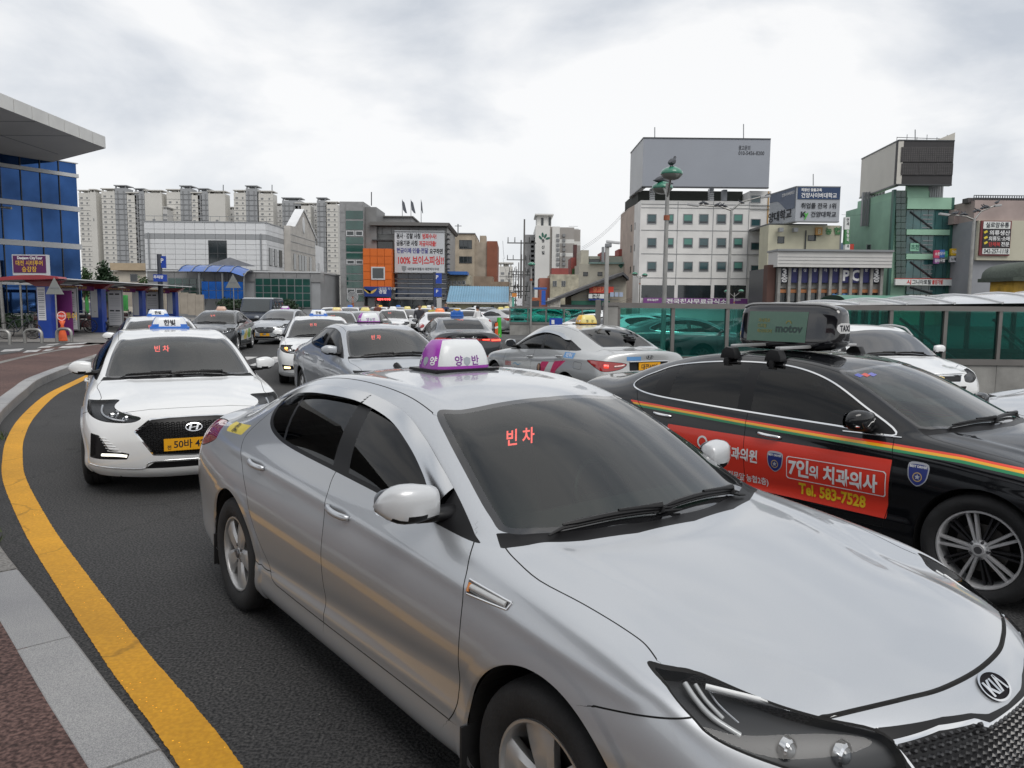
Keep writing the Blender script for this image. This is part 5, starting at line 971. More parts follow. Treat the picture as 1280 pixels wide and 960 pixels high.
for j in range(0, n+1, 2): MB().tube([Vector(V[j*5+k])-Vector((0, 0, .03)) for k in range(5)], .035, 6).build('roof_rib', mat('rib_blue_grey', (.06,.09,.16), .4), sh, auto=.9)
P = [(-2.35, 2.32), (-1.9, 2.5), (-1.2, 2.75), (-.3, 2.93), (.5, 2.95), (1.15, 2.83), (1.2, 2.70), (.3, 2.62), (-.6, 2.60), (-1.3, 2.50), (-1.9, 2.36)]
MB().prism(P, -1.15, -.55, lambda p, t_: (p[0], t_, p[1])).build('red_end_arch', SR, sh)
for k in range(3):
 x, y = PB[k]; x2, y2 = PB[k+1]
 for f0, f1 in ((.08, .95),):
  a_ = Vector((x+(x2-x)*f0-.1, y+(y2-y)*f0, 0)); b_ = Vector((x+(x2-x)*f1-.1, y+(y2-y)*f1, 0)); d = (b_-a_).normalized(); nn = Vector((d.y, -d.x, 0))
  bn_ = MB().add([a_+Vector((0, 0, 2.05)), b_+Vector((0, 0, 2.05)), b_+Vector((0, 0, 2.36)), a_+Vector((0, 0, 2.36)), a_-nn*.06+Vector((0, 0, 2.05)), b_-nn*.06+Vector((0, 0, 2.05)), b_-nn*.06+Vector((0, 0, 2.36)), a_-nn*.06+Vector((0, 0, 2.36))], [(0,1,2,3),(7,6,5,4),(0,4,5,1),(3,2,6,7)]).build('purple_banner', PUR, sh)
  text_on('lettering', '대전시티투어 승강장', .21, YLET, bn_, tuple((a_+b_)/2+nn*.012+Vector((0, 0, 2.205))), tuple(d), (0, 0, 1), .004, 1.9)
 # display boards facing the road, set back
 for f, w_ in ((.10, .75), (.36, .28)):
  px, py = x+(x2-x)*f-.75+1.0*(f < .2)*.35, y+(y2-y)*f+1.2
  bd_ = MB().box(px+.0, px+w_, py, py+.10, .25, 2.15).build('display_board', FRAMEG, sh)
  MB().box(px+.04, px+w_-.04, py-.02, py, .30, 2.10).build('poster', PAPER, bd_)
  if f < .2:
   for q_ in range(2):
    for r in (0, 1): MB().box(px+.10+r*.3, px+.32+r*.3, py-.03, py-.02, 1.88-q_*.86, 1.95-q_*.86).build('printed_bar', INK, bd_)
    for r in range(5): MB().box(px+.10, px+.64, py-.028, py-.02, 1.3+r*.1-q_*.8, 1.3+r*.1+.012-q_*.8).build('print_line', MATS['print_grey'], bd_)
MB().box(-.75, -.62, .5, .6, 0, 2.2).build('frame_post', STEEL, sh); MB().box(-.62, .72, .52, .58, .1, 2.0).build('purple_panel', PUR, sh)
text_on('lettering', '시티투어', .34, YLET, sh, (.45, .50, .9), (1, 0, 0), (0, 0, 1), .01, .8)
for ob in [o for c_ in sh.children for o in [c_]+list(c_.children)]:
 for v in ob.data.vertices:
  if v.co.z > 2.15: v.co.z = 2.15+(v.co.z-2.15)*.55
Y = 36; c = at(37, 331, Y); ct = thing('city_tour_billboard', 'purple city tour billboard with yellow handwriting above the shelter', 'billboard', (c.x, Y, KH)); a_, b_ = at(14.6, 318, Y), at(59.6, 344.5, Y)
MB().box(a_.x-c.x, b_.x-c.x, 0, .22, b_.z-KH, a_.z-KH).build('frame', FRAMEW, ct); MB().box(a_.x-c.x+.05, b_.x-c.x-.05, -.02, 0, b_.z-KH+.12, a_.z-KH-.05).build('field', mat('deep_purple', (.10,.015,.09), .5), ct)
for x in (a_.x-c.x+.25, b_.x-c.x-.25): MB().tube([(x, .1, 0), (x, .1, b_.z-KH)], .05, 8).build('leg', STEEL, ct)
MB().box(a_.x-c.x+.05, b_.x-c.x-.05, .02, .2, b_.z-KH-.42, b_.z-KH-.02).build('lower_panel', mat('tank_grey2', (.42,.42,.42), .5), ct)
for s, u, v, h, m, sx in (('Daejeon CityTour', 37.5, 322.4, .17, WHITEP, .92), ('대전 시티투어', 37, 329, .25, YLET, .88), ('승강장', 37, 336.8, .28, YLET, .9)): p = at(u, v, Y); text_on('lettering', s, h, m, ct, (p.x-c.x, -.03, p.z-KH), (1, 0, 0), (0, 0, 1), .006, sx)
# bollard hoops
for k, (u, v, w_) in enumerate(((1.5,431,.62),(42,429,.62),(80.5,427.5,.55))):
 p = gp(u, v, KH); t = thing('bollard_hoop', ('low steel hoop cut by the left edge of the picture', 'low steel hoop in front of the first blue pillar', 'low steel hoop around the orange cone')[k], 'bollard', (p.x, p.y, KH), 0, 'steel hoops along the pavement edge')
 MB().tube(spl([(-w_/2, 0, 0), (-w_/2, 0, .35), (-w_/2+.08, 0, .47), (-w_/2+.2, 0, .5), (w_/2-.2, 0, .5), (w_/2-.08, 0, .47), (w_/2, 0, .35), (w_/2, 0, 0)], 3), .06, 10).build('hoop', STEEL, t, auto=.9)
p = gp(76, 427, KH); t = thing('sign_cone', 'orange cone carrying a round red no parking disc', 'traffic cone', (p.x, p.y+.15, KH)); OR = mat('cone_orange', (.75,.12,.03), .5)
MB().lathe([(.0, .02), (.17, .02), (.16, .05), (.13, .3), (.05, .62), (.12, .80), (0, .80)], 16).build('cone', OR, t, smooth=True); MB().lathe([(0, -.02), (.19, -.02), (.19, .02), (0, .02)], 24, lambda r, z, a: (r*math.cos(a), z, .98+r*math.sin(a))).build('disc', mat('disc_red', (.62,.05,.03), .5), t)
MB().lathe([(.150, -.026), (.172, -.026)], 24, lambda r, z, a: (r*math.cos(a), z, .98+r*math.sin(a))).build('disc_ring', WHITEP, t); text_on('lettering', '주차금지', .095, WHITEP, t, (0, -.03, .98), (1, 0, 0), (0, 0, 1), .002)
# back of triangular road signs, P signs, round sign
def trisign(u, vtop, Y, h, label):
 p = at(u, vtop, Y); zt = p.z; t = thing('triangular_sign', label, 'road sign', (p.x, Y, 0)); w_ = h*1.1
 MB().prism([(-w_/2, zt-h), (w_/2, zt-h), (0, zt)], -.012, .012, lambda q_, s: (q_[0], s, q_[1])).build('plate', mat('sign_back_grey', (.26,.27,.26), .5, .3), t); MB().tube([(0, .04, 0), (0, .04, zt-.15)], .03, 8).build('post', STEEL, t); MB().box(-.18, .18, -.03, -.012, zt-h*.62, zt-h*.55).build('bracket', FRAMEG, t)
trisign(67.5, 347, 31, .66, 'grey back of a triangular road sign before the shelter roof'); trisign(291, 342.5, 48, .85, 'grey back of a triangular road sign before the blue porch')
PBL = mat('parking_blue', (.015,.06,.38), .4)
def psign(u0, u1, v0, v1, Y, label, s, parent=None, pole=None):
 a_, b_ = at(u0, v0, Y), at(u1, v1, Y); t = thing('parking_sign', label, 'sign', ((a_.x+b_.x)/2, Y, 0)); w_ = b_.x-a_.x
 MB().box(-w_/2, w_/2, 0, .12, b_.z, a_.z).build('board', PBL, t); text_on('lettering', s, (a_.z-b_.z)*.5, WHITEP, t, (-w_*.1, -.012, (a_.z+b_.z)/2+(a_.z-b_.z)*.12), (1, 0, 0), (0, 0, 1), .01)
 if pole: x = at(pole, v0, Y).x-(a_.x+b_.x)/2; MB().tube([(x, .06, 0), (x, .06, a_.z+.1)], .14, 10).build('post', mat('dark_post', (.05,.055,.07), .4), t)
psign(199.5, 207, 320, 335, 46, 'blue parking sign high on a dark post before the panelled hall', 'P', pole=198.5); psign(191.5, 208, 343, 352, 45.9, 'lower wide blue sign on the dark post before the hall', '주차장')
psign(542.5, 552, 341.5, 354.5, 70, 'upper blue parking sign beside the police building door', 'P', pole=543); psign(542.5, 552, 360, 371, 69.9, 'lower blue pictogram sign beside the police building door', 'P')
p = at(441, 371, 62); t = thing('round_ring_sign', 'round grey ringed emblem sign on an orange brown post', 'sign', (p.x, 62, 0)); MB().tube([(0, 0, 0), (0, 0, p.z)], .10, 8).build('post', m_('rust_post', (.32,.12,.07)), t)
for r in (.44, .34, .24, .14): MB().lathe([(r-.03, -.05), (r, -.05), (r, .0), (r-.03, 0), (r-.03, -.05)], 24, lambda a, z, th: (a*math.cos(th), z-.05, p.z+a*math.sin(th))).build('ring', FRAMEW, t)
MB().lathe([(0, 0), (.46, 0)], 24, lambda a, z, th: (a*math.cos(th), -.03, p.z+a*math.sin(th))).build('disc', FRAMEG, t)
p = gp(626, 416); t = thing('green_bollard', 'bright green delineator post at the end of the glass enclosure', 'bollard', (p.x, 41.5, 0)); MB().tube([(0, 0, 0), (0, 0, 1.05)], [.14, .11], 12).build('post', mat('bollard_green', (.05,.42,.04), .5), t, auto=.9)
for k in range(3): t = thing('orange_delineator', ('left', 'middle', 'right')[k]+' orange delineator post with a white band beside the green bollard', 'bollard', (at(619.5+k*1.9, 415, 40+k).x, 40+k, 0), 0, 'orange delineators'); MB().tube([(0, 0, 0), (0, 0, .8)], [.05, .04], 8).build('post', OR, t); MB().tube([(0, 0, .5), (0, 0, .6)], .052, 8).build('white_band', WHITEP, t)
t = thing('cardboard_pile', 'folded brown cardboard leaning beside the dark taxi', 'cardboard', (at(613, 418, 33).x, 33, 0)); 
for k in range(3): MB().cbox((k*.22-.2, k*.15, .25), (.05, .7, .55), R=Matrix.Rotation(.35+.1*k, 3, 'Y')).build('sheet', mat('cardboard', (.38,.26,.16), .8), t)
t = thing('wheelchair_sign', 'small blue direction sign behind the yellow roof lamp', 'sign', (at(695, 405, 24).x, 24, 0)); zc = at(695, 404, 24).z; MB().box(-.20, .20, 0, .03, zc-.15, zc+.16).build('board', PBL, t); MB().tube([(0, .05, 0), (0, .05, zc)], .03, 8).build('post', STEEL, t); MB().box(-.14, -.05, -.01, 0, zc-.03, zc+.1).build('pictogram', WHITEP, t); MB().box(-.02, .15, -.01, 0, zc-.08, zc-.05).build('arrow', WHITEP, t)
# pigeons
PIG = mat('pigeon_grey', (.045,.05,.06), .6, noise=(12,.3)); 
def pigeon(p, rz, label, s=1.0, lean=.0):
 t = thing('pigeon', label, 'bird', p, rz, 'pigeons on the street lamps'); mb = MB()
 prof = [(-.17, .004, .01), (-.13, .018, .02), (-.07, .045, .04), (0, .062, .058), (.06, .052, .05), (.10, .034, .085), (.125, .028, .12), (.145, .026, .14), (.165, .014, .142), (.185, .004, .135)]
 n = 10; V = []; F = []
 zc = [.05, .055, .07, .085, .10, .13, .165, .19, .19, .18]
 for i, (x, r, _) in enumerate(prof):
  for k in range(n): a = 2*math.pi*k/n; V.append((x*s, r*math.cos(a)*s, (zc[i]+r*1.05*math.sin(a))*s))
 for i in range(len(prof)-1):
  for k in range(n): F.append((i*n+k, i*n+(k+1) % n, (i+1)*n+(k+1) % n, (i+1)*n+k))
 mb.add(V, F).build('body', PIG, t, smooth=True); lg = MB(); [lg.tube([(.0, y*s, .05*s), (.01*s, y*s, 0)], .006*s, 5) for y in (.02, -.02)]; lg.build('legs', mat('bird_leg', (.3,.08,.06), .6), t)
 MB().prism([(-.02, .09), (.05, .12), (.02, .06), (-.15, .045), (-.16, .055)], -.064, -.05, lambda q_, y: (q_[0]*s, y*s, q_[1]*s)).build('wing', mat('pigeon_wing', (.03,.033,.04), .6), t)
p = at(839.5, 207.6, 19); pigeon((p.x, 19, p.z-.02), 1.0, 'dark pigeon perched on top of the near green lamp head', 1.35); p = at(824.5, 224.5, 20.3); pigeon((p.x, 20.3, p.z-.1), .5, 'grey pigeon perched on the lower green lamp head', 1.25); p = at(827, 228, 20.4); pigeon((p.x+.1, 20.4, p.z-.1), 2.6, 'dark pigeon crouching behind the lamp pole top', 1.2)
for i, (u, v) in enumerate(((877,254.2),(882,254.5),(896.5,256.2),(901.5,257),(905.5,258),(927,253.5),(959,244.7))): p = at(u, v, 55); pigeon((p.x, 55, p.z-.1), random.choice((.3, 3.0)), 'pigeon on the arm of the lamp before the office block, '+('first', 'second', 'third', 'fourth', 'fifth', 'sixth', 'seventh')[i]+' from the left', 1.5)
for i, (u, v) in enumerate(((1192,267),(1195.5,267),(1203,268),(1206,268),(1219,264.5),(1222.5,263.5),(1228,260.5),(1231,259.5),(1233.5,258.7),(1246,253.5))): p = at(u, v, 55); pigeon((p.x, 55, p.z-.1), random.choice((.3, 3.0)), 'pigeon on the lamp arms at the right, '+('first', 'second', 'third', 'fourth', 'fifth', 'sixth', 'seventh', 'eighth', 'ninth', 'tenth')[i]+' from the left', 1.5)
# ---------------------------------------------------------------- plants
def foliage(o_name, c, r, n, size, m, parent, seed=1, gaps=.15):
 rg = random.Random(seed); V = []; F = []
 cl = [(rg.gauss(0, .42), rg.gauss(0, .42), rg.gauss(0, .40)) for _ in range(max(8, n//60))]
 for _ in range(n):
  a = rg.choice(cl); p = Vector((a[0]+rg.gauss(0, .17), a[1]+rg.gauss(0, .17), a[2]+rg.gauss(0, .17)))
  if p.length > 1.15: continue
  p = Vector((c[0]+p.x*r[0], c[1]+p.y*r[1], c[2]+p.z*r[2])); d = Vector((rg.gauss(0, 1), rg.gauss(0, 1), rg.gauss(0, 1)+.4)).normalized(); e = d.orthogonal().normalized(); f = d.cross(e); s = size*rg.uniform(.6, 1.3); b = len(V)
  V += [tuple(p+e*s), tuple(p+f*s*.45), tuple(p-e*s), tuple(p-f*s*.45)]; F.append((b, b+1, b+2, b+3))
 return mesh_obj(o_name, V, F, m, parent)
LF = mat('leaf_mid_green', (.035,.075,.022), .6, noise=(1.3,.45)); LFD = mat('leaf_dark_green', (.022,.05,.02), .6, noise=(1.0,.4)); BARK = mat('bark', (.10,.075,.055), .9, noise=(6,.3))
def tree(name, label, u, vt, vb, Y, wpx, n=1800, size=.16, m=LF, cat='tree', z0=0):
 p = at(u, vb, Y); H = at(u, vt, Y).z-z0; W = wpx/965*Y; t = thing(name, label, cat, (p.x, Y, z0)); h0 = max(.3, p.z-z0)
 mb = MB().tube([(0, 0, 0), (.05, 0, H*.35), (0, .05, H*.7)], [.14, .10, .04], 8)
 for k in range(5): a = k*1.3; mb.tube([(0, 0, H*.3), (W*.3*math.cos(a), W*.3*math.sin(a), H*(.55+.06*k))], [.06, .02], 5)
 mb.build('trunk', BARK, t); foliage('crown', (0, 0, (h0*.4+H)/2+.1), (W/2, W/2*.8, (H-h0*.4)/2), n, size, m, t, int(u)); return t
tree('round_tree', 'round dense green tree left of the beige block', 131, 330, 347, 62, 27, 2600, .17, LFD); tree('green_tree', 'thin green tree at the edge of the blue glass building', 106, 334, 348, 66, 18, 1100, .15, LF); tree('green_tree', 'small green tree in front of the beige block window', 178, 341, 352, 70, 13, 900, .15, LF)
for k, (u, w_) in enumerate(((285,26),(303,34),(335,40),(360,36))): tree('shrub', ('low dark shrub left of the porch door', 'low dark shrub under the blue porch', 'wide dark shrub before the right glass grid', 'dark shrub at the right end of the glass grid')[k], u, 372, 384, 74, w_, 1200, .13, LFD, 'shrub')
for k in range(3): b = at(291+k*9.5, 380, 76); tag(MB().box(b.x-.32, b.x+.32, 76, 76.6, 0, 1.5).build('planter_box', m_('planter_tan', (.34,.28,.18))), ('left', 'middle', 'right')[k]+' tan box standing by the porch door', 'box')
tr = thing('bare_tree', 'leafless brown tree in front of the tan office block', 'tree', (at(580, 385, 88).x, 88, 0)); mb = MB(); rg = random.Random(4)
def br(p, d, L, r, k):
 e = p+d*L; mb.tube([p, e], [r, r*.65], 5, cap=False)
 if k: 
  for _ in range(3 if k > 1 else 4): br(e, (d+Vector((rg.gauss(0, .5), rg.gauss(0, .4), rg.gauss(.1, .3)))).normalized(), L*.72, r*.6, k-1)
for a in (-.5, 0, .45): br(Vector((a*.6, 0, .2)), Vector((a, 0, 1)).normalized(), 1.35, .12, 4)
mb.build('branches', mat('twig_brown', (.085,.06,.045), .9), tr)
rg = random.Random(9); V = []; F = []
for k in range(420):
 s_ = rg.uniform(11.5, 17.5); c_ = np.array(kpt(s_, -.03-abs(rg.gauss(0, .03)))); cl = math.sin(s_*2.7)+math.sin(s_*6.1)
 if cl < .35: continue
 p = Vector((c_[0]+rg.gauss(0, .02), c_[1]+rg.gauss(0, .04), 0)); d = Vector((rg.gauss(0, .5), rg.gauss(0, .5), 1)).normalized(); h = rg.uniform(.03, .10); e = Vector((-d.y, d.x, 0)).normalized()*.006; b = len(V); V += [tuple(p-e), tuple(p+e), tuple(p+d*h)]; F.append((b, b+1, b+2))
tag(mesh_obj('kerb_weeds', V, F, mat('weed_green', (.07,.10,.03), .8)), kind='stuff')
gb = thing('planting_strip', 'low hedge strip along the foot of the blue glass building', 'hedge', (-27.5, 47, KH)); foliage('leaves', (-1.0, -3.0, .35), (6, 3.2, .45), 2500, .12, LFD, gb, 3)
# bicycles, motorcycles
def ring(mb, c, R, r, ax='y', n=20):
 P = [Vector((c[0]+R*math.cos(2*math.pi*k/n), c[1], c[2]+R*math.sin(2*math.pi*k/n))) for k in range(n+1)]; mb.tube(P, r, 6, cap=False)
def bicycle(p, rz, label):
 t = thing('bicycle', label, 'bicycle', p, rz); fr = MB(); A, B, C_, D = (-.5, 0, .34), (-.05, 0, .30), (-.18, 0, .78), (.36, 0, .80)
 for a, b in ((A, B), (A, C_), (B, C_), (C_, D), (B, D), (D, (.52, 0, .34))): fr.tube([a, b], .018, 6)
 fr.tube([(.34, 0, .8), (.30, 0, .98)], .016, 6); fr.tube([(.36, -.28, 1.0), (.30, 0, .98), (.36, .28, 1.0)], .014, 6); fr.build('frame', mat('bike_dark', (.03,.035,.045), .4), t)
 for x in (-.5, .52):
  w_ = MB(); ring(w_, (x, 0, .34), .32, .022); o = w_.build('wheel', RB, t); sp = MB(); [sp.tube([(x, 0, .34), (x+.31*math.cos(a), 0, .34+.31*math.sin(a))], .004, 3) for a in np.linspace(0, 2*math.pi, 13)[:-1]]; sp.build('spokes', STEEL, o)
 MB().cbox((-.2, 0, .86), (.24, .14, .06)).build('saddle', BT, t, bevel=.02)
def motorbike(p, rz, label, box=None):
 t = thing('motorcycle', label, 'motorcycle', p, rz)
 for x in (-.62, .62): w_ = MB(); ring(w_, (x, 0, .3), .25, .055); o = w_.build('wheel', RB, t); MB().tube([(x, -.03, .3), (x, .03, .3)], .17, 12).build('hub', STEEL, o)
 b = MB(); b.cbox((-.02, 0, .42), (.55, .28, .34)); b.cbox((.18, 0, .74), (.42, .26, .22)); b.build('engine_and_tank', mat('bike_maroon', (.10,.02,.025), .3, coat=.5), t, bevel=.06, seg=3)
 MB().cbox((-.34, 0, .78), (.62, .26, .12)).build('saddle', BT, t, bevel=.04); f = MB(); f.tube([(.62, 0, .3), (.40, 0, .98)], .03, 8); f.tube([(.36, -.34, 1.04), (.42, 0, 1.0), (.36, .34, 1.04)], .018, 8); f.tube([(-.62, .12, .28), (0, .16, .28)], .045, 8); f.build('fork_and_bars', STEEL, t, auto=.9)
 MB().tube([(.48, 0, .86), (.56, 0, .86)], .09, 12).build('headlamp', CH, t)
 if box: MB().cbox((-.62, 0, 1.02), (.44, .46, .36)).build('top_box', box, t, bevel=.03)
g = gp(7, 424.5, KH); bicycle((g.x+.3, g.y+.4, KH), .15, 'dark bicycle parked at the thick grey lamp post'); g = gp(92, 417, KH); bicycle((g.x, g.y+.5, KH), .9, 'silver bicycle parked behind the second steel hoop'); 
g = gp(44, 418, KH); motorbike((g.x, g.y+.6, KH), 2.9, 'motorcycle with a wooden crate behind the first blue pillar', mat('wood_crate', (.36,.17,.06), .7, noise=(8,.3))); g = gp(108, 416, KH); motorbike((g.x-.2, g.y+.6, KH), .3, 'maroon motorcycle parked between the first two pillars'); g = gp(76, 415, KH); motorbike((g.x+.1, g.y+1.6, KH), 1.3, 'dark scooter seen behind the orange cone')
g = gp(152, 409, KH); motorbike((g.x, g.y, KH), .2, 'scooter parked under the shelter beyond the second pillar')
# people
SKIN = mat('skin', (.42,.24,.16), .5, noise=(20,.05)); HAIR = mat('black_hair', (.012,.01,.01), .6)
def person(p, rz, label, top, legs, pose=0, h=1.68, hair=HAIR, cap=None):
 t = thing('person', label, 'person', p, rz); s = h/1.70
 J = [((0,0,.95),.15),((0,0,1.12),.14),((0,0,1.32),.17),((0,0,1.46),.065),((.01,0,1.53),.06),((.02,0,1.61),.098),((.01,0,1.67),.09),
         ((0,.19,1.40),.06),((.05,.26,1.15),.045),((.16 if pose else .08,.24,.92),.035),((0,-.19,1.40),.06),((.05,-.26,1.15),.045),((.3 if pose else .10,-.22,1.02 if pose else .92),.035),
         ((0,.10,.88),.10),((.02,.11,.50),.068),((-.02,.12,.10),.05),((.10,.12,.04),.045),((0,-.10,.88),.10),((.06,-.11,.50),.068),((.04,-.12,.10),.05),((.16,-.12,.04),.045)]
 E_ = [(0,1),(1,2),(2,3),(3,4),(4,5),(5,6),(2,7),(7,8),(8,9),(2,10),(10,11),(11,12),(0,13),(13,14),(14,15),(15,16),(0,17),(17,18),(18,19),(19,20)]
 me = bpy.data.meshes.new('body'); me.from_pydata([tuple(c*s for c in j[0]) for j in J], E_, []); o = bpy.data.objects.new('body', me); SC.collection.objects.link(o)
 o.modifiers.new('k', 'SKIN'); 
 if not me.skin_vertices:
  bpy.context.view_layer.objects.active = o
  bm = bmesh.new(); bm.from_mesh(me); bm.verts.layers.skin.verify(); bm.to_mesh(me); bm.free()
 for v, j in zip(me.skin_vertices[0].data, J): v.radius = (j[1]*s*(.75 if j[1] > .13 else 1), j[1]*s)
 me.skin_vertices[0].data[0].use_root = True
 md = o.modifiers.new('s', 'SUBSURF'); md.levels = 2
 m2 = bpy.data.meshes.new_from_object(o.evaluated_get(bpy.context.evaluated_depsgraph_get())); bpy.data.objects.remove(o); b = bpy.data.objects.new('body', m2); COL.objects.link(b); b.parent = t
 m2.materials.clear()
 for m in (SKIN, top, legs, BT): m2.materials.append(m)
 for q_ in m2.polygons:
  z = q_.center.z/s; q_.use_smooth = True
  q_.material_index = 3 if z < .09 else 2 if z < .96 and abs(q_.center.y) < .2*s else (1 if (z < 1.46 and not (z < .98)) else 0)
 hm_ = MB().lathe([(0, .105), (.05, .098), (.088, .06), (.102, 0), (.095, -.05), (.085, -.07)], 14, lambda r, z, a: ((.005+r*math.cos(a)-.012)*s, r*math.sin(a)*.92*s, (1.645+z)*s)); hm_.build('cap' if cap else 'hair', cap or hair, t, smooth=True)
 f = MB(); f.lathe([(0, .012), (.008, 0), (0, -.012)], 6, lambda r, z, a: ((.118+r*math.cos(a))*s, r*math.sin(a)*s, (1.60+z)*s)); f.build('nose', SKIN, t)
 for y in (.035, -.035): MB().cbox((.108*s, y*s, 1.625*s), (.01, .02, .01)).build('eye', INK, t)
 MB().cbox((.105*s, 0, 1.567*s), (.01, .04, .008)).build('mouth', mat('lip', (.30,.10,.08), .5), t)
 return t
DKC = mat('dark_jacket', (.03,.032,.04), .8); 
p = at(524.5, 400, 37); person((p.x, 37, 0), -1.4, 'man in a dark jacket standing between the waiting taxis', DKC, mat('dark_trousers', (.02,.02,.022), .8), 1, 1.70)
p = at(540.5, 400, 41); person((p.x, 41, 0), -1.0, 'person in a yellow vest and dark cap beside the taxis', mat('yellow_vest', (.42,.34,.06), .7), DKC, 0, 1.66, cap=mat('cap_grey', (.10,.10,.11), .7))
p = at(472.5, 400, 52); person((p.x, 52, 0), -1.7, 'dark haired person whose head shows above the taxi roofs at left', mat('brown_top', (.14,.05,.04), .8), DKC, 0, 1.72); p = at(557, 400, 55); person((p.x, 55, 0), -1.5, 'dark haired person behind the orange roof lamp', mat('navy_top', (.03,.04,.10), .8), DKC, 0, 1.78)
p = at(597, 400, 38); person((p.x, 38, 0), 2.6, 'person in a white top with black sleeves at an open car door', mat('white_top', (.62,.62,.62), .8), DKC, 1, 1.66)
# shelter on the pavement behind the photographer (it is mirrored in the side windows)
RS = thing('kerbside_canopy', 'high dark canopy with a red rear beam beside the viewer, mirrored in the car windows', 'canopy', (-4.3, 1.0, KH), rad(128))
MB().box(-13, 2.6, -1.9, 2.6, 4.7, 4.85).build('roof', mat('canopy_dark', (.03,.03,.035), .6), RS); MB().box(-13, 2.6, 2.3, 2.5, 3.75, 4.25).build('red_beam', mat('canopy_red', (.50,.02,.02), .4), RS)
for x in (-11, -7, -3): MB().tube([(x, 2.1, 0), (x, 2.1, 4.7)], .09, 8).build('post', STEEL, RS)
# ================================================================= cars
NJ = 4
def interp_tab(tab, x):
 xs = [t[0] for t in tab]; return float(np.interp(x, xs, [t[1] for t in tab]))
def cage(P):
 """P: car design dictionary -> full body cage (verts, quads)"""
 lowf = P.get('lowf', (0.0, .115, .33, .60, .80)); lowy = P.get('lowy', (-.065, -.012, -.022, -.002, -.006))
 side = []
 side.append([tuple(p) for p in P['fcorner']])
 for st in P['stations']:
  x, W, zb, zsh, k6, k7, k8, c = st
  col = []
  for f, dy in zip(lowf, lowy): col.append((x, W+dy, zb+(zsh-zb)*f))
  col.append((x, W-.042, zsh)); col += [k6, k7, k8]; side.append(col)
 side.append([tuple(p) for p in P['rcorner']])
 N = len(side)
 cen = [P['fcentre'][8]] + [s[7] for s in P['stations']] + [P['rcentre'][8]]
 def blend(corner, centre, t, p):
  y = corner[1]*t; f = t**p
  return (centre[0]+(corner[0]-centre[0])*f, y, centre[1]+(corner[2]-centre[1])*f)
 T = [0, .27, .53, .79, 1.0]
 V = []; idx = {}
 def vid(key, p):
  if key not in idx: idx[key] = len(V); V.append(p)
  return idx[key]
 def S(i, k, sg):
  p = side[i][k]; return vid(('s', i, k, sg), (p[0], sg*p[1], p[2]))
 def Fr(j, k, sg):   # j=4 corner .. 0 centre
  if j == 4: return S(0, k, sg)
  p = blend(side[0][k], P['fcentre'][k], T[j], P.get('fp', 2.5)); return vid(('f', j, k, sg if j else 0), (p[0], sg*p[1], p[2]))
 def Re(j, k, sg):
  if j == 4: return S(N-1, k, sg)
  p = blend(side[-1][k], P['rcentre'][k], T[j], P.get('rp', 2.5)); return vid(('r', j, k, sg if j else 0), (p[0], sg*p[1], p[2]))
 def To(i, j, sg):
  if j == 4: return S(i, 8, sg)
  if i == 0: return Fr(j, 8, sg)
  if i == N-1: return Re(j, 8, sg)
  p = blend(side[i][8], cen[i], T[j], 2.0); return vid(('t', i, j, sg if j else 0), (p[0], sg*p[1], p[2]))
 F = []
 for sg in (1, -1):
  def q(*a): F.append(a if sg == 1 else tuple(reversed(a)))
  for i in range(N-1):
   for k in range(8): q(S(i, k, sg), S(i, k+1, sg), S(i+1, k+1, sg), S(i+1, k, sg))
  for i in range(N-1):
   for j in range(4): q(To(i, j+1, sg), To(i, j, sg), To(i+1, j, sg), To(i+1, j+1, sg))
  for j in range(4):
   for k in range(8):
    q(Fr(j, k, sg), Fr(j, k+1, sg), Fr(j+1, k+1, sg), Fr(j+1, k, sg))
    q(Re(j+1, k, sg), Re(j+1, k+1, sg), Re(j, k+1, sg), Re(j, k, sg))
 return V, F
def subdiv(V, F, lev, fix=2):
 """Catmull-Clark; the cage is first relaxed outward so that the surface passes close to the given points"""
 T0 = np.array(V, float); Vc = T0.copy()
 def run(Vx, l):
  me = bpy.data.meshes.new('t'); me.from_pydata([tuple(v) for v in Vx], [], F); o = bpy.data.objects.new('t', me); SC.collection.objects.link(o)
  md = o.modifiers.new('s', 'SUBSURF'); md.levels = l; md.render_levels = l; md.boundary_smooth = 'PRESERVE_CORNERS'
  bpy.context.view_layer.update()
  m2 = bpy.data.meshes.new_from_object(o.evaluated_get(bpy.context.evaluated_depsgraph_get()))
  A = np.empty(len(m2.vertices)*3); m2.vertices.foreach_get('co', A); A = A.reshape(-1, 3)
  Q = np.array([tuple(p.vertices) for p in m2.polygons])
  bpy.data.objects.remove(o); bpy.data.meshes.remove(me); bpy.data.meshes.remove(m2)
  return A, Q
 for _ in range(fix):
  A, Q = run(Vc, 2); Vc = Vc + (T0 - A[:len(T0)])*.8
 return run(Vc, lev)
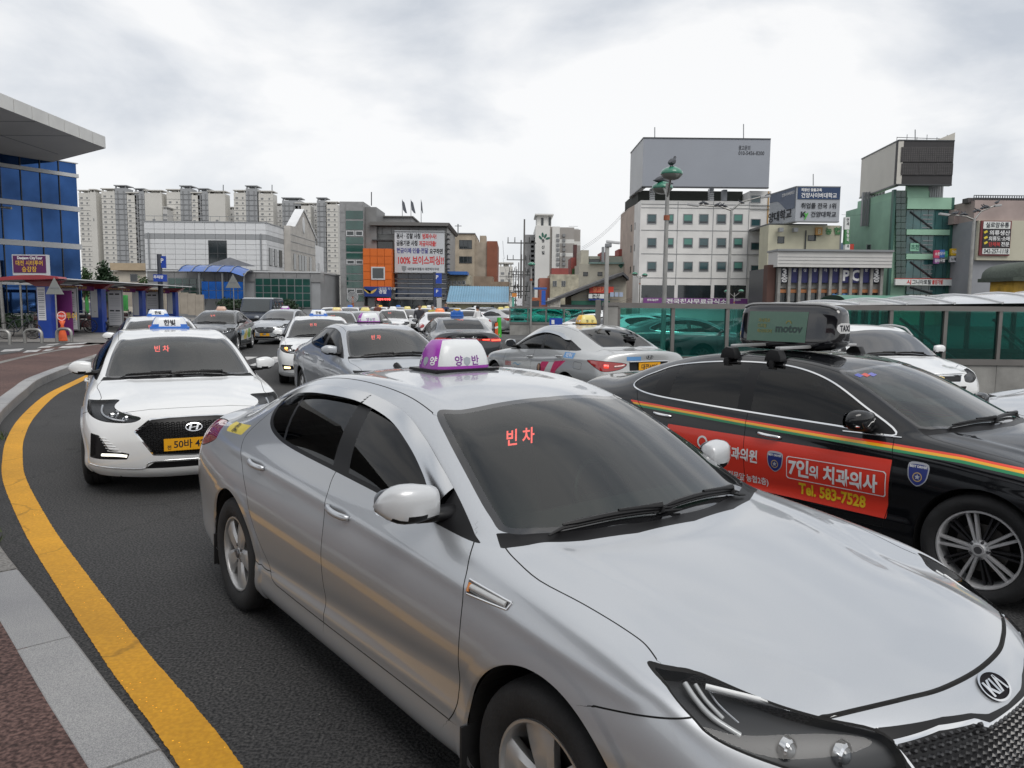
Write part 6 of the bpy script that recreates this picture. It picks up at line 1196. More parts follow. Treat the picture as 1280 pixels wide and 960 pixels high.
class Surf:
 def __init__(s, V, Q):
  s.V = V; s.T = np.concatenate([Q[:, [0, 2, 1]], Q[:, [0, 3, 2]]]); s.L = np.zeros(len(s.T), int); s.names = ['body']; s.normals()
  s.V0 = s.V.copy()
 def normals(s):
  a, b, c = (s.V[s.T[:, i]] for i in range(3)); n = np.cross(b-a, c-a); N = np.zeros_like(s.V)
  for i in range(3): np.add.at(N, s.T[:, i], n)
  s.N = N/np.maximum(np.linalg.norm(N, axis=1, keepdims=True), 1e-12)
 def lab(s, name):
  if name not in s.names: s.names.append(name)
  return s.names.index(name)
 def cut(s, f, mask):
  """split masked triangles along f=0; f is an array over vertices; returns extended f"""
  f = np.where(np.abs(f) < 1e-6, 1e-6, f)
  mi = np.nonzero(mask)[0]; Tm = s.T[mi]; g = f > 0; c_ = g[Tm[:, 0]].astype(np.int8)+g[Tm[:, 1]]+g[Tm[:, 2]]
  ids = mi[(c_ > 0) & (c_ < 3)]; sel = np.zeros(len(s.T), bool); sel[ids] = True
  if len(ids) == 0: return f
  T = s.T[ids]; fs = g[T]; cnt = fs[:, 0].astype(np.int8)+fs[:, 1]+fs[:, 2]
  lone = np.where(cnt == 1, fs.argmax(1), (~fs).argmax(1))
  T = np.stack([T[np.arange(len(T)), (lone+k) % 3] for k in range(3)], 1)
  nV = len(s.V)
  e = np.sort(np.concatenate([T[:, [0, 1]], T[:, [0, 2]]]), axis=1); key = e[:, 0].astype(np.int64)*10**8+e[:, 1]
  u, first, inv = np.unique(key, return_index=True, return_inverse=True); eu = e[first]
  fa, fb = f[eu[:, 0]], f[eu[:, 1]]; t = (fa/(fa-fb))[:, None]
  for nm in ('V', 'N', 'V0'):
   A = getattr(s, nm); setattr(s, nm, np.concatenate([A, A[eu[:, 0]]*(1-t)+A[eu[:, 1]]*t]))
  f = np.concatenate([f, np.zeros(len(eu))])
  a = nV+inv[:len(T)]; b = nV+inv[len(T):]
  T1 = np.stack([T[:, 0], a, b], 1); T2 = np.stack([a, T[:, 1], T[:, 2]], 1); T3 = np.stack([a, T[:, 2], b], 1)
  L = s.L[ids]; keep = ~sel
  s.T = np.concatenate([s.T[keep], T1, T2, T3]); s.L = np.concatenate([s.L[keep], L, L, L])
  return f
 def tv(s, f): return (f[s.T[:, 0]]+f[s.T[:, 1]]+f[s.T[:, 2]])/3
 def cen(s): return (s.V0[s.T[:, 0]]+s.V0[s.T[:, 1]]+s.V0[s.T[:, 2]])/3
 def box_mask(s, side=None, lo=None, hi=None):
  C = s.cen(); m = np.ones(len(s.T), bool)
  if side: m &= (C[:, 1]*side > 0)
  for k in range(3):
   if lo is not None: m &= C[:, k] > lo[k]
   if hi is not None: m &= C[:, k] < hi[k]
  return m
def pdist(P2, poly, closed):
 """signed distance of points to a polyline (closed: negative inside)"""
 A = np.array(poly, float); B = np.roll(A, -1, 0) if closed else A[1:]; A = A if closed else A[:-1]
 best = np.full(len(P2), 1e9); sg = np.ones(len(P2))
 inside = np.zeros(len(P2), bool)
 for a, b in zip(A, B):
  d = b-a; L = d@d+1e-15; t = np.clip(((P2-a)@d)/L, 0, 1); q = P2-a-t[:, None]*d; dist = np.sqrt((q*q).sum(1))
  cr = d[0]*(P2[:, 1]-a[1])-d[1]*(P2[:, 0]-a[0])
  upd = dist < best; best = np.where(upd, dist, best); sg = np.where(upd, np.sign(cr), sg)
  if closed:
   c = ((a[1] > P2[:, 1]) != (b[1] > P2[:, 1])); xx = a[0]+(P2[:, 1]-a[1])/(b[1]-a[1]+1e-15)*(b[0]-a[0]); inside ^= c & (P2[:, 0] < xx)
 return np.where(inside, -best, best) if closed else best*np.where(sg == 0, 1, sg)
def region(S, poly, proj, name, mask_kw, inside_only=None, levels=(), relief=None):
 """label the inside of a closed outline; extra offset outlines at the distances in levels; relief(f)->offset along the normal"""
 msk = lambda: S.box_mask(**mask_kw) & (np.isin(S.L, [S.lab(n) for n in inside_only]) if inside_only else True)
 f = dfun(S, poly, True, proj, None)
 for lv in (0.0,)+tuple(levels):
  g = S.cut(f-lv, msk()); f = g+lv
 sel = msk() & (S.tv(f) < 0)
 S.L[sel] = S.lab(name)
 if relief is not None:
  vs = np.unique(S.T[sel]); fv = np.minimum(f[vs], 0)
  S.V[vs] += S.N[vs]*np.interp(fv, *relief)[:, None]
 return f, sel
def groove(S, line, proj, mask_kw, w=.0022, depth=.006, name='gap', only=None):
 msk = lambda: S.box_mask(**mask_kw) & (np.isin(S.L, [S.lab(n) for n in (only or ['body'])]))
 f = dfun(S, line, False, proj, None, .06)
 near = lambda: (np.abs(S.tv(f)) < .07) & msk()
 m = near(); f = S.cut(f, m)
 for lv in (w, -w):
  g = S.cut(f-lv, near()); f = g+lv
 sel = near() & (np.abs(S.tv(f)) < w) & (np.maximum(np.maximum(np.abs(f[S.T[:, 0]]), np.abs(f[S.T[:, 1]])), np.abs(f[S.T[:, 2]])) < w*1.3)
 # ends of open lines
 S.L[sel] = S.lab(name)
 vs = np.unique(S.T[sel]); vs = vs[np.abs(f[vs]) < 2e-5]
 S.V[vs] -= S.N[vs]*depth
def emit_part(S, labs, name, m, parent, smooth=True, flat=False, offset=0.0, mask=None, offv=None):
 ids = [S.lab(l) for l in (labs if isinstance(labs, (list, tuple)) else [labs])]
 sel = np.isin(S.L, ids)
 if mask is not None: sel &= mask
 if not sel.any(): return None
 T = S.T[sel]; vs, inv = np.unique(T, return_inverse=True); T = inv.reshape(-1, 3)
 V = S.V[vs]+S.N[vs]*(offset if offv is None else offv[vs][:, None])
 ar = np.linalg.norm(np.cross(V[T[:, 1]]-V[T[:, 0]], V[T[:, 2]]-V[T[:, 0]]), axis=1); keep = ar > 1e-9; T = T[keep]; Ls = S.L[sel][keep]
 me = bpy.data.meshes.new(name)
 me.vertices.add(len(V)); me.vertices.foreach_set('co', V.ravel())
 me.loops.add(len(T)*3); me.loops.foreach_set('vertex_index', T.ravel().astype(np.int32))
 me.polygons.add(len(T)); me.polygons.foreach_set('loop_start', np.arange(len(T), dtype=np.int32)*3)
 if isinstance(m, dict):
  keys = list(m); 
  for k in keys: me.materials.append(m[k])
  lut = np.zeros(len(S.names), np.int32)
  for i, k in enumerate(keys):
   if k in S.names: lut[S.names.index(k)] = i
  me.polygons.foreach_set('material_index', lut[Ls])
 elif m: me.materials.append(m)
 me.update(); me.validate()
 if not flat:
  me.polygons.foreach_set('use_smooth', np.ones(len(me.polygons), bool))
  try: me.normals_split_custom_set_from_vertices([tuple(n) for n in S.N[vs]])
  except Exception: pass
 o = bpy.data.objects.new(name, me); COL.objects.link(o); o.parent = parent
 return o
def st(x, W, zb, zsh, k6, k7, k8, c):
 f = lambda k: (x, k[0], k[1]) if len(k) == 2 else k
 return (x, W, zb, zsh, f(k6), f(k7), f(k8), c)
K5 = dict(
 fcorner=[(2.02,.74,.20),(2.06,.785,.28),(2.07,.80,.42),(2.05,.81,.56),(2.01,.805,.66),(1.95,.785,.745),(1.87,.73,.80),(1.77,.64,.835),(1.66,.52,.868)],
 fcentre=[(2.30,.19),(2.355,.26),(2.372,.40),(2.375,.54),(2.355,.66),(2.31,.745),(2.22,.80),(2.06,.848),(1.86,.885)],
 stations=[
  st(1.80,.892,.20,.795,(1.70,.80,.848),(1.63,.69,.875),(1.54,.54,.90),(1.66,.922)),
  st(1.54,.908,.20,.835,(1.45,.815,.888),(1.41,.70,.918),(1.36,.57,.935),(1.50,.952)),
  st(1.27,.912,.20,.86,(1.19,.81,.922),(1.17,.725,.948),(1.14,.63,.962),(1.34,.978)),
  st(.97,.910,.19,.875,(.93,.81,.948),(.955,.745,.970),(.98,.695,.985),(1.20,1.003)),
  st(.72,.908,.18,.882,(.817,.955),(.70,.765,1.045),(.70,.648,1.128),(.88,1.150)),
  st(.45,.907,.18,.888,(.825,.960),(.45,.755,1.12),(.45,.602,1.262),(.60,1.290)),
  st(.18,.907,.18,.893,(.830,.966),(.18,.748,1.180),(.16,.560,1.362),(.29,1.402)),
  st(-.12,.908,.18,.898,(.834,.972),(.745,1.21),(.552,1.405),(-.08,1.442)),
  st(-.50,.910,.18,.904,(.836,.980),(.742,1.225),(.555,1.415),(-.50,1.452)),
  st(-.88,.912,.18,.912,(.832,.990),(.736,1.212),(.548,1.390),(-.92,1.425)),
  st(-1.22,.914,.19,.920,(.828,1.003),(-1.22,.726,1.178),(-1.25,.535,1.318),(-1.30,1.345)),
  st(-1.52,.912,.20,.922,(.820,1.008),(-1.55,.716,1.105),(-1.58,.545,1.212),(-1.62,1.236)),
  st(-1.82,.898,.21,.918,(.802,1.000),(-1.85,.700,1.050),(-1.88,.560,1.098),(-1.92,1.120)),
  st(-2.10,.872,.23,.908,(.772,.988),(-2.12,.665,1.038),(-2.12,.54,1.075),(-2.16,1.100))],
 rcorner=[(-2.22,.74,.26),(-2.27,.79,.34),(-2.29,.81,.47),(-2.30,.82,.61),(-2.29,.82,.75),(-2.27,.80,.88),(-2.26,.74,.98),(-2.25,.66,1.035),(-2.25,.54,1.06)],
 rcentre=[(-2.42,.26),(-2.465,.34),(-2.478,.48),(-2.465,.62),(-2.44,.76),(-2.42,.88),(-2.42,.99),(-2.415,1.065),(-2.35,1.09)],
)
# the same body with a belt line that climbs to the rear
_b = {.72:(.815,.962,None,1.048), .45:(.822,.980), .18:(.826,.995), -.12:(.829,1.008,.743), -.50:(.830,1.020,.739), -.88:(.827,1.032,.732), -1.22:(.822,1.042), -1.52:(.812,1.042), -1.82:(.796,1.022)}
K5B = dict(K5); K5B['stations'] = [(s[0], s[1], s[2], s[3], (s[4][0], _b[s[0]][0], _b[s[0]][1]), (s[5][0], (_b[s[0]]+(None,))[2] or s[5][1], s[5][2]), s[6], s[7]) if s[0] in _b else s for s in K5['stations']]
def scaled(C, sx, sy, sz, **kw):
 g = lambda p: (p[0]*sx, p[1]*sy, p[2]*sz)
 D = dict(C); D['fcorner'] = [g(p) for p in C['fcorner']]; D['rcorner'] = [g(p) for p in C['rcorner']]
 D['fcentre'] = [(p[0]*sx, p[1]*sz) for p in C['fcentre']]; D['rcentre'] = [(p[0]*sx, p[1]*sz) for p in C['rcentre']]
 D['stations'] = [(s[0]*sx, s[1]*sy, s[2]*sz, s[3]*sz, g(s[4]), g(s[5]), g(s[6]), (s[7][0]*sx, s[7][1]*sz)) for s in C['stations']]
 D.update(kw); return D
def absyproj(S, which):
 V = S.V0; ay = np.abs(V[:, 1])
 if which == 'side': return V[:, [0, 2]]
 if which == 'top': return np.stack([V[:, 0], ay], 1)
 if which == 'topc': return V[:, [0, 1]]
 if which == 'front': return np.stack([ay, V[:, 2]], 1)
 if which == 'frontc': return V[:, [1, 2]]
 if which == 'diag': return np.stack([ay*.7071-V[:, 0]*.7071, V[:, 2]], 1)
 if which == 'rdiag': return np.stack([ay*.7071+V[:, 0]*.7071, V[:, 2]], 1)
def dfun(S, poly, closed, proj, region, pad=.12):
 P = absyproj(S, proj); A = np.array(poly); lo, hi = A.min(0)-pad, A.max(0)+pad
 near = (P[:, 0] > lo[0]) & (P[:, 0] < hi[0]) & (P[:, 1] > lo[1]) & (P[:, 1] < hi[1]); f = np.full(len(P), 1.0); f[near] = pdist(P[near], poly, closed); f[near] = metric(S, P, near, f[near], poly, closed, proj); return f
def metric(S, P, near, f, poly, closed, proj):
 """turn flat distances near the outline into distances along the curved surface"""
 ax3 = {'side': ((1,0,0),(0,0,1)), 'top': ((1,0,0),(0,1,0)), 'topc': ((1,0,0),(0,1,0)), 'front': ((0,1,0),(0,0,1)), 'frontc': ((0,1,0),(0,0,1)), 'diag': ((-.7071,.7071,0),(0,0,1)), 'rdiag': ((.7071,.7071,0),(0,0,1))}[proj]
 k = np.abs(f) < .05; Q = P[near][k]; e = 1e-4
 gx = (pdist(Q+[e, 0], poly, closed)-f[k])/e; gy = (pdist(Q+[0, e], poly, closed)-f[k])/e
 g = gx[:, None]*np.array(ax3[0])+gy[:, None]*np.array(ax3[1]); n = S.N[near][k].copy()
 if proj in ('top', 'front', 'diag', 'rdiag'): n[:, 1] = np.abs(n[:, 1])
 s = np.sqrt(np.clip(1-((g*n).sum(1))**2, .04, 1)); f = f.copy(); w = np.clip((.05-np.abs(f[k]))/.02, 0, 1); f[k] = f[k]/(s*w+(1-w)); return f
def ss(x, a, b): t = np.clip((x-a)/(b-a), 0, 1); return t*t*(3-2*t)
def arch(S, x, z, r, flare=.010, fw=.05):
 for sg in (1, -1):
  m = lambda: S.box_mask(side=sg, lo=(x-.6, -2, 0), hi=(x+.6, 2, z+.6)) & (np.abs(S.cen()[:, 1]) > .55)
  def rf(): return np.hypot(S.V0[:, 0]-x, (S.V0[:, 2]-z))
  for lv in (r+fw+.012, r+fw, r+.006, r): S.cut(rf()-lv, m())
  R = rf(); side = (S.V0[:, 1]*sg > .55)
  dy = flare*(1-ss(R, r+fw, r+fw+.012))*side
  dy = dy - .012*(1-ss(R, r, r+.006))*side
  S.V[:, 1] += sg*dy
  C = S.cen(); inside = (np.hypot(C[:, 0]-x, C[:, 2]-z) < r) & (C[:, 1]*sg > .5) & (C[:, 2] < z+r)
  k = ~inside; S.T = S.T[k]; S.L = S.L[k]
def liner(x, z, r, W, parent):
 for sg in (1, -1):
  mb = MB(); y1, y0 = sg*(W-.012), sg*(W-.30); n = 28; V = []; F = []
  for k in range(n+1):
   t = -.45+(math.pi+.9)*k/n
   for y in (y1, y0): V.append((x+(r+.002)*math.cos(t), y, z+(r+.002)*math.sin(t)))
  for k in range(n): F.append((2*k, 2*k+1, 2*k+3, 2*k+2))
  c = len(V); V.append((x, y0, z))
  for k in range(n): F.append((c, 2*k+1, 2*k+3))
  mb.add(V, F).build('wheel_arch_liner', WELL, parent, smooth=False)
def spoke_ring(mb, n, prof, w0, w1, r0, r1, yo, rot=0, thick=.022, split=0):
 """n radial bars from r0 to r1; half-widths w0 (inner), w1 (outer); yo(r) face height"""
 for k in range(n):
  t = rot+2*math.pi*k/n
  for s in ((-1, 1) if split else (0,)):
   c, sn = math.cos(t), math.sin(t); V = []
   m = 5
   for q in range(m+1):
    r = r0+(r1-r0)*q/m; wq = w0+(w1-w0)*q/m; off = s*split*(.35+.65*q/m) if split else 0
    y = yo(r)
    for a, dy in ((-wq, -.012), (-wq*.62, 0), (wq*.62, 0), (wq, -.012), (wq*.9, -thick-.012), (-wq*.9, -thick-.012)):
     V.append((c*r-sn*(a+off), y+dy, sn*r+c*(a+off)))
   F = []
   for q in range(m):
    for a in range(6): F.append((q*6+a, q*6+(a+1) % 6, (q+1)*6+(a+1) % 6, (q+1)*6+a))
   F += [tuple(range(6)), tuple(reversed(range(m*6, m*6+6)))]
   mb.add(V, F)
WH = {}
def wheel_meshes(kind, R, rr):
 """returns list of (part name, mesh) for a wheel on the +y side, axis y, centred on the origin"""
 key = (kind, R, rr)
 if key in WH: return WH[key]
 res = []; wd = .108
 L = lambda r, z, t: (r*math.cos(t), z, r*math.sin(t))
 prof = [(rr+.004, .082), (rr+.018, .098), (rr+.045, .106), (R-.05, .108), (R-.03, .104), (R-.012, .092), (R-.004, .076), (R, .055), (R, .03), (R-.006, .027), (R-.006, .02), (R, .017), (R, -.02), (R-.006,-.024),(R-.006,-.03),(R,-.034), (R-.004, -.076), (R-.03, -.104), (R-.06, -.106), (rr+.01, -.09)]
 o = MB().lathe(prof, 56, L).build('tyre', TYRE, None, auto=.7); res.append(('tyre', o.data)); bpy.data.objects.remove(o)
 al = SATIN if kind != 'gr' else mat('polished_alloy', (.72,.72,.73), .35, .6)
 mb = MB()
 mb.lathe([(rr+.006, .082), (rr+.003, .090), (rr-.006, .090), (rr-.012, .080), (rr-.016, .05), (rr-.022, 0), (rr-.022, -.08), (rr-.012,-.085)], 56, L)
 if kind == 'k5':
  yo = lambda r: .070+.012*math.sin(min(1, r/rr)*2.6)
  spoke_ring(mb, 5, None, .040, .074, .035, rr-.006, yo, .35, .03)
  mb.lathe([(.0, .078), (.030, .078), (.034, .074), (.062, .070), (.072, .05)], 32, L)
 elif kind == 'gr':
  yo = lambda r: .080-.010*(r/rr)
  spoke_ring(mb, 5, None, .011, .0105, .045, rr-.008, yo, .3, .024, split=.024)
  mb.lathe([(.0, .086), (.034, .086), (.038, .080), (.060, .072), (.064, .05)], 32, L)
 else:
  yo = lambda r: .074+.008*math.sin(min(1, r/rr)*2.6)
  spoke_ring(mb, 5 if kind == 'five' else 10, None, .022, .028 if kind == 'five' else .018, .035, rr-.006, yo, .2, .026)
  mb.lathe([(.0, .08), (.032, .08), (.036, .074), (.06, .07), (.07, .05)], 32, L)
 o = mb.build('rim', al, None, auto=.5); res.append(('rim', o.data)); bpy.data.objects.remove(o)
 if kind == 'gr':
  mb = MB(); spoke_ring(mb, 5, None, .008, .009, .045, rr-.010, lambda r: .062-.006*(r/rr), .3+math.pi/5, .02, split=.020)
  for k in range(5):
   pass
  o = mb.build('dark_spokes', DARKALLOY, None, auto=.5); res.append(('dark_spokes', o.data)); bpy.data.objects.remove(o)
 mb = MB().lathe([(.02, .01), (.15, .01), (.152, .0), (.15, -.01), (.02, -.01)], 40, L)
 o = mb.build('brake_disc', mat('brake_iron', (.10,.095,.09), .45, .8), None, auto=.5); res.append(('brake_disc', o.data)); bpy.data.objects.remove(o)
 mb = MB().lathe([(.0, -.03), (rr-.02, -.03), (rr-.02, -.05)], 32, L)
 o = mb.build('wheel_backing', WELL, None); res.append(('wheel_backing', o.data)); bpy.data.objects.remove(o)
 mb = MB()
 for k in range(5):
  t = 2*math.pi*k/5+.3+.63; mb.lathe([(.0, .082), (.0095, .080), (.0105, .06)], 8, lambda r, z, a, t=t: (.052*math.cos(t)+r*math.cos(a), z, .052*math.sin(t)+r*math.sin(a)))
 mb.lathe([(.0, .0885), (.022, .0875), (.027, .083)], 20, L)
 o = mb.build('hub_cap', mat('hub_grey', (.16,.16,.17), .3, .7), None, auto=.6); res.append(('hub_cap', o.data)); bpy.data.objects.remove(o)
 WH[key] = res; return res
def add_wheels(car, kind, fx, rx, W, R, rr, steer=0, detail=2):
 for sg in (1, -1):
  for x in (fx, rx):
   e = bpy.data.objects.new('wheel', None); COL.objects.link(e); e.parent = car; e.empty_display_size = .1
   e.location = (x, sg*(W-.112), R-.004); e.rotation_euler = (0, random.uniform(0, 1.2) if not (kind in ('k5', 'gr')) else (.25 if x > 0 else .9), (steer if x > 0 else 0)+(math.pi if sg < 0 else 0))
   for nm, me in wheel_meshes(kind, R, rr):
    if detail < 2 and nm in ('brake_disc', 'hub_cap'): continue
    o = bpy.data.objects.new(nm, me); COL.objects.link(o); o.parent = e
def mirror(car, c, pm, sg, w=.225, h=.145, d=.115, base=(.0, .0)):
 """door mirror; c = shell centre on the left side (y>0)"""
 def shell(x0, x1, name, m, zlo, zhi):
  n = 20; st_ = 9; V = []; F = []
  for i in range(st_+1):
   t = i/st_; y = -w/2+w*t
   k = (1-abs(2*max(t-.45, 0)/1.1)**2.6)*(.80+.20*min(1, t/.35))
   for a in range(n):
    th = 2*math.pi*a/n; ca, sa = math.cos(th), math.sin(th); p = .62
    X = abs(ca)**p*math.copysign(1, ca); Z = abs(sa)**p*math.copysign(1, sa)
    X = X*(1.0 if X > 0 else .45)
    V.append((X*d*.62*k-.01*t, y, Z*h/2*k+.004*t))
  for i in range(st_):
   for a in range(n): F.append((i*n+a, i*n+(a+1) % n, (i+1)*n+(a+1) % n, (i+1)*n+a))
  F.append(tuple(reversed(range(n)))); F.append(tuple(st_*n+a for a in range(n)))
  return V, F
 V, F = shell(0, 0, '', None, 0, 0)
 V = [(c[0]+v[0]-v[1]*.12, sg*(c[1]+v[1]), c[2]+v[2]) for v in V]
 zc = c[2]-h*.27
 mb = MB(); lo = MB()
 for f in F:
  z = sum(V[i][2] for i in f)/len(f)
  (lo if z < zc and len(f) == 4 else mb).add([V[i] for i in f], [tuple(range(len(f)))])
 for b, nm, m in ((mb, 'mirror_shell', pm), (lo, 'mirror_lower_cover', BT)):
  o = mesh_obj(nm, b.V, b.F, m, car)
  bm = bmesh.new(); bm.from_mesh(o.data); bmesh.ops.remove_doubles(bm, verts=bm.verts, dist=.0004); bmesh.ops.recalc_face_normals(bm, faces=bm.faces); bm.to_mesh(o.data); bm.free()
  for p in o.data.polygons: p.use_smooth = True
 g = [(c[0]-d*.31-.002-(y*.12), sg*(c[1]+y), c[2]+z+.003) for y, z in spl([(-w*.40, -h*.34), (w*.30, -h*.33), (w*.42, 0), (w*.30, h*.34), (-w*.40, h*.36)], 4, True)]
 mesh_obj('mirror_glass', g, [tuple(range(len(g)))], MIRG, car)
 arm = MB().tube([(c[0]-.005, sg*(c[1]-w*.25), c[2]-h*.30), (c[0]+.01, sg*(c[1]-w*.62), c[2]-h*.40), (c[0]+.02+base[0], sg*(c[1]-w*.98), c[2]-h*.34+base[1])], [.052, .044, .062], 12)
 arm.V = [(v[0], v[1], c[2]-h*.38+(v[2]-(c[2]-h*.38))*.62) for v in arm.V]
 arm.build('mirror_arm', BT, car, smooth=True)
def bvh_of(S):
 return BVHTree.FromPolygons([tuple(v) for v in S.V], [tuple(int(i) for i in t) for t in S.T])
def project_text(name, V2, F, m, parent, tree, O, U, Vv, D, off=.003, depth=.8):
 """lay 2D lettering on the body: origin O, axes U and Vv, thrown along D; lifted off the surface by off"""
 O, U, Vv, D = map(Vector, (O, U, Vv, D)); D = D.normalized(); bm = bmesh.new(); vs = [bm.verts.new((a, b, 0)) for a, b in V2]
 for f in F:
  try: bm.faces.new([vs[i] for i in f])
  except ValueError: pass
 bmesh.ops.triangulate(bm, faces=bm.faces)
 for _ in range(2):
  ed = [e for e in bm.edges if e.calc_length()*U.length > .05]
  if ed: bmesh.ops.subdivide_edges(bm, edges=ed, cuts=1)
 bmesh.ops.triangulate(bm, faces=bm.faces)
 for v in bm.verts:
  p = O+U*v.co.x+Vv*v.co.y; h = tree.ray_cast(p-D*depth*.5, D, depth)
  if h[0] is None: v.co = p
  else:
   n = h[1] if h[1].dot(D) < 0 else -h[1]; v.co = h[0]+n*off
 me = bpy.data.meshes.new(name); bm.to_mesh(me); bm.free(); me.materials.append(m)
 o = bpy.data.objects.new(name, me); COL.objects.link(o); o.parent = parent; return o
def ellipse2(rx, ry, n=28, w=None, shear=0):
 o = [(rx*math.cos(2*math.pi*k/n), ry*math.sin(2*math.pi*k/n)) for k in range(n)]
 if w is None: return o, [tuple(range(n))]
 i_ = [((rx-w)*math.cos(2*math.pi*k/n), (ry-w)*math.sin(2*math.pi*k/n)) for k in range(n)]
 return o+i_, [(k, (k+1) % n, n+(k+1) % n, n+k) for k in range(n)]
def hlogo(s=1.0):
 """slanted H in an oval ring"""
 V, F = ellipse2(.073*s, .038*s, 36, .0075*s); b = len(V)
 def par(pts):
  nonlocal V, F
  k = len(V); V += [(x*s, y*s) for x, y in pts]; F.append(tuple(range(k, k+len(pts))))
 par([(-.047,-.021),(-.030,-.026),(-.012,.025),(-.030,.024)]); par([(.012,-.025),(.030,-.024),(.047,.021),(.030,.026)]); par([(-.026,-.006),(.017,-.001),(.026,.006),(-.017,.001)])
 return V, F
def bowtie(s=1.0):
 return [(x*s, y*s) for x, y in ((-.075,-.018),(-.03,-.018),(-.03,-.034),(.03,-.034),(.03,-.018),(.068,-.018),(.082,.018),(.03,.018),(.03,.034),(-.03,.034),(-.03,.018),(-.062,.018))], [tuple(range(12))]
def plate(car, text, O, X, Y, wd=.335, ht=.165, size=None):
 O = Vector(O); X = Vector(X).normalized(); Y = Vector(Y).normalized(); N = X.cross(Y)
 P = [(-wd/2, -ht/2), (wd/2, -ht/2), (wd/2, ht/2), (-wd/2, ht/2)]
 mb = MB().prism(P, 0, .006, lambda p, t: tuple(O+X*p[0]+Y*p[1]+N*t)); pl = mb.build('number_plate', PLATEY, car)
 text_on('plate_number', text, size or ht*.72, INK, pl, O+N*.0075, X, Y, bold=ht*.008, sx=.86)
 return pl
def led_display(car, c, tilt=0, s=.052, parent_dir=(1, 0, 0)):
 """red vacancy display behind the windscreen, built of glowing dots (reads: vacant)"""
 o = MB().cbox((c[0]-.02, c[1], c[2]), (.02, .20, .075)).build('vacancy_display', BT, car, bevel=.004)
 V, F = text_mesh('빈 차', s*1.45, .001, 1.0)
 me = mesh_obj('led_characters', [(c[0]-.008, c[1]+a, c[2]+b) for a, b in V], F, REDLED, o)
 return o
def interior(car, zbelt, wheel_left=True, seatx=-.25, dashx=.62, zroof=1.4, W=.70):
 mb = MB()
 for x, y in ((seatx, .37), (seatx, -.37)):
  pass
 def seat(x, y, wd, nm='seat'):
  s_ = MB(); s_.cbox((x+.05, y, .47), (.50, wd, .16)); s_.cbox((x-.25, y, .80), (.14, wd*.96, .58), R=Matrix.Rotation(-.25, 3, 'Y'))
  o = s_.build(nm, SEAT, car, bevel=.04, seg=3); h = MB().cbox((x-.36, y, 1.155), (.09, .25, .16), R=Matrix.Rotation(-.2, 3, 'Y')).build('headrest', SEAT, o, bevel=.03, seg=3)
 seat(seatx, .37, .50); seat(seatx, -.37, .50)
 s_ = MB(); s_.cbox((-1.12, 0, .47), (.5, 1.25, .2)); s_.cbox((-1.40, 0, .78), (.14, 1.25, .52), R=Matrix.Rotation(-.3, 3, 'Y')); s_.build('rear_bench', SEAT, car, bevel=.04, seg=3)
 MB().box(-1.9, -1.36, -.62, .62, .98, 1.0).build('parcel_shelf', DASH, car)
 d = MB(); n = 12; pr = spl([(dashx-.10, .70), (dashx-.06, .86), (dashx+.02, zbelt-.04), (dashx+.30, zbelt-.025), (dashx+.52, zbelt-.05), (dashx+.52, .70)], 4)
 d.prism(pr, -.70, .70, lambda p, t: (p[0], t, p[1])); d.build('dashboard', DASH, car, smooth=False, auto=.5)
 sw = MB(); c = Vector((dashx-.24, .37, .86)); ax = Matrix.Rotation(-.42, 3, 'Y')
 ring = [c+ax@Vector((0, .185*math.cos(t), .185*math.sin(t))) for t in np.linspace(0, 2*math.pi, 33)]
 sw.tube(ring, .015, 8, cap=False); sw.cbox(c, (.03, .33, .045), R=ax); sw.cbox(c+Vector((.0, 0, -.06)), (.03, .04, .15), R=ax); sw.tube([c, c+Vector((.24, 0, -.1))], .03, 8)
 sw.build('steering_wheel', BT, car, auto=.5)
 MB().box(-2.0, 1.05, -.74, .74, .30, .34).build('cabin_floor', BODYDARK, car)
 MB().cbox((.34, 0, zroof-.165), (.03, .22, .055)).build('inner_mirror', BT, car, bevel=.01)
def wiper(car, tree, pts, name='wiper'):
 """arm and blade resting on the glass: list of (x,y) of blade ends and pivot"""
 (x0, y0), (x1, y1), (px, py) = pts
 def onit(x, y, off):
  h = tree.ray_cast(Vector((x, y, 2)), Vector((0, 0, -1)))
  return (h[0]+h[1]*off) if h[0] else Vector((x, y, 1))
 bl = [onit(x0+(x1-x0)*k/10, y0+(y1-y0)*k/10, .012) for k in range(11)]
 o = MB(); o.tube(bl, [.004]+[.007]*9+[.004], 6); o2 = [p+Vector((0, 0, .012)) for p in bl[1:-1]]; o.tube(o2, [.004]+[.010]*7+[.004], 6)
 m = bl[5]+Vector((0, 0, .022)); pv = onit(px, py, .012)
 q = pv+(m-pv)*.35+Vector((0, 0, .016))
 o.tube([pv, pv+Vector((0, 0, .025)), q, m], [.016, .014, .009, .007], 8)
 return o.build(name, BT, car, auto=.8)
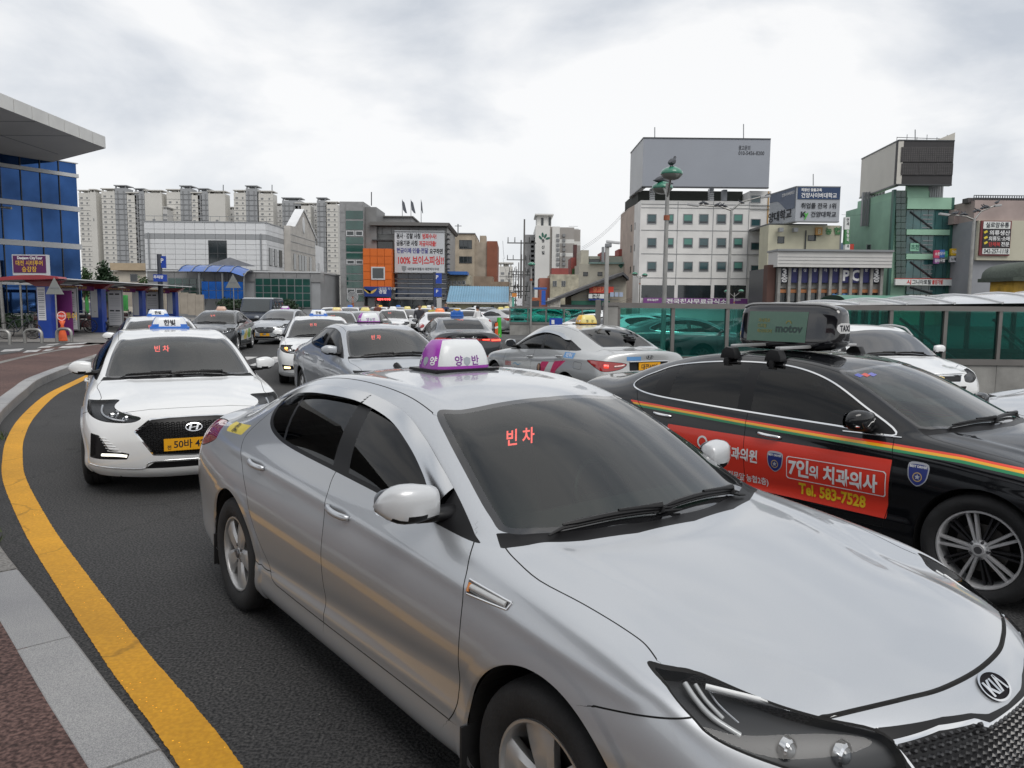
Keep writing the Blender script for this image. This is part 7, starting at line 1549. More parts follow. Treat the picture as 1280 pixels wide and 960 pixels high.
def taxi_sign(car, c, m1, m2, txt, shape='dome', w=.44, h=.13, d=.17, txtm=None, both=True):
 """roof lamp: m1 frame/base colour, m2 white panel colour; long axis across the car"""
 x, y, z = c; n = 9
 base = MB().cbox((x, y, z+.012), (d+.03, w+.03, .028)).build('roof_lamp_base', m1 if shape != 'dome' else BT, car, bevel=.010, seg=2)
 V = []; F = []; ns = 10
 prof = [(0, 1.0), (.25, 1.0), (.55, .96), (.8, .86), (.95, .70), (1.0, .5)]
 ring = [(1, -1), (1, -.6), (1, 0), (1, .6), (1, 1), (.6, 1), (0, 1), (-.6, 1), (-1, 1), (-1, .6), (-1, 0), (-1, -.6), (-1, -1), (-.6, -1), (0, -1), (.6, -1)]
 for zt, k in prof:
  for a, b in ring:
   rx = d/2*(k*(.92 if abs(b) == 1 else 1)); ry = w/2*(1-.18*zt-.30*(1-k)) * (.97 if abs(a) == 1 and abs(b) == 1 else 1)
   V.append((x+a*rx*(1-.25*zt), y+b*ry, z+.024+h*zt))
 m = len(ring)
 for i in range(len(prof)-1):
  for k in range(m): F.append((i*m+k, i*m+(k+1) % m, (i+1)*m+(k+1) % m, (i+1)*m+k))
 F.append(tuple((len(prof)-1)*m+k for k in range(m)))
 o = mesh_obj('roof_lamp', V, F, [m2, m1], base)
 for p in o.data.polygons:
  cyy = abs(p.center.y-y)/(w/2); p.material_index = 1 if (cyy > .74 or p.center.z > z+.024+h*.93) else 0; p.use_smooth = True
 bm = bmesh.new(); bm.from_mesh(o.data); bmesh.ops.recalc_face_normals(bm, faces=bm.faces); bm.to_mesh(o.data); bm.free()
 sl = d/2*.25/h
 for s in ((1, -1) if both else (1,)):
  for i_, (t_, mm) in enumerate(txt):
   oy = 0 if len(txt) == 1 else (-.5+i_)*w*.42
   Vt, Ft = text_mesh(t_, h*.62, h*.02)
   zc = z+.024+h*.38
   P = []
   for a, b in Vt:
    zt = (.38*h+b)/h; kk = float(np.interp(zt, [p[0] for p in prof], [p[1] for p in prof]))
    P.append((x+s*(d/2*kk*(1-.25*zt)+.003), y+s*(a+oy), zc+b))
   mesh_obj('lamp_lettering', P, Ft, mm, o)
 return o
def mirrored(pts): return list(pts)+[(x, -y) for x, y in reversed(pts)]
def shifted(P, d):  # copy a design with changes
 Q = dict(P); Q.update(d); return Q
def build_body(sp, lev):
 V, F = cage(sp['cage']); A, Q = subdiv(V, F, lev); S = Surf(A, Q)
 for fn in sp.get('disp', []):
  fn(S)
 if sp.get('disp'): S.normals()
 return S
def crease_top(line, amp, w):
 """soft raised ridge along a hood line (x,|y|)"""
 def f(S):
  P = absyproj(S, 'top'); m = (S.V0[:, 2] > .7); d = np.full(len(P), 9.); d[m] = np.abs(pdist(P[m], line, False)); S.V[:, 2] += amp*np.exp(-(d/w)**2)
 return f
def crease_side(line, amp, w):
 def f(S):
  P = absyproj(S, 'side'); m = (np.abs(S.V0[:, 1]) > .6); d = np.full(len(P), 9.); d[m] = pdist(P[m], line, False)
  g = amp*np.exp(-(d/w)**2); S.V[:, 1] += np.sign(S.V0[:, 1])*g
 return f
def dress(S, sp, lod):
 fine = lod >= 2
 ax, rx, ar = sp['fx'], sp['rx'], sp['arch']
 arch(S, ax, sp['wr'], ar, sp.get('flare', .010)); arch(S, rx, sp['wr'], ar, sp.get('flare', .010))
 n_ = 6
 dlo = spl(sp['dlo'], n_, True) if not sp.get('dlo_raw') else sp['dlo']
 for sg in (1, -1):
  mk = dict(side=sg, lo=(-2.6, -1.2, .6), hi=(1.3, 1.2, 1.8))
  region(S, dlo, 'side', 'dlotrim', mk, ['body'], levels=(-.006, -.012, -.020), relief=([-.020, -.008, 0], [-.006, .003, .002] if sp.get('chrome_dlo') else [-.006, -.003, 0]))
  f = dfun(S, dlo, True, 'side', None)
  sel = (S.box_mask(**mk)) & (S.L == S.lab('dlotrim')) & (S.tv(f) < -.020); S.L[sel] = S.lab('sideglass')
  if sp.get('chrome_dlo'):
   sel = (S.box_mask(**mk)) & (S.L == S.lab('dlotrim')) & (S.tv(f) > -.012); S.L[sel] = S.lab('dlochrome')
  for poly in sp['pillars']:
   region(S, poly, 'side', 'pillar', mk, ['sideglass'])
  if sp.get('visor'):
   vis = sp['visor']; vis = spl(vis[:-3], 5)+vis[-3:]
   S.cut(S.V0[:, 0]-.66, S.box_mask(side=sg, lo=(.5, -1.2, .8), hi=(.8, 1.2, 1.4)))
   region(S, vis, 'side', 'visor', mk, ['sideglass', 'pillar', 'dlotrim']); S.L[S.box_mask(side=sg, lo=(.66, -1.2, .6), hi=(1.3, 1.2, 1.8)) & (S.L == S.lab('visor'))] = S.lab('pillar')
 # windscreen, rear window
 ws = spl(mirrored(sp['ws']), 5, True) if not sp.get('ws_raw') else mirrored(sp['ws'])
 region(S, ws, 'topc', 'frit', dict(lo=(-.2, -1, .85), hi=(1.6, 1, 1.8)), ['body'], levels=(-.030,), relief=([-.01, 0], [-.004, 0]))
 f = dfun(S, ws, True, 'topc', None); sel = (S.L == S.lab('frit')) & (S.tv(f) < -.030) & (S.box_mask(lo=(-.2, -1, .8))); S.L[sel] = S.lab('windshield')
 rw = spl(mirrored(sp['rw']), 5, True)
 region(S, rw, 'topc', 'frit', dict(lo=(-3, -1, .85), hi=(-.5, 1, 1.8)), ['body'], levels=(-.03,), relief=([-.01, 0], [-.004, 0]))
 f = dfun(S, rw, True, 'topc', None); sel = (S.L == S.lab('frit')) & (S.tv(f) < -.03) & S.box_mask(hi=(-.5, 1, 2)); S.L[sel] = S.lab('rearglass')
 if sp.get('cowl'):
  region(S, mirrored(sp['cowl']), 'topc', 'cowl', dict(lo=(.6, -1, .8), hi=(1.7, 1, 1.3)), ['body'], relief=([-.02, 0], [-.012, 0]))
 # lamps, grille
 for nm in ('headlamp', 'taillamp'):
  if sp.get(nm):
   pj, poly = sp[nm]; poly = spl(poly, 4, True) if not sp.get('lamp_raw') else poly
   for sg in (1, -1):
    lo, hi = ((1.0, -1.2, .3), (2.7, 1.2, 1.1)) if nm == 'headlamp' else ((-2.8, -1.2, .4), (-1.3, 1.2, 1.3))
    region(S, poly, pj, nm, dict(side=sg, lo=lo, hi=hi), ['body'], levels=(-.003, -.007), relief=([-.012, -.003, 0], [0, -.004, 0]))
    f = dfun(S, poly, True, pj, None); sel = S.box_mask(side=sg) & (S.L == S.lab(nm)) & (S.tv(f) > -.007); S.L[sel] = S.lab('gap')
 for nm, pj, poly, rel, edge in sp.get('front', []):
  region(S, poly, pj, nm, dict(lo=(1.7, -1, .1), hi=(2.8, 1, 1.0)), ['body', 'grille_surround'], levels=(-.006, -.011) if edge else (-.006,), relief=([-.03, -.006, 0], [rel, rel*.2, 0]))
  if edge:
   f = dfun(S, poly, True, pj, None); sel = S.box_mask(lo=(1.7, -1, .1)) & (S.L == S.lab(nm)) & (S.tv(f) > -.011); S.L[sel] = S.lab(edge)
 for nm, pj, poly, rel in sp.get('rear', []):
  region(S, poly, pj, nm, dict(lo=(-2.8, -1, .1), hi=(-2.0, 1, 1.2)), ['body'], levels=(-.006,), relief=([-.03, -.006, 0], [rel, rel*.2, 0]))
 for nm, poly in sp.get('decals', []):
  for sg in ((1, -1) if not nm.endswith('_r') else (-1,)):
   region(S, poly, 'side', nm, dict(side=sg, lo=(-2.6, -1.2, .2), hi=(2.4, 1.2, 1.1)), ['body']+[d[0] for d in sp['decals']])
 # panel gaps
 bodyish = ['body']+[d[0] for d in sp.get('decals', [])]
 gw = .0026 if fine else .004
 for pj, line in sp['gaps']:
  line = spl(line, 4) if len(line) > 2 else line
  for sg in (1, -1):
   groove(S, line, pj, dict(side=sg), gw, .007, 'gap', bodyish)
 for pj, line, wdt in sp.get('cgaps', []):
  groove(S, spl(line, 5), pj, dict(lo=(-3, -1.2, .3)), wdt, .006, 'gap', bodyish)
 # handle recesses
 for hx, hz in sp['handles']:
  d2 = ((S.V0[:, 0]-hx-.02)/.065)**2+((S.V0[:, 2]-hz-.004)/.03)**2; S.V[:, 1] -= np.sign(S.V0[:, 1])*.014*np.exp(-d2*1.3)*(np.abs(S.V0[:, 1]) > .6)
DONE = {}; KEYS = ('dlo', 'pillars', 'visor', 'ws', 'rw', 'cowl', 'headlamp', 'taillamp', 'front', 'rear', 'gaps', 'cgaps', 'decals', 'handles', 'fx', 'rx', 'arch', 'wr', 'chrome_dlo', 'flare')
def assemble(name, label, cat, sp, pm, loc, th, lod=2, lev=3, sign=None, group=None, led=True, mirrorm=None, plates=None, wheelkind=None, extra=None, decmats=None, steer=0):
 car = thing(name, label, cat, (0, 0, 0), 0, group)
 key = (repr([sp[k] for k in sorted(sp) if k in KEYS]), id(sp['cage']), lod, lev)
 if key not in DONE: S = build_body(sp, lev); dress(S, sp, lod); DONE[key] = (S, bvh_of(S), {})
 S, tree, parts = DONE[key]
 bodymap = {'body': pm, 'gap': BODYDARK}
 for k, m in (decmats or {}).items(): bodymap[k] = m
 emit_part(S, ['body', 'gap']+list((decmats or {}).keys()), 'body', bodymap, car)
 emit_part(S, ['dlotrim', 'pillar'], 'window_trim', {'dlotrim': BT, 'pillar': BT}, car)
 if 'dlochrome' in S.names: emit_part(S, 'dlochrome', 'chrome_window_surround', CH, car)
 if 'visor' in S.names:
  f = dfun(S, spl(sp['dlo'], 6, True), True, 'side', None); ov = np.interp(f, [-.09, -.05, -.02, 0], [.034, .030, .022, .010])
  for x0, x1 in ((-2, -.20), (-.195, 2)):
   for sg in (1, -1): emit_part(S, 'visor', 'wind_deflector', mat('deflector_chrome', (.62,.63,.64), .12, 1.0), car, mask=(S.cen()[:, 0] > x0) & (S.cen()[:, 0] < x1) & S.box_mask(side=sg), offv=ov)
 for sg in (1, -1): emit_part(S, ['sideglass', 'visor'], 'side_window', SIDEGL, car, mask=S.box_mask(side=sg))
 emit_part(S, 'frit', 'windshield_border', GB, car, mask=S.V0[S.T[:, 0], 0] > -.4); emit_part(S, 'frit', 'rear_window_border', GB, car, mask=S.V0[S.T[:, 0], 0] < -.4)
 emit_part(S, 'windshield', 'windshield', sp.get('wsmat', WINDSH), car); emit_part(S, 'rearglass', 'rear_window', SIDEGL, car)
 if 'cowl' in S.names: emit_part(S, 'cowl', 'cowl_panel', BT, car)
 for nm, a, b, c_, d_ in [(x[0], *x[1:]) for x in sp.get('front', [])]:
  emit_part(S, nm, nm, sp['fmats'].get(nm, BT), car)
  if d_ and d_ in S.names and not any(ch.name.startswith(d_) for ch in car.children): emit_part(S, d_, d_, sp['fmats'].get(d_, CH), car)
 for nm, a, b, c_ in sp.get('rear', []): emit_part(S, nm, nm, sp['fmats'].get(nm, BT), car)
 for sg in (1, -1):
  mk = S.box_mask(side=sg)
  if 'headlamp' in S.names:
   emit_part(S, 'headlamp', 'headlight', CLEAR, car, mask=mk); hs = emit_part(S, 'headlamp', 'headlight_housing', sp.get('housing', mat('lamp_housing', (.022,.023,.025), .4, 0)), car, offset=-.035, mask=mk)
  if 'taillamp' in S.names: emit_part(S, 'taillamp', 'tail_light', sp.get('tailm', REDL), car, mask=mk)
 if lod >= 1:
  for sg in (1, -1):
   mirror(car, sp.get('mirror_l', sp['mirror']) if sg > 0 else sp['mirror'], mirrorm or pm, sg)
  interior(car, sp.get('zbelt', .98), zroof=sp.get('roof', 1.45), dashx=sp.get('dashx', .62))
 else:
  for sg in (1, -1): mirror(car, sp['mirror'], mirrorm or pm, sg)
  MB().box(-1.7, .9, -.68, .68, .3, .82).build('dark_cabin', DASH, car)
 # door handles
 for sg in (1, -1):
  for hx, hz in (sp['handles'] if lod >= 1 else []):
   y = sg*(sp['handley']); h = MB()
   P = [(hx-.105+.21*k/8, y+sg*(.008+.026*math.sin(math.pi*k/8)**.6), hz+.008-.010*k/8) for k in range(9)]
   h.tube(P, [.010]+[.0135]*7+[.010], 10)
   h.V = [(v[0], v[1], hz+(v[2]-hz)*1.15) for v in h.V]
   h.build('door_handle', sp.get('handlem', pm), car, smooth=True)
 W = sp['track']
 add_wheels(car, wheelkind or sp['wheel'], sp['fx'], sp['rx'], W, sp['wr'], sp['rimr'], steer, lod)
 liner(sp['fx'], sp['wr'], sp['arch'], W-.006, car); liner(sp['rx'], sp['wr'], sp['arch'], W-.006, car)
 MB().box(sp['rx']+.42, sp['fx']-.42, -.80, .80, .17, .30).build('underbody', BODYDARK, car)
 MB().box(sp['fx']+.42, sp['fx']+.75, -.62, .62, .2, .5).build('underbody', BODYDARK, car); MB().box(sp['rx']-.85, sp['rx']-.42, -.62, .62, .26, .6).build('underbody', BODYDARK, car)
 if lod >= 1:
  for pts in sp['wipers']: wiper(car, tree, pts)
 if led: 
  led_display(car, sp.get('led', (.42, -.22, 1.17)))
 if sign: sign(car, tree)
 if extra: extra(car, S, tree)
 car.location = (loc[0], loc[1], loc[2] if len(loc) > 2 else 0); car.rotation_euler = (0, 0, th)
 return car
def roofz(tree, x, y=0): 
 h = tree.ray_cast(Vector((x, y, 3)), Vector((0, 0, -1))); return h[0].z
# ---- silver sedan in front (design 1)
K5S = dict(cage=K5, fx=1.3975, rx=-1.3975, wr=.335, arch=.385, rimr=.215, track=.905, wheel='k5', flare=.012,
 disp=[crease_top([(1.05,.62),(1.4,.59),(1.75,.52),(2.05,.44)], .007, .05)],
 dlo=[(.90,.968),(.60,.995),(.23,1.018),(-.16,1.038),(-.69,1.062),(-.93,1.088),(-1.09,1.13),(-1.20,1.20),(-1.225,1.255),(-1.16,1.30),(-1.02,1.335),(-.75,1.362),(-.42,1.374),(-.16,1.366),(.13,1.322),(.36,1.245),(.54,1.163),(.70,1.082),(.86,.992)],
 pillars=[[(-.30,1.5),(-.20,1.5),(-.05,1.06),(-.02,.95),(-.24,.95),(-.21,1.06)], [(-1.03,1.5),(-1.00,1.5),(-.815,1.1),(-.78,.95),(-.81,.95),(-.845,1.1)], [(.62,.9),(.62,1.16),(1.0,1.16),(1.0,.9)]],
 visor=[(-1.30,1.24),(-1.13,1.245),(-1.0,1.285),(-.75,1.318),(-.42,1.330),(-.18,1.322),(.10,1.282),(.33,1.205),(.50,1.125),(.62,1.055),(.80,.975),(1.0,1.0),(.7,1.3),(.2,1.6),(-1.4,1.6)], visor_chrome=True,
 ws=[(.365,0),(.35,.20),(.315,.45),(.272,.545),(.44,.605),(.684,.658),(.86,.690),(.955,.684),(1.06,.52),(1.14,.30),(1.175,.1)],
 rw=[(-1.08,.1),(-1.07,.45),(-1.12,.50),(-1.45,.52),(-1.80,.50),(-1.85,.40),(-1.90,.1)],
 cowl=[(1.175,0),(1.14,.30),(1.06,.52),(.955,.684),(.93,.715),(1.00,.745),(1.05,.66),(1.14,.48),(1.205,.28),(1.235,0)],
 headlamp=('side', [(1.712,.846),(1.80,.826),(1.966,.801),(2.094,.781),(2.188,.762),(2.24,.728),(2.262,.68),(2.19,.665),(2.08,.698),(1.985,.726),(1.93,.748),(1.889,.772),(1.80,.815)]), lamp_raw=False,
 front=[('grille_surround', 'frontc', [(-.52,.752),(-.463,.763),(-.386,.763),(-.272,.762),(-.176,.753),(-.112,.738),(0,.733),(.112,.738),(.176,.753),(.272,.762),(.386,.763),(.463,.763),(.52,.752),(.44,.585),(.33,.525),(-.33,.525),(-.44,.585)], -.004, None), ('grille', 'frontc', [(-.455,.742),(-.30,.752),(-.168,.742),(-.12,.722),(.12,.722),(.168,.742),(.30,.752),(.455,.742),(.40,.60),(.30,.545),(-.30,.545),(-.40,.60)], -.02, 'grille_frame'),
  ('lower_intake', 'frontc', [(-.62,.42),(.62,.42),(.55,.27),(-.55,.27)], -.03, None)],
 fmats={'grille_surround': BT, 'grille': BT, 'grille_frame': CH, 'lower_intake': BT},
 taillamp=('rdiag', [(-1.12,.89),(-1.05,.95),(-.80,1.02),(-.76,.99),(-.80,.88),(-.95,.84)]),
 gaps=[('side', [(-1.20,1.20),(-1.30,1.10),(-1.355,1.02),(-1.30,.94),(-1.20,.84),(-1.111,.754),(-1.06,.66),(-.992,.556),(-.89,.455),(-.82,.392),(-.76,.352),(-.60,.345),(0,.342),(.90,.348)]),
       ('side', [(-.15,1.045),(-.172,.99),(-.165,.90),(-.135,.767),(-.14,.60),(-.15,.345)]),
       ('side', [(.888,.972),(.935,.925),(.968,.867),(.985,.76),(.985,.66),(.962,.503),(.945,.409),(.90,.348)]),
       ('top', [(.985,.725),(1.084,.749),(1.24,.772),(1.426,.754),(1.598,.739),(1.663,.737),(1.718,.752)]),
       ('side', [(1.889,.772),(1.76,.745),(1.62,.715)]),
       ('top', [(.262,.560),(.10,.552),(-.10,.548),(-.50,.545),(-.90,.540),(-1.15,.53)]),
       ('side', [(-1.02,.40),(-.90,.385),(-.82,.392)])],
 cgaps=[('topc', [(2.094,-.555),(2.109,-.532),(2.151,-.431),(2.190,-.317),(2.223,-.186),(2.236,0),(2.223,.186),(2.190,.317),(2.151,.431),(2.109,.532),(2.094,.555)], .007),
  ('topc', [(-1.92,-.62),(-1.96,-.3),(-1.97,0),(-1.96,.3),(-1.92,.62)], .003)],
 handles=[(-1.03,.925),(-.02,.885)], handley=.868, mirror=(.66,.985,1.035), zbelt=.985, roof=1.45,
 wipers=[((1.045,-.57),(1.17,.00),(1.15,-.10)), ((1.150,-.14),(1.085,.52),(1.10,.40))], led=(.47,-.25,1.16))
# ================================================================= designs
SN = scaled(K5B, 1.004, 1.019, 1.012); GR = scaled(K5, 1.018, 1.020, 1.010)
_q = lambda z: z if z < 1.2 else 1.2+(z-1.2)*.87
GR['stations'] = [s[:4]+tuple((p[0], p[1], _q(p[2])) for p in s[4:7])+((s[7][0], _q(s[7][1])),) for s in GR['stations']]
YF = scaled(K5B, .996, 1.003, 1.006)
SN['fcentre'] = [(2.29,.19),(2.345,.25),(2.375,.38),(2.38,.52),(2.36,.64),(2.30,.755),(2.20,.815),(2.06,.865),(1.87,.905)]
MP = scaled(K5B, .945, .99, 1.03); MP['rcentre'] = [(-2.25,.28),(-2.28,.38),(-2.28,.55),(-2.25,.70),(-2.22,.85),(-2.18,.97),(-2.12,1.06),(-2.05,1.13),(-1.98,1.18)]
def sc_(P, a, b): return [(p[0]*a, p[1]*b) for p in P]
def derive(base, sx, sy, sz, **over):
 s = dict(base)
 for k in ('dlo', 'visor'):
  if s.get(k): s[k] = sc_(s[k], sx, sz)
 s['pillars'] = [sc_(p, sx, sz) for p in s['pillars']]
 for k in ('ws', 'rw', 'cowl'): s[k] = sc_(s[k], sx, sy)
 f = {'side': (sx, sz), 'top': (sx, sy), 'topc': (sx, sy), 'diag': (sx, sz), 'rdiag': (sx, sz), 'front': (sy, sz), 'frontc': (sy, sz)}
 s['gaps'] = [(pj, sc_(l, *f[pj])) for pj, l in s['gaps']]; s['cgaps'] = [(pj, sc_(l, *f[pj]), w_) for pj, l, w_ in s['cgaps']]
 for k in ('headlamp', 'taillamp'): s[k] = (s[k][0], sc_(s[k][1], *f[s[k][0]]))
 s['front'] = [(n, pj, sc_(p, *f[pj]), r, e) for n, pj, p, r, e in s['front']]
 s['handles'] = [(x*sx, z*sz) for x, z in s['handles']]; s['handley'] = s['handley']*sy
 s['mirror'] = (s['mirror'][0]*sx, s['mirror'][1]*sy, s['mirror'][2]*sz); s['roof'] = s['roof']*sz; s['zbelt'] = s['zbelt']*sz
 s['wipers'] = [tuple((x*sx, y*sy) for x, y in w_) for w_ in s['wipers']]
 s.update(over); return s
K5S['disp'] = K5S['disp']+[crease_side([(1.75,.79),(1.2,.845),(.6,.875),(0,.895),(-.8,.925),(-1.6,.965),(-2.1,.975)], .006, .035), crease_side([(1.0,.52),(.2,.47),(-.5,.43),(-1.0,.40)], -.007, .05), crease_side([(1.0,.40),(.2,.385),(-.5,.375),(-1.0,.37)], .005, .03)]; K5S['cage'] = K5B; K5S['mirror'] = (.66, .935, 1.078)
K5S['taillamp'] = ('rdiag', [(-.70,.955),(-.78,1.02),(-.95,1.03),(-1.15,1.0),(-1.15,.90),(-.95,.86),(-.80,.90)])
K5S['decals'] = [('sticker_r', [(-1.72,1.012),(-1.80,1.052),(-1.37,1.088),(-1.42,1.028)]), ('vent', [(.985,.884),(1.228,.873),(1.214,.847),(.995,.834)])]
K5S['led'] = (.51, -.27, 1.238)
NOVIS = dict(visor=None)
SNS = derive(K5S, 1.004, 1.019, 1.012, cage=SN, wheel='ten', wr=.33, arch=.38, track=.915, decals=[], visor=None,
 headlamp=('side', [(1.62,.862),(1.75,.858),(1.97,.812),(2.15,.77),(2.235,.742),(2.225,.700),(2.10,.700),(1.98,.728),(1.86,.772),(1.72,.832)]),
 front=[('grille', 'frontc', [(-.50,.625),(-.36,.738),(-.20,.752),(0,.755),(.20,.752),(.36,.738),(.50,.625),(.35,.405),(0,.392),(-.35,.405)], -.022, 'grille_frame'),
  ('fog_vent', 'front', [(.845,.60),(.78,.585),(.70,.46),(.54,.425),(.56,.372),(.86,.368)], -.03, None),
  ('lower_intake', 'frontc', [(-.34,.345),(.34,.345),(.42,.285),(-.42,.285)], -.02, None)],
 fmats={'grille': BT, 'grille_frame': CH, 'lower_intake': BT, 'fog_vent': BT}, led=(.42, -.14, 1.262), disp=[crease_top([(1.1,.50),(1.5,.46),(1.9,.40),(2.15,.34)], .006, .05)],
 cgaps=[('topc', [(2.10,-.60),(2.15,-.45),(2.19,-.27),(2.205,0),(2.19,.27),(2.15,.45),(2.10,.60)], .003), ('topc', [(-1.92,-.62),(-1.97,0),(-1.92,.62)], .003)])
LFS = derive(SNS, 1, 1, 1, front=[('grille', 'frontc', [(-.44,.70),(-.30,.742),(0,.748),(.30,.742),(.44,.70),(.36,.50),(0,.47),(-.36,.50)], -.022, 'grille_frame'),
  ('fog_vent', 'front', [(.84,.46),(.60,.44),(.58,.36),(.80,.33)], -.03, None), ('lower_intake', 'frontc', [(-.50,.36),(.50,.36),(.46,.27),(-.46,.27)], -.02, None)])
YFS = derive(K5S, .996, 1.003, 1.006, cage=YF, wheel='ten', visor=[(-1.30,1.245),(-1.10,1.205),(-.79,1.268),(-.40,1.30),(-.1,1.278),(.25,1.20),(.55,1.09),(.75,.98),(1.0,1.0),(.7,1.3),(.2,1.6),(-1.4,1.6)],
 dlo=[(.88,.962),(.31,.990),(-.39,1.028),(-1.06,1.05),(-1.59,1.07),(-1.46,1.13),(-1.13,1.235),(-.79,1.318),(-.3,1.348),(.01,1.315),(.30,1.24),(.60,1.11)],
 pillars=[[(-.31,1.5),(-.38,1.5),(-.47,.95),(-.36,.95)], [(-1.13,1.4),(-1.17,1.4),(-1.27,.95),(-1.21,.95)], [(.64,.9),(.64,1.16),(1.0,1.16),(1.0,.9)]],
 taillamp=('rdiag', [(-.775,.94),(-.955,.955),(-1.2,.938),(-1.40,.905),(-1.315,.82),(-1.10,.785),(-.96,.835)]), handles=[(-1.11,.95),(-.05,.88)],
 decals=[('white_ad', [(1.02,.735),(-.30,.80),(-1.02,.85),(-1.04,.42),(-.6,.40),(.93,.40)]), ('pink_ad', [(-.54,.825),(-.80,.842),(-.45,.42),(-.16,.41)]), ('pink_ad', [(-.98,.86),(-1.36,.90),(-1.05,.70),(-1.04,.42),(-.74,.42)])],
 rear=[('rear_dark_strip', 'frontc', [(-.36,.93),(.36,.93),(.36,.80),(-.36,.80)], -.015)])
GRS = derive(K5S, 1.018, 1.020, 1.010, cage=GR, wheel='gr', wr=.342, arch=.375, rimr=.238, track=.925, visor=None, chrome_dlo=True, fx=1.4225, rx=-1.4225, flare=.012,
 dlo=[(.86,.962),(.43,.968),(-.29,.982),(-.72,.992),(-1.24,1.012),(-1.50,1.045),(-1.60,1.088),(-1.55,1.15),(-1.40,1.215),(-1.2,1.285),(-.80,1.342),(-.39,1.364),(-.04,1.348),(.27,1.275),(.57,1.135)],
 pillars=[[(-.43,1.5),(-.33,1.5),(-.255,.9),(-.39,.9)], [(-1.30,1.4),(-1.13,1.4),(-1.10,.9),(-1.30,.9)], [(.60,.9),(.60,1.2),(1.0,1.2),(1.0,.9)]],
 gaps=[('side', [(-1.50,1.04),(-1.40,.93),(-1.25,.80),(-1.09,.62),(-1.0,.46),(-.93,.37),(-.80,.345),(0,.342),(.84,.345)]), ('side', [(-.29,.985),(-.272,.80),(-.25,.345)]), ('side', [(.845,.967),(.865,.90),(.885,.78),(.89,.64),(.872,.50),(.84,.345)]),
       ('top', [(.99,.74),(1.10,.775),(1.30,.79),(1.6,.775),(1.75,.77)]), ('top', [(.30,.575),(.10,.57),(-.50,.565),(-1.0,.555)])],
 handles=[(-1.12,.865),(-.06,.835)], handley=.895, led=(.46, -.30, 1.2), mirror=(.66, .975, 1.045),
 taillamp=('rdiag', [(-.98,.93),(-1.15,.955),(-1.42,.93),(-1.42,.86),(-1.2,.83),(-1.02,.85)]),
 rear=[('rear_light_bar', 'frontc', [(-.62,.925),(.62,.925),(.62,.872),(-.62,.872)], -.004), ('rear_dark_strip', 'frontc', [(-.6,.985),(.6,.985),(.66,.935),(-.66,.935)], -.01)])
GRS['fmats'] = dict(GRS['fmats']); GRS['fmats']['rear_light_bar'] = REDL; GRS['fmats']['rear_dark_strip'] = GB
YFS['fmats'] = dict(YFS['fmats']); YFS['fmats']['rear_dark_strip'] = BT
MPS = derive(K5S, .945, .99, 1.03, cage=MP, wheel='ten', wr=.335, arch=.38, fx=1.32, rx=-1.32, track=.895, visor=None, decals=[], rear=[], rw=[(-1.3,.1),(-1.3,.45),(-1.5,.48),(-1.72,.46),(-1.75,.1)],
 front=[('grille', 'frontc', [(-.42,.80),(.42,.80),(.36,.70),(-.36,.70)], -.02, 'grille_frame'), ('lower_grille', 'frontc', [(-.46,.64),(.46,.64),(.36,.46),(-.36,.46)], -.02, None)])
MPS['fmats'] = dict(grille=BT, grille_frame=CH, lower_grille=BT, lower_intake=BT)
for s in (SNS, LFS, YFS, GRS, MPS): s['disp'] = s.get('disp', [])
# ================================================================= paints
SILVER = paint('silver_paint', (.50,.522,.55), .6, .36, .12); MSH = paint('mirror_silver', (.55,.565,.58), .15, .4); WHITE = paint('white_paint', (.72,.73,.73), 0, .35); BLACK = paint('black_paint', (.004,.0045,.006), 0, .45); BLACK.node_tree.nodes['Principled BSDF'].inputs['Specular IOR Level'].default_value = .05; GREY = paint('dark_grey_paint', (.045,.048,.052), .5, .35, .1)
BSIL = paint('blue_silver_paint', (.40,.42,.445), .45, .42, .12); NAVYP = paint('navy_paint', (.012,.022,.045), .3, .35); SIL2 = paint('bright_silver_paint', (.47,.48,.48), .5, .42, .1)
PURP = mat('purple_plastic', (.34,.045,.40), .3, coat=.5); LW = mat('lamp_white', (.70,.72,.73), .35, coat=.3); PINKI = mat('purple_ink', (.18,.02,.25), .5); BLUEP = mat('blue_plastic', (.02,.13,.48), .3, coat=.4); YELP = mat('yellow_plastic', (.75,.40,.02), .3, coat=.4); ORGP = mat('orange_plastic', (.75,.20,.05), .3, coat=.4); PALEY = mat('pale_yellow_plastic', (.72,.62,.22), .35, coat=.4); PEACH = mat('peach_plastic', (.62,.42,.33), .35, coat=.4)
def mk_sign(m1, m2, txt, mt, x=-.38, w=.42, h=.135, d=.17, shape='frame'):
 def f(car, tree):
  z = roofz(tree, x); taxi_sign(car, (x, 0, z-.004), m1, m2, [(txt, mt)] if txt else [], shape, w*.93, h*.85, d)
 return f
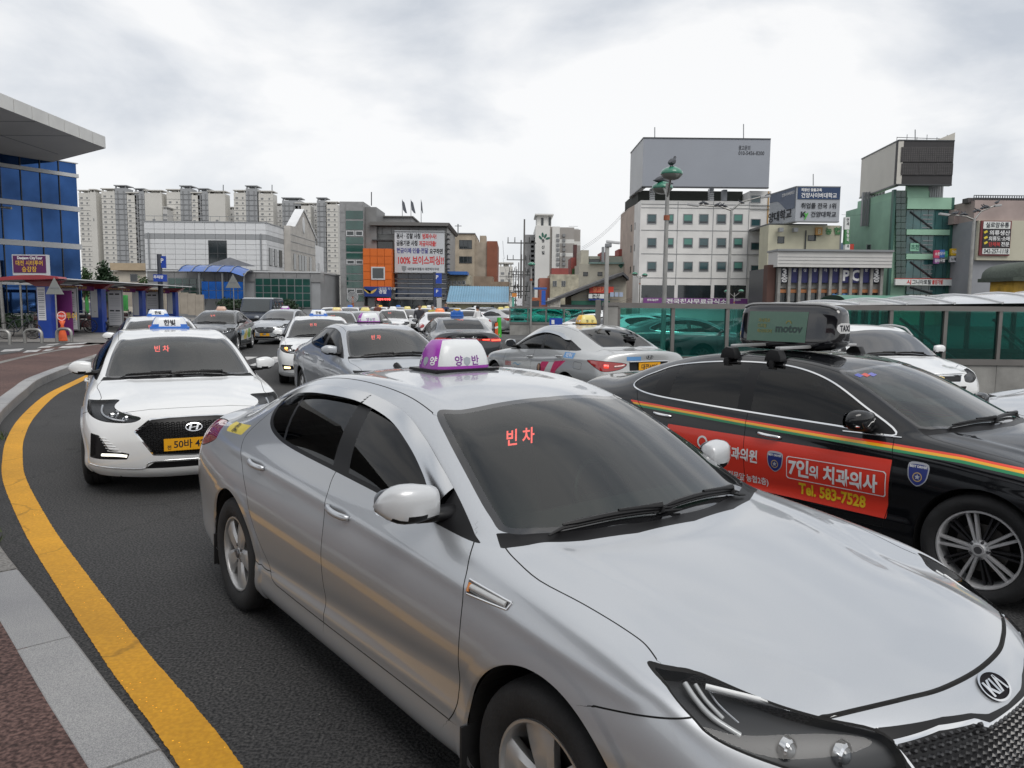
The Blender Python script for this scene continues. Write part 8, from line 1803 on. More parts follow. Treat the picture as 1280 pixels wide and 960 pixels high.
def dome_sign(c1, c2, x=-.42, w=.37, h=.15, d=.25, lod=2, txt=('양', '반')):
 """rounded roof lamp: coloured ends and skirt, white middle"""
 def f(car, tree):
  z0 = roofz(tree, x)-.002; base = MB().cbox((x, 0, z0+.006), (d+.03, w+.03, .016)).build('roof_lamp_base', BT, car, bevel=.006)
  n = 40; m = 10; V = []; F = []
  def sup(t, p): c, s = math.cos(t), math.sin(t); return abs(c)**p*math.copysign(1, c), abs(s)**p*math.copysign(1, s)
  for i in range(m+1):
   f_ = i/m; zz_ = h*f_; k = (1-f_**2.6*.30)*(1 if f_ < 1 else .0) if i < m else .0
   ky = (1-f_**1.7*.30); kx = (1-f_**2.2*.34)
   if i == m: kx = ky = .02; zz_ = h*1.0
   if i == m-1: zz_ = h*.985; kx *= .80; ky *= .90
   for q_ in range(n):
    a, b = sup(2*math.pi*q_/n, .58); V.append((x+a*d/2*kx, b*w/2*ky, z0+.014+zz_))
  for i in range(m):
   for q_ in range(n): F.append((i*n+q_, i*n+(q_+1) % n, (i+1)*n+(q_+1) % n, (i+1)*n+q_))
  o = mesh_obj('roof_lamp', V, F, [c2, c1], base)
  for p in o.data.polygons:
   f_ = (p.center.z-z0-.014)/h; p.use_smooth = True; p.material_index = 1 if (abs(math.sin(2*math.pi*((p.vertices[0] % n)+.5)/n)) > .80 or f_ < .10) else 0
  tr = BVHTree.FromPolygons(V, F)
  for sg in (1, -1):
   for k, s in enumerate(txt):
    Vt, Ft = text_mesh(s, .056, .0015); project_text('lamp_lettering', Vt, Ft, PINKI if c1 is PURP else INK, o, tr, (x+sg*.2, sg*(-.052+.104*k), z0+.055), (0, sg, 0), (0, 0, 1), (-sg, 0, 0), .0015, .5)
  sv = [(0,-.026),(.02,-.008),(.022,.016),(0,.024),(-.022,.016),(-.02,-.008)]; project_text('lamp_crest', sv, [tuple(range(6))], mat('crest_grey', (.35,.38,.42), .4), o, tr, (x+.2, 0, z0+.052), (0, 1, 0), (0, 0, 1), (-1, 0, 0), .0015, .5)
  for sg in (1, -1):
   for k, s in enumerate(txt): Vt, Ft = text_mesh(s, .048, .0015); project_text('lamp_lettering', Vt, Ft, WHITEP, o, tr, (x-sg*.06+sg*.12*k, sg*.4, z0+.055), (-sg, 0, 0), (0, 0, 1), (0, -sg, 0), .0015, .6)
   project_text('lamp_crest', sv, [tuple(range(6))], MATS['crest_grey'], o, tr, (x, sg*.4, z0+.052), (-sg, 0, 0), (0, 0, 1), (0, -sg, 0), .0015, .6)
 return f
def cast(tree, p, d):
 h = tree.ray_cast(Vector(p), Vector(d).normalized()); return h
def strip_on(car, tree, pts, d, r, m, name, off=.0, start=1.0, n=6, parent=None):
 """thin bar lying on the body along points thrown along d"""
 P = []; d = Vector(d).normalized(); pts = spl(pts, n) if len(pts) > 2 else [tuple(np.array(pts[0])+(np.array(pts[1])-np.array(pts[0]))*k/n) for k in range(n+1)]
 for p in pts:
  h = tree.ray_cast(Vector(p)-d*start, d)
  if h[0] is not None: nn = h[1] if h[1].dot(d) < 0 else -h[1]; P.append(h[0]+nn*off)
 if len(P) > 1: return MB().tube(P, r, 8).build(name, m, parent or car, auto=.9)
def grille_cells(car, tree, poly, step, kind, x0=3.0, recess=.0):
 """pressed mesh of a radiator grille, as real little ribs"""
 A = np.array(poly); lo, hi = A.min(0), A.max(0); mb = MB(); ry = int((hi[1]-lo[1])/step)+2; nx = int((hi[0]-lo[0])/step)+2
 pts = []
 for j in range(ry):
  for i in range(nx):
   y = lo[0]+(i+.5*(j % 2))*step*(1.5 if kind == 'hex' else 1.25); z = lo[1]+j*step*.8
   if y < hi[0]: pts.append((y, z))
 P = np.array(pts); ins = pdist(P, poly, True) < -step*.35
 for (y, z), k in zip(pts, ins):
  if not k: continue
  h = tree.ray_cast(Vector((x0, y, z)), Vector((-1, 0, 0)))
  if h[0] is None: continue
  c = h[0]; n = h[1] if h[1].x > 0 else -h[1]; u = Vector((0, 0, 1)).cross(n).normalized(); v = n.cross(u); b = len(mb.V); s = step*.52
  if kind == 'bump':
   for a in range(6): t = math.pi*a/3; mb.V.append(tuple(c+u*s*math.cos(t)*1.1+v*s*math.sin(t)*.75))
   for a in range(6): t = math.pi*a/3; mb.V.append(tuple(c+n*step*.32+u*s*.45*math.cos(t)+v*s*.35*math.sin(t)))
   for a in range(6): mb.F.append((b+a, b+(a+1) % 6, b+6+(a+1) % 6, b+6+a)); mb.M.append(0)
   mb.F.append(tuple(b+6+a for a in range(6))); mb.M.append(0)
  else:
   for rr_, of in ((1.35, .004), (1.05, .012), (.92, .002)):
    for a in range(6): t = math.pi*a/3; mb.V.append(tuple(c+n*of+u*s*rr_*math.cos(t)+v*s*rr_*.72*math.sin(t)))
   for q_ in range(2):
    for a in range(6): mb.F.append((b+q_*6+a, b+q_*6+(a+1) % 6, b+q_*6+6+(a+1) % 6, b+q_*6+6+a)); mb.M.append(0)
 return tag(mb.build('grille_mesh', mat('grille_black', (.018,.018,.02), .3, coat=.4), car), kind='stuff')
def lamp_inner(car, tree, sg, projs, drl, m_drl=None):
 for (x, y, z, r) in projs:
  h_ = cast(tree, (3, sg*y, z), (-1, 0, 0))
  if h_[0]: q_ = h_[0]-(h_[1] if h_[1].x > 0 else -h_[1])*(r*1.3+.004); x, y, z = q_.x, abs(q_.y), q_.z
  o = MB().lathe([(r*1.25, -.01), (r*1.25, .012), (r, .018), (r, .0)], 20, lambda a, q_, t: (x+q_*.9, sg*(y+a*math.cos(t)+q_*.25), z+a*math.sin(t))).build('projector_ring', CH, car, auto=.6)
  MB().lathe([(0, .03), (r*.5, .026), (r*.85, .014), (r, 0)], 20, lambda a, q_, t: (x+q_*.9, sg*(y+a*math.cos(t)+q_*.25), z+a*math.sin(t))).build('projector_lens', mat('projector_glass', (.12,.13,.14), .03, coat=1), o, smooth=True)
 for pts, r, m in drl: MB().tube([((lambda h_, q: Vector((min(q[0]+.02, h_.x-.012), sg*q[1], q[2])) if h_ else Vector((q[0], sg*q[1], q[2])))(cast(tree, (3, sg*p[1], p[2]), (-1, 0, 0))[0], p)) for p in spl(pts, 4)], r, 8).build('lamp_reflector_bar', m, car, auto=.9)
REFL = mat('lamp_reflector', (.55,.56,.58), .12, .9)
DRL = mat('drl_strip', (.75,.76,.76), .3)
# ---- the silver sedan in front
def k5_extra(car, S, tree):
 for sg in (1, -1):
  lamp_inner(car, tree, sg, [(1.985,.665,.738,.023),(2.085,.560,.728,.026)], [([(1.83,.705,.806),(1.95,.625,.793),(2.06,.545,.778),(2.17,.455,.757)], .008, DRL), ([(1.84,.695,.796),(1.95,.615,.781),(2.06,.535,.766),(2.16,.452,.747)], .005, REFL),
          ([(1.785,.735,.805),(1.83,.745,.782),(1.885,.745,.757),(1.95,.715,.728)], .008, mat('lamp_clear_block', (.55,.56,.56), .25, .2)), ([(1.80,.71,.800),(1.845,.72,.777),(1.90,.72,.752)], .006, MATS['lamp_clear_block']), ([(1.83,.69,.790),(1.87,.70,.770),(1.93,.695,.745)], .004, REFL)])
 for sg in (-1, 1):
  strip_on(car, tree, [(.99,sg,.880),(1.222,sg,.871)], (0, -sg, 0), .0045, CH, 'vent_frame', .001); strip_on(car, tree, [(1.0,sg,.837),(1.212,sg,.849)], (0, -sg, 0), .0045, CH, 'vent_frame', .001); strip_on(car, tree, [(1.222,sg,.871),(1.212,sg,.849)], (0, -sg, 0), .0045, CH, 'vent_frame', .001); strip_on(car, tree, [(1.01,sg,.862),(1.20,sg,.860)], (0, -sg, 0), .012, MATS['lamp_clear_block'], 'vent_lens', -.004)
  strip_on(car, tree, [(1.0,sg,.872),(1.0,sg,.845)], (0, -sg, 0), .007, AMB, 'vent_reflector', .0)
  strip_on(car, tree, [(-1.09,sg,1.285),(-.7,sg,1.333),(-.42,sg,1.345),(-.2,sg,1.340)], (0, -sg, 0), .004, GB, 'deflector_seam', .016)
  MB().cbox((-1.785, sg*.82, .26), (.012, .15, .20), R=Matrix.Rotation(.08, 3, 'Y')).build('mudflap', RB, car, bevel=.004); MB().cbox((1.012, sg*.845, .27), (.012, .15, .22)).build('mudflap', RB, car, bevel=.004)
 gp_ = [(-.455,.742),(-.30,.752),(-.168,.742),(-.12,.722),(.12,.722),(.168,.742),(.30,.752),(.455,.742),(.40,.60),(.30,.545),(-.30,.545),(-.40,.60)]
 grille_cells(car, tree, gp_, .022, 'bump')
 b0 = Vector((2.9, 0, 1.15)); D = (-1, 0, -.62)
 V, F = ellipse2(.066, .036, 32); bz = project_text('badge', V, F, mat('badge_black', (.006,.005,.008), .5, spec=.1), car, tree, b0, (0, 1, 0), (-.53, 0, .85), D, .004, 2)
 V, F = ellipse2(.069, .039, 36, .0055); project_text('badge_ring', V, F, CH, car, tree, b0, (0, 1, 0), (-.53, 0, .85), D, .007, 2)
 V, F = text_mesh('KI\u039b', .052, .0016, 1.15); project_text('badge_letters', V, F, CH, car, tree, b0, (0, 1, 0), (-.53, 0, .85), D, .007, 2)
 V, F = text_mesh('개인', .05, .001); project_text('sticker_lettering', V, F, INK, car, tree, (-1.60, -2, 1.052), (1, 0, 0), (0, 0, .7), (0, 1, 0), .003, 3)
 V, F = text_mesh('모범택시', .028, .0006); project_text('sticker_lettering', V, F, INK, car, tree, (-1.58, -2, 1.032), (1, 0, .05), (0, 0, .7), (0, 1, 0), .003, 3)
 MB().tube(spl([(-1.0,.0,1.40),(-1.06,0,1.43)], 2), .02, 8).build('antenna', BT, car)
k5 = dict(K5S); k5['handlem'] = SILVER; k5['mirror_l'] = (.66, .88, 1.06)
YST = mat('yellow_sticker', (.62,.50,.08), .5)
assemble('silver_taxi', 'large silver taxi in the foreground with a purple and white roof lamp', 'taxi', k5, SILVER, (-.057, 3.845), -.9105, lod=2, lev=4, sign=dome_sign(PURP, LW), extra=k5_extra, decmats={'sticker_r': YST, 'vent': GB}, mirrorm=MSH)
# ---- white taxi behind it
def sn_extra(lit=True, plate_txt='대전50바 42', fogs=False, amber=False):
 def f(car, S, tree):
  g = [(-.49,.625),(-.355,.733),(0,.748),(.355,.733),(.49,.625),(.345,.41),(0,.398),(-.345,.41)] if not fogs else [(-.43,.70),(-.30,.737),(0,.743),(.30,.737),(.43,.70),(.35,.505),(0,.475),(-.35,.505)]
  if not fogs: grille_cells(car, tree, g, .030, 'hex')
  else:
   for z in (.53, .58, .63, .68): strip_on(car, tree, [(3, -.40+abs(z-.64)*.5, z), (3, 0, z), (3, .40-abs(z-.64)*.5, z)], (-1, 0, 0), .005, CH, 'grille_bar', .004, 0)
  V, F = hlogo(1.0 if not fogs else .9); project_text('emblem', V, F, CH, car, tree, (3, 0, .645 if not fogs else .70), (0, 1, 0), (0, 0, 1), (-1, 0, 0), .010, 3)
  for sg in (1, -1):
   lamp_inner(car, tree, sg, [(2.02,.68,.768,.036),(2.13,.565,.742,.032)], [([(1.80,.74,.820),(1.88,.75,.775),(1.98,.72,.742),(2.10,.65,.722),(2.17,.565,.712)], .011, REFL), ([(2.0,.63,.788),(2.1,.55,.775),(2.19,.47,.750)], .009, REFL), ([(2.06,.63,.735),(2.07,.615,.775)], .010, REFL)])
   if not fogs:
    for k in range(6): strip_on(car, tree, [(3, sg*(.775-k*.012), .565-k*.024), (3, sg*(.715-k*.022), .560-k*.024)], (-1, 0, 0), .004, DRL, 'running_light_bar', .002, 0, 3)
    strip_on(car, tree, [(3, sg*.76, .402), (3, sg*.66, .405), (3, sg*.56, .398)], (-1, 0, 0), .013, LED, 'running_light', .0, 0)
   else:
    strip_on(car, tree, [(3, sg*.78, .395), (3, sg*.66, .395)], (-1, 0, 0), .026, mat('lit_fog_lamp', (.9,.7,.4), .3, emit=((1,.72,.38), 2.5)) if amber and sg < 0 else REFL, 'fog_lamp', -.006, 0)
    if amber and sg < 0: MB().cbox((1.90, sg*.745, .800), (.10, .06, .035)).build('turn_signal', AMBLIT, car, bevel=.012)
  strip_on(car, tree, [(3, -.86, .305), (3, -.45, .285), (3, -.36, .35), (3, 0, .358), (3, .36, .35), (3, .45, .285), (3, .86, .305)], (-1, 0, 0), .006, CH, 'bumper_chrome', .002, 0)
  h = cast(tree, (3, 0, .50), (-1, 0, 0))[0]; pz = .50 if not fogs else .42
  if plate_txt: 
   pl = plate(car, '', (h.x+.012, 0, pz), (0, 1, 0), (.05, 0, 1), .52 if not fogs else .40, .112)
   y0 = -.235 if not fogs else -.18
   for k_ in (0, 1): text_on('plate_region', plate_txt[k_], .042, INK, pl, (h.x+.0185, y0, pz+.024-.048*k_), (0, 1, 0), (.05, 0, 1), .001, 1, 'LEFT')
   text_on('plate_number', plate_txt[2:], .088, INK, pl, (h.x+.0185, y0+.055, pz), (0, 1, 0), (.05, 0, 1), .002, .95, 'LEFT')
 return f
assemble('white_taxi', 'white taxi with a black mesh grille and blue framed roof lamp, front left', 'taxi', dict(SNS, handlem=WHITE), WHITE, (-4.02, 9.12), -1.088, lod=2, lev=4, sign=mk_sign(BLUEP, LW, '한빛', INK, -.35, .44, .14, .13), extra=sn_extra(), steer=-.1)
assemble('white_taxi', 'second white taxi directly behind the front left white taxi, mostly hidden', 'taxi', dict(SNS, handlem=WHITE), WHITE, (-7.45, 16.3), -1.10, lod=1, lev=3, sign=mk_sign(BLUEP, LW, '한빛', INK, -.35, .44, .14, .13), extra=sn_extra(plate_txt=''))
# ---- black sedan with rainbow stripe
def gr_extra(car, S, tree):
 D = (0, 1, 0); U = (1, 0, 0); Vv = (0, 0, 1)
 def T(s, x, z, size, m, bold=.004, sx=.86, al='CENTER', nm='door_lettering'): V, F = text_mesh(s, size, bold, sx, al); return project_text(nm, V, F, m, car, tree, (x, -2, z), U, Vv, D, .003, 3)
 YT = mat('yellow_door_print', (.80,.52,.02), .5)
 T('7인', .215, .632, .135, WHITEP, .006, .9); T('의', .335, .625, .10, WHITEP, .004); T('치과의사', .60, .625, .128, WHITEP, .006, .84); T('Tel. 583-7528', .465, .487, .112, YT, .005, .80)
 T('치과의원', -.295, .655, .105, WHITEP, .0035, .84); T('대 정문앞 농협2층)', -.26, .478, .062, WHITEP, .0012, .9)
 bx = [(.125,.545),(.845,.552),(.855,.565),(.855,.712),(.84,.725),(.125,.712),(.112,.70),(.112,.558)]; n = len(bx); w_ = .006
 inn = [(x+(w_ if x < .5 else -w_), z+(w_ if z < .63 else -w_)) for x, z in bx]; project_text('door_box', bx+inn, [(i, (i+1) % n, n+(i+1) % n, n+i) for i in range(n)], WHITEP, car, tree, (0, -2, 0), U, Vv, D, .003, 3)
 V, F = ellipse2(.052, .052, 24, .016); project_text('door_ring', V, F, WHITEP, car, tree, (-.66, -2, .70), U, Vv, D, .003, 3)
 for (x, z) in ((.015, .652), (1.055, .745)):
  sv = spl([(-.062,.066),(0,.078),(.062,.066),(.064,.0),(.048,-.045),(0,-.078),(-.048,-.045),(-.064,.0)], 3, True); project_text('shield_badge', sv, [tuple(range(len(sv)))], mat('badge_silver', (.45,.46,.50), .4), car, tree, (x, -2, z), U, Vv, D, .0025, 3)
  project_text('shield_field', [(a*.88, b*.86-.004) for a, b in sv], [tuple(range(len(sv)))], mat('badge_navy', (.02,.035,.20), .4), car, tree, (x, -2, z), U, Vv, D, .004, 3)
  V, F = text_mesh('BEST DRIVER', .021, .0008, .9); project_text('badge_lettering', [(a, b+.048) for a, b in V], F, WHITEP, car, tree, (x, -2, z), U, Vv, D, .0055, 3)
  V, F = ellipse2(.030, .030, 20, .006); project_text('badge_wreath', V, F, mat('badge_gold', (.5,.36,.14), .4), car, tree, (x, -2, z-.018), U, Vv, D, .0055, 3)
  st5 = [(.019*(1 if k % 2 == 0 else .45)*math.cos(math.pi/2+math.pi*k/5), .019*(1 if k % 2 == 0 else .45)*math.sin(math.pi/2+math.pi*k/5)) for k in range(10)]; project_text('badge_star', st5, [tuple(range(10))], MATS['badge_silver'], car, tree, (x, -2, z-.018), U, Vv, D, .0055, 3)
 for sg in (-1, 1):   # roof bar feet and bars
  for x in (-.66, -.235):
   f_ = MB().prism([(-.075, -.01), (.075, -.01), (.070, .03), (.045, .078), (-.02, .085), (-.06, .05)], 0, .085, lambda p, t_: (x+p[0], sg*(.645-t_*1.0), roofz(tree, x, sg*.58)+.0+p[1])); f_.build('rack_foot', BT, car, bevel=.008)
   MB().box(x-.018, x+.018, sg*.60 if sg > 0 else -.665, sg*.60+.065 if sg > 0 else -.60, roofz(tree, x, sg*.60)-.075, roofz(tree, x, sg*.60)+.01).build('rack_clamp', BT, car, bevel=.004)
 for x in (-.66, -.235): MB().cbox((x, 0, 1.478), (.045, 1.16, .024)).build('roof_bar', SATIN, car, bevel=.008)
 for sg in (-1, 1): strip_on(car, tree, [(.50, sg, .942), (.70, sg, .947), (.90, sg, .95)], (0, -sg, 0), .007, CH, 'mirror_foot_trim', .002)
 for sg in (-1, 1): MB().tube([(.685, sg*.90, 1.015), (.70, sg*1.0, 1.012), (.70, sg*1.07, 1.02)], [.006, .007, .006], 6).build('mirror_chrome_line', CH, car)
 V, F = text_mesh('모범', .03); 
 for k, (c, x, y) in enumerate((((.10,.12,.40), .40, -.50), ((.55,.10,.08), .42, -.44), ((.15,.16,.45), .44, -.385))):
  project_text('windshield_sticker', [(-.03,-.022),(.03,-.022),(.03,.022),(-.03,.022)], [(0,1,2,3)], mat('sticker_c%d' % k, c, .5), car, tree, (x, y, 3), (-.1, 1, 0), (-1, -.1, 0), (0, 0, -1), .002, 6)
gr = dict(GRS); gr['handlem'] = CH; gr['decals'] = [('stripe_a', [(-1.52,.957),(-.99,.942),(-.27,.925),(.4,.914),(.87,.912),(1.3,.902),(1.62,.875),(2.05,.82),(2.05,.812),(1.62,.863),(1.3,.889),(.87,.898),(.4,.90),(-.27,.911),(-.99,.929),(-1.50,.94)]),
 ('stripe_b', [(-1.50,.94),(-.99,.929),(-.27,.911),(.4,.90),(.87,.898),(1.3,.889),(1.62,.863),(2.05,.812),(2.05,.80),(1.62,.848),(1.3,.874),(.87,.880),(.4,.883),(-.27,.895),(-.99,.913),(-1.46,.924)]),
 ('stripe_c', [(-1.46,.924),(-.99,.913),(-.27,.895),(.4,.883),(.87,.880),(1.3,.874),(1.62,.848),(2.05,.80),(2.05,.785),(1.62,.83),(1.3,.856),(.87,.862),(.4,.866),(-.27,.876),(-.99,.895),(-1.38,.905)]),
 ('red_ad', [(-1.04,.80),(.88,.808),(.865,.405),(-.93,.40),(-1.0,.50)])]
for i in range(3): gr['decals'][i] = (gr['decals'][i][0], gr['decals'][i][1])
grd = {'stripe_a': mat('stripe_red', (.75,.04,.012), .35, coat=.5), 'stripe_b': mat('stripe_yellow', (.85,.40,.01), .35, coat=.5), 'stripe_c': mat('stripe_green', (.008,.24,.09), .35, coat=.5), 'red_ad': mat('red_ad_film', (.78,.045,.022), .38, coat=.35)}
GX, GY, GT = 2.70, 6.27, -.916
assemble('black_taxi', 'black taxi at right with rainbow stripe, red dental advert and roof screen', 'taxi', gr, BLACK, (GX, GY), GT, lod=2, lev=4, extra=gr_extra, decmats=grd, led=False, steer=.07)
# screen pod on its roof: carried by the roof bars
pod = thing('roof_screen', 'black rounded advertising screen pod on roof bars of the black taxi', 'display', (GX, GY, 0), GT)
PZ = 1.635; n = 44; V = []; F = []
L0, L1 = -.94, -.01; xs = [0, .012, .04, .10, .2, .5, .8, .9, .95, .985, 1.0]; ks = [.55, .78, .90, .98, 1, 1, .98, .92, .85, .74, .55]
for f_, k in zip(xs, ks):
 x = L0+(L1-L0)*f_
 for q_ in range(n):
  t = 2*math.pi*q_/n; c, s = math.cos(t), math.sin(t); a = abs(c)**.45*math.copysign(1, c); b = abs(s)**.42*math.copysign(1, s)
  V.append((x, a*.135*k*(1-.22*b), PZ+b*.20*k))
for i in range(len(xs)-1):
 for q_ in range(n): F.append((i*n+q_, i*n+(q_+1) % n, (i+1)*n+(q_+1) % n, (i+1)*n+q_))
F += [tuple(reversed(range(n))), tuple((len(xs)-1)*n+q_ for q_ in range(n))]
hs = mesh_obj('housing', V, F, mat('pod_black', (.006,.006,.008), .12, coat=1), pod); bmx = bmesh.new(); bmx.from_mesh(hs.data); bmesh.ops.recalc_face_normals(bmx, faces=bmx.faces); bmx.to_mesh(hs.data); bmx.free()
for p in hs.data.polygons: p.use_smooth = True
sharp_by_angle(hs.data, .9); ptree = BVHTree.FromPolygons(V, F)
rim = MB(); P = []
for f_ in np.linspace(.03, .97, 24): 
 x = L0+(L1-L0)*f_; h = ptree.ray_cast(Vector((x, -.02, 3)), Vector((0, 0, -1)))[0]; P.append(h)
MB().tube([(p.x, -.075, p.z-.006) for p in P if p], .012, 8).build('grey_top_edge', mat('pod_grey', (.30,.30,.30), .35, .4), pod, auto=.9)
sc = [(-.335,-.125),(.235,-.125),(.235,.128),(-.335,.128)]
for sg in (-1, 1):
 SCN = mat('screen_green', (.012,.04,.026), .2, coat=.5, emit=((.10,.30,.19), .12)); o = project_text('screen', sc, [(0,1,2,3)], SCN, pod, ptree, (-.50, sg*2, PZ), (-sg, 0, 0) if sg > 0 else (1, 0, 0), (0, 0, 1), (0, -sg, 0), .003, 5)
 if sg < 0:
  DG = mat('screen_ink', (.01,.03,.028), .3); V2, F2 = text_mesh('motov', .095, .003, 1.0); project_text('screen_lettering', V2, F2, DG, o, ptree, (-.43, -2, PZ-.012), (1, 0, 0), (0, 0, 1), (0, 1, 0), .005, 5)
  ar = [(.028*math.cos(t), .030*math.sin(t)) for t in np.linspace(.1, math.pi-.1, 10)]; ar2 = [(.019*math.cos(t), .020*math.sin(t)) for t in np.linspace(.1, math.pi-.1, 10)]
  project_text('screen_arc', ar+ar2, [(i, i+1, 10+i+1, 10+i) for i in range(9)], mat('screen_gold', (.20,.17,.03), .4), o, ptree, (-.435, -2, PZ+.025), (1, 0, 0), (0, 0, 1), (0, 1, 0), .005, 5)
  for k, s in enumerate(('국내최초', '디지털', '택시미디어')): V2, F2 = text_mesh(s, .036, .0005, .9, 'LEFT'); project_text('screen_lettering', V2, F2, MATS['screen_gold'], o, ptree, (-.735, -2, PZ+.05-k*.046), (1, 0, 0), (0, 0, 1), (0, 1, 0), .005, 5)
Vt = [(.042*math.cos(t)+(.055 if math.cos(t) > 0 else -.055), .042*math.sin(t)) for t in np.linspace(.01, 2*math.pi+.01, 29)[:-1]]
project_text('taxi_plate', Vt, [tuple(range(28))], mat('taxi_plate_white', (.62,.62,.62), .4), pod, ptree, (2, 0, PZ), (0, 1, 0), (0, 0, 1), (-1, 0, 0), .003, 5)
V2, F2 = text_mesh('TAXI', .066, .002, 1.0); project_text('taxi_lettering', V2, F2, INK, pod, ptree, (2, 0, PZ), (0, 1, 0), (0, 0, 1), (-1, 0, 0), .005, 5)
MB().cbox((-.45, 0, 1.475), (.62, .2, .05)).build('mount', BT, pod, bevel=.01)
# ---- blue silver taxi behind the foreground one
assemble('silver_taxi', 'blue grey silver taxi with a purple and white roof lamp in the second row', 'taxi', dict(LFS, handlem=BSIL, disp=[]), BSIL, (-2.2, 12.5), -1.09, lod=2, lev=3, sign=dome_sign(PURP, LW), extra=sn_extra(fogs=True, plate_txt=''))
assemble('white_taxi', 'white taxi with a lit amber turn signal and yellowish fog lamp', 'taxi', dict(LFS, handlem=WHITE), WHITE, (-4.68, 18.7), -1.30, lod=2, lev=3, sign=mk_sign(BLUEP, LW, '한빛', INK, -.35, .44, .14, .13), extra=sn_extra(fogs=True, plate_txt='대전31바', amber=True))
# ---- dark taxi turning at left, silver one behind
def ad_extra(car, S, tree): sn_extra(fogs=True, plate_txt='대전31바')(car, S, tree)
dk = dict(LFS); dk['decals'] = [('ad_white', [(.80,.76),(-1.0,.80),(-1.0,.42),(.86,.40)]), ('ad_blue', [(.80,.76),(.40,.77),(.30,.60),(.82,.56)]), ('ad_yellow', [(.30,.60),(-.15,.78),(-.30,.60),(-.1,.42),(.4,.42)]), ('ad_green', [(-.30,.60),(-.45,.78),(-.92,.79),(-.85,.45),(-.45,.44)])]
assemble('dark_grey_taxi', 'dark grey taxi with a colourful door advert and peach roof lamp, wheels turned', 'taxi', dk, GREY, (-10.75, 28.4), -1.42, lod=1, lev=3, sign=mk_sign(PEACH, PEACH, '', INK, -.35, .36, .12, .2), extra=ad_extra, decmats={'ad_white': mat('ad_white', (.62,.64,.60), .4), 'ad_blue': mat('ad_blue', (.16,.35,.55), .4), 'ad_yellow': mat('ad_yellow', (.68,.52,.12), .4), 'ad_green': mat('ad_green', (.18,.36,.07), .4)})
assemble('silver_taxi', 'silver taxi with dark windshield and yellow plate beside the dark grey taxi', 'taxi', dict(LFS, wsmat=mat('dark_screen', (.02,.022,.026), .05, coat=1)), BSIL, (-10.2, 34.4), -1.60, lod=1, lev=3, sign=mk_sign(PURP, LW, '', INK, -.35, .36, .12, .2), extra=sn_extra(fogs=True, plate_txt='대전32바'), led=True)
# ---- black sedan seen from behind
def blk_rear(car, S, tree):
 for sg in (1, -1):
  strip_on(car, tree, [(-3, sg*.58, .885), (-3, sg*.70, .886), (-3, sg*.82, .888)], (1, 0, 0), .014, REDLIT, 'lit_brake_bar', .002, 0); strip_on(car, tree, [(-3, sg*.34, .900), (-3, sg*.52, .900)], (1, 0, 0), .010, REDLIT, 'lit_brake_bar', .002, 0)
 V, F = text_mesh('Azera', .07, .001); V, F = hlogo(.8); project_text('emblem', V, F, CH, car, tree, (-3, -.12, .96), (0, -1, 0), (0, 0, 1), (1, 0, 0), .004, 3)
 V, F = text_mesh('개인택시', .055, .001); project_text('rear_lettering', V, F, CH, car, tree, (-3, .22, .96), (0, -1, 0), (0, 0, 1), (1, 0, 0), .004, 3)
 MB().cbox((-1.08, 0, roofz(tree, -1.08)-.02), (.05, .16, .03)).build('lit_high_brake_light', REDLIT, car, bevel=.008)
 h = cast(tree, (-3, 0, .70), (1, 0, 0))[0]; plate(car, '대전31바', (h.x-.012, 0, .70), (0, -1, 0), (0, 0, 1), .335, .155)
 z = roofz(tree, -.45); o = MB().cbox((-.45, 0, z+.03), (.2, .36, .06)).build('roof_lamp_base', BLUEP, car, bevel=.02)
 for y, h_, w_ in ((-.13, .09, .07), (-.07, .12, .06), (0, .10, .09), (.07, .12, .06), (.13, .09, .07)): MB().cbox((-.45, y, z+.06+h_/2), (.14, w_, h_)).build('roof_lamp_crown', BLUEP, o, bevel=.02)
 MB().cbox((-.45, .0, z+.19), (.10, .16, .05)).build('roof_lamp_cap', YELP, o, bevel=.015)
assemble('black_taxi', 'dark sedan seen from behind with lit brake lights and blue crown roof lamp', 'taxi', dict(GRS, decals=[], disp=[]), paint('charcoal_paint', (.05,.053,.058), .5, .35), (-1.63, 21.6), 1.80, lod=1, lev=3, extra=blk_rear, led=False)
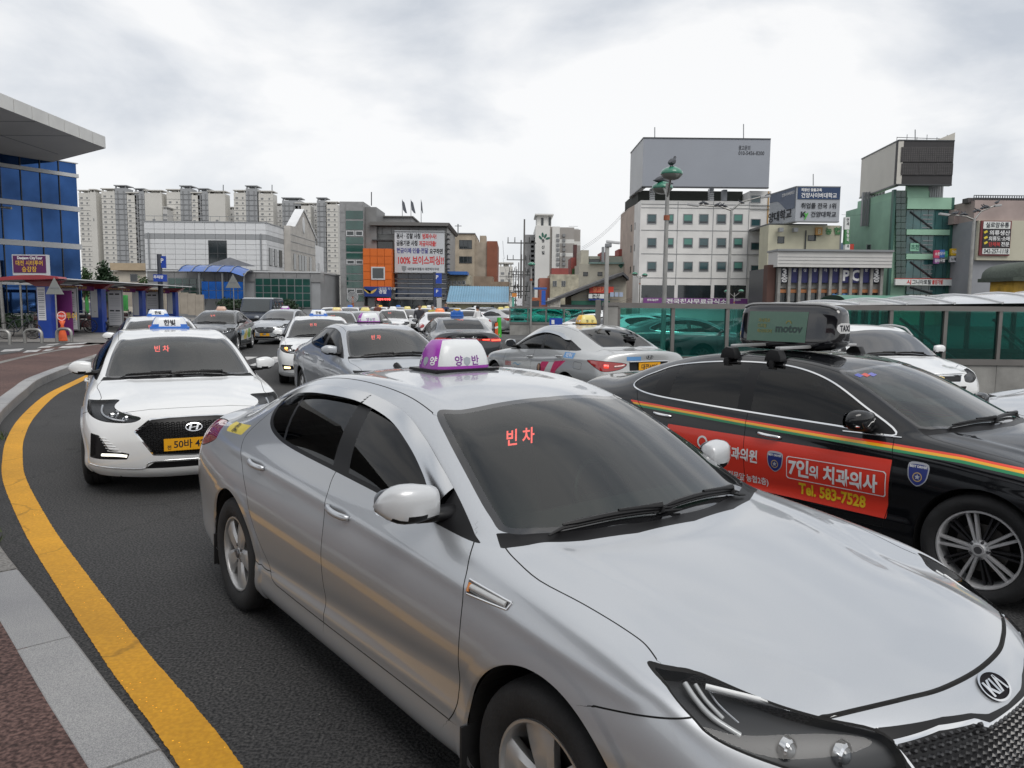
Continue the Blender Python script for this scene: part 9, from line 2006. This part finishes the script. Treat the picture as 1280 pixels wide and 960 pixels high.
# ---- silver taxi with pink advert, rear three quarter
def yf_extra(car, S, tree):
 for sg in (1, -1):
  V, F = text_mesh('심플란트', .085, .002, .85); project_text('advert_lettering', V, F, BR, car, tree, (.78, sg*2, .70), (-sg, 0, 0), (0, 0, 1), (0, -sg, 0), .003, 3); V, F = text_mesh('치과의원', .075, .002, .9); project_text('advert_lettering', V, F, INK, car, tree, (.40, sg*2, .62), (-sg, 0, 0), (0, 0, 1), (0, -sg, 0), .003, 3)
  wv = spl([(-.16,0),(-.05,.025),(.05,.0),(.16,.03)], 4)+spl([(.16,.02),(.05,-.018),(-.05,.008),(-.16,-.01)], 4); project_text('advert_wave', wv, [tuple(range(len(wv)))], mat('wave_blue', (.15,.40,.58), .4), car, tree, (.42, sg*2, .71), (-sg, 0, 0), (0, 0, 1), (0, -sg, 0), .003, 3)
  hd, F = ellipse2(.055, .075, 16); project_text('advert_hair', [(a*1.35, b*1.25-.02) for a, b in hd]+[], F, HAIR, car, tree, (-.46, sg*2, .72), (-sg, 0, 0), (0, 0, 1), (0, -sg, 0), .003, 3); project_text('advert_face', [(a*.75, b*.8) for a, b in hd], F, SKIN, car, tree, (-.455, sg*2, .725), (-sg, 0, 0), (0, 0, 1), (0, -sg, 0), .0045, 3)
  V, F = text_mesh('개인택시', .07, .001, .8); q4 = [(-.16,-.045),(.16,-.045),(.16,.045),(-.16,.045)]; project_text('blue_sticker', q4, [(0,1,2,3)], mat('sticker_blue', (.12,.30,.58), .4), car, tree, (-1.40, sg*2, .985), (-sg, 0, 0), (0, 0, 1), (0, -sg, 0), .002, 3); project_text('sticker_lettering', V, F, WHITEP, car, tree, (-1.40, sg*2, .985), (-sg, 0, 0), (0, 0, 1), (0, -sg, 0), .004, 3)
  P = [(-1.60,.885),(-1.62,.90),(-1.80,.895),(-1.83,.88),(-1.83,.80),(-1.81,.785),(-1.64,.79),(-1.61,.80)]; n = len(P); project_text('fuel_flap_seam', P+[(x+(.004 if x < -1.7 else -.004), z+(.004 if z < .84 else -.004)) for x, z in P], [(i, (i+1) % n, n+(i+1) % n, n+i) for i in range(n)], BODYDARK, car, tree, (0, sg*2, 0), (1, 0, 0), (0, 0, 1), (0, -sg, 0), .0015, 3)
  h = cast(tree, (-3, sg*.62, .86), (1, 0, 0))[0]
  for (yy, zz2, r) in ((.72, .865, .05),): strip_on(car, tree, [(-3, sg*(yy-.03), zz2), (-3, sg*(yy+.04), zz2+.005)], (1, 0, .0), .035, mat('bright_red_lens', (.75,.04,.03), .1, coat=1, emit=((1,.08,.05), .8)), 'tail_light_bulb', -.012, 0, 4)
  strip_on(car, tree, [(-3, sg*.60, .862), (-3, sg*.50, .872), (-3, sg*.44, .885)], (1, 0, 0), .016, mat('pale_pink_lens', (.6,.42,.40), .15, coat=1), 'reverse_light', -.004, 0)
 V, F = hlogo(.9); project_text('emblem', V, F, CH, car, tree, (-3.2, 0, 1.005), (0, -1, 0), (0, 0, 1), (1, 0, 0), .005, 3)
 q4 = [(-.12,-.03),(.12,-.03),(.12,.03),(-.12,.03)]; project_text('blue_sticker', q4, [(0,1,2,3)], MATS['sticker_blue'], car, tree, (-3.2, .28, .985), (0, -1, 0), (0, 0, 1), (1, 0, 0), .003, 3)
 strip_on(car, tree, [(-3, -.36, .935), (-3, 0, .94), (-3, .36, .935)], (1, 0, 0), .010, CH, 'rear_chrome_bar', .004, 0)
 h = cast(tree, (-3, 0, .86), (1, 0, 0))[0]; plate(car, '대전60바', (h.x-.012, 0, .855), (0, -1, 0), (0, 0, 1), .40, .135)
 MB().cbox((-1.28, .05, roofz(tree, -1.28)+.015), (.14, .03, .03)).build('antenna_fin', BT, car, bevel=.01)
 rw_ = MB(); [rw_.cbox((x, y, roofz(tree, x, y)+.012), (a, b, .02), rz=c) for x, y, a, b, c in ((-1.55, -.18, .16, .10, .4), (-1.62, -.16, .07, .22, .2), (-1.67, -.15, .14, .10, .9))]; rw_.build('dark_window_sticker', BT, car)
assemble('silver_taxi', 'silver taxi with pink and white door advert and yellow roof lamp, seen from behind', 'taxi', dict(YFS, handlem=SIL2, disp=[crease_side([(.9,.76),(.47,.80),(-.5,.86),(-1.17,.915),(-2.0,.95)], .008, .03)]), SIL2, (1.08, 14.1), 2.02, lod=2, lev=4, sign=dome_sign(YELP, PALEY, x=-.5, txt=('영', '강')), extra=yf_extra, led=False, decmats={'white_ad': mat('advert_white', (.60,.61,.60), .4, coat=.3), 'pink_ad': mat('advert_pink', (.58,.02,.12), .4, coat=.3)})
# ---- white family car, silver front at right edge
def mp_extra(car, S, tree):
 for sg in (1, -1):
  P = [(-1.3+.24*k, sg*(.60-.01*abs(k-4)), roofz(tree, -1.3+.24*k, sg*.58)+(.055 if 0 < k < 7 else .0)) for k in range(8)]; MB().tube(spl(P, 3), .016, 8).build('roof_rail', SATIN, car, auto=.9)
  lamp_inner(car, tree, sg, [(1.93,.60,.86,.035)], [([(1.75,.69,.90),(1.9,.62,.88)], .01, REFL)])
 V, F = bowtie(1.25); project_text('emblem', V, F, mat('gold_emblem', (.55,.42,.18), .25, .9), car, tree, (3, 0, .745), (0, 1, 0), (0, 0, 1), (-1, 0, 0), .012, 3)
 strip_on(car, tree, [(3, -.42, .80), (3, 0, .812), (3, .42, .80)], (-1, 0, 0), .010, CH, 'grille_bar', .004, 0); MB().tube([(-1.0, 0, roofz(tree, -1.0)), (-1.12, 0, roofz(tree, -1.0)+.1)], .008, 6).build('antenna', BT, car)
assemble('white_family_car', 'white high roofed family car with roof rails parked by the glass wall', 'car', dict(MPS, handlem=WHITE, wsmat=mat('dark_screen', (.02,.022,.026), .05, coat=1)), WHITE, (6.32, 13.7), -1.54, lod=1, lev=3, extra=mp_extra, led=False)
assemble('silver_car', 'silver car at the right edge with only its nose in view', 'car', dict(SNS), SILVER, (7.0, 7.75), 3.16, lod=1, lev=3, extra=sn_extra(plate_txt=''), led=False)
# ---- distant taxis
def far(name, label, cat, u, Y, th, sp, pm, sign=None, dark=False, led=True, group=None):
 p = at(u, 400, Y); s = dict(sp); s['gaps'] = []; s['cgaps'] = []; s['decals'] = []
 if dark: s['wsmat'] = mat('dark_screen', (.02,.022,.026), .05, coat=1)
 return assemble(name, label, cat, s, pm, (p.x, Y), th, lod=0, lev=2, sign=sign, led=led, wheelkind='ten')
FS = lambda a, b: mk_sign(a, b, '', INK, -.35, .38, .12, .18)
far('silver_taxi', 'grey silver taxi with a cream and pink roof lamp behind the amber signal taxi', 'taxi', 421, 30, -1.35, LFS, BSIL, FS(PEACH, PALEY))
far('silver_taxi', 'silver taxi with a yellow roof lamp and dark windshield, left of centre', 'taxi', 455, 31, -1.55, LFS, SIL2, FS(PALEY, PALEY), True)
far('white_taxi', 'white taxi with a small white roof lamp in the middle of the crowd', 'taxi', 491, 40, -1.45, LFS, WHITE, FS(LW, LW))
far('silver_taxi', 'silver taxi with a yellow roof lamp right of the small white lamp', 'taxi', 510, 42, -1.35, LFS, SIL2, FS(PALEY, PALEY), True)
far('white_taxi', 'white taxi with an orange roof lamp seen from behind', 'taxi', 549, 30.5, 1.72, LFS, WHITE, FS(ORGP, ORGP), led=False)
far('white_car', 'white car with an open look behind the blue crown lamp', 'car', 579, 40, 1.9, LFS, WHITE, None, led=False)
far('silver_car', 'silver sedan seen from behind left of the green bollard', 'car', 622, 48, 2.15, YFS, SIL2, FS(PALEY, PALEY), led=False)
for k, (u, Y, th, pm, sg_, lb) in enumerate(((437,52,-1.5,WHITE,FS(BLUEP,BLUEP),'white taxi with a small blue lamp in the far left row'),(474,58,-1.6,WHITE,FS(YELP,YELP),'white taxi far behind the yellow lamp taxi'),(497,60,-1.6,SIL2,FS(BLUEP,BLUEP),'silver taxi with a blue lamp in the far row'),(530,52,-1.5,WHITE,FS(PALEY,PALEY),'white taxi behind the man in the dark jacket'),(536,64,-1.5,SIL2,FS(LW,LW),'silver taxi with a white lamp, farthest in the middle'),(566,56,1.6,SIL2,None,'silver car behind the dark haired person'),(592,62,2.2,WHITE,FS(LW,LW),'white taxi before the blue roofed shed'),(603,66,2.4,GREY,None,'dark car before the blue roofed shed'),(630,60,2.2,BSIL,FS(PALEY,PALEY),'grey silver taxi at the right end of the shed'),(415,48,-1.4,WHITE,None,'white car left of the round ring sign'),(452,66,-1.5,GREY,None,'dark car below the round ring sign'))):
 far('distant_taxi' if sg_ else 'distant_car', lb, 'taxi' if sg_ else 'car', u, Y, th, LFS, pm, sg_, k % 2 == 0, False)
# dark blue pick-up like van and parked cars behind the barrier
vn = thing('blue_van', 'boxy dark blue van behind the dark grey taxi', 'van', (at(327, 395, 41).x, 41, 0), -1.45)
V = []; prof = [(-2.2, .45), (2.15, .45), (2.25, .75), (2.2, 1.05), (1.55, 1.22), (1.0, 1.92), (.6, 1.98), (-2.0, 1.98), (-2.2, 1.8)]
bd = MB().prism(prof, -.86, .86, lambda p, t: (p[0], t*(1 if p[1] < 1.15 else .90), p[1])); bd.build('body', NAVYP, vn, bevel=.07, seg=3)
MB().add([(1.56, -.70, 1.24), (1.56, .70, 1.24), (1.04, .64, 1.86), (1.04, -.64, 1.86)], [(0,1,2,3)]).build('windshield', GLDARK, vn).location = (.035, 0, .03)
for sg in (1, -1):
 for x0, x1 in ((.15, .95), (-.85, .05), (-1.95, -.95)): MB().cbox(((x0+x1)/2, sg*.79, 1.55), (x1-x0, .03, .5)).build('side_window', GLDARK, vn, bevel=.01)
 MB().cbox((2.22, sg*.62, .85), (.06, .3, .2)).build('headlight', REFL, vn, bevel=.02); MB().cbox((.95, sg*1.0, 1.3), (.1, .22, .24)).build('wing_mirror', BT, vn, bevel=.03)
MB().cbox((2.22, 0, .85), (.06, .8, .16)).build('grille', BT, vn); add_wheels(vn, 'ten', 1.45, -1.4, .88, .34, .2, 0, 0)
def parked(u, Y, th, sp, pm, lb): far('parked_car', lb, 'car', u, Y, th, sp, pm, None, True, False)
for k, (u, Y, th, sp, pm, lb) in enumerate(((862,24.5,.18,GRS,GREY,'dark sedan parked side on behind the near teal glass'),(800,27,.55,SNS,WHITE,'white car behind the left panes of the near barrier'),(812,30.5,.55,SNS,SIL2,'silver car in the second row behind the near barrier'),(826,34,.55,SNS,WHITE,'white car in the third row behind the near barrier'),(765,30,.6,SNS,WHITE,'white car nose showing left of the camera pole'),
   (690,50,.2,SNS,WHITE,'white car behind the small far glass enclosure'),(718,53,.2,SNS,SIL2,'silver car behind the right half of the far enclosure'),(735,47,2.6,SNS,WHITE,'white car between the enclosure and the pier'),(648,56,2.4,SNS,SIL2,'silver car behind the left end of the far enclosure'))): parked(u, Y, th, sp, pm, lb)
far('small_truck_cover', 'pale covered car roof above the far glass enclosure', 'car', 672, 58, 2.9, MPS, WHITE, None, True, False)
far('small_truck_cover', 'second pale high car roof above the far glass enclosure', 'car', 697, 60, 2.9, MPS, SIL2, None, True, False)
SC.collection.children.link(COL)
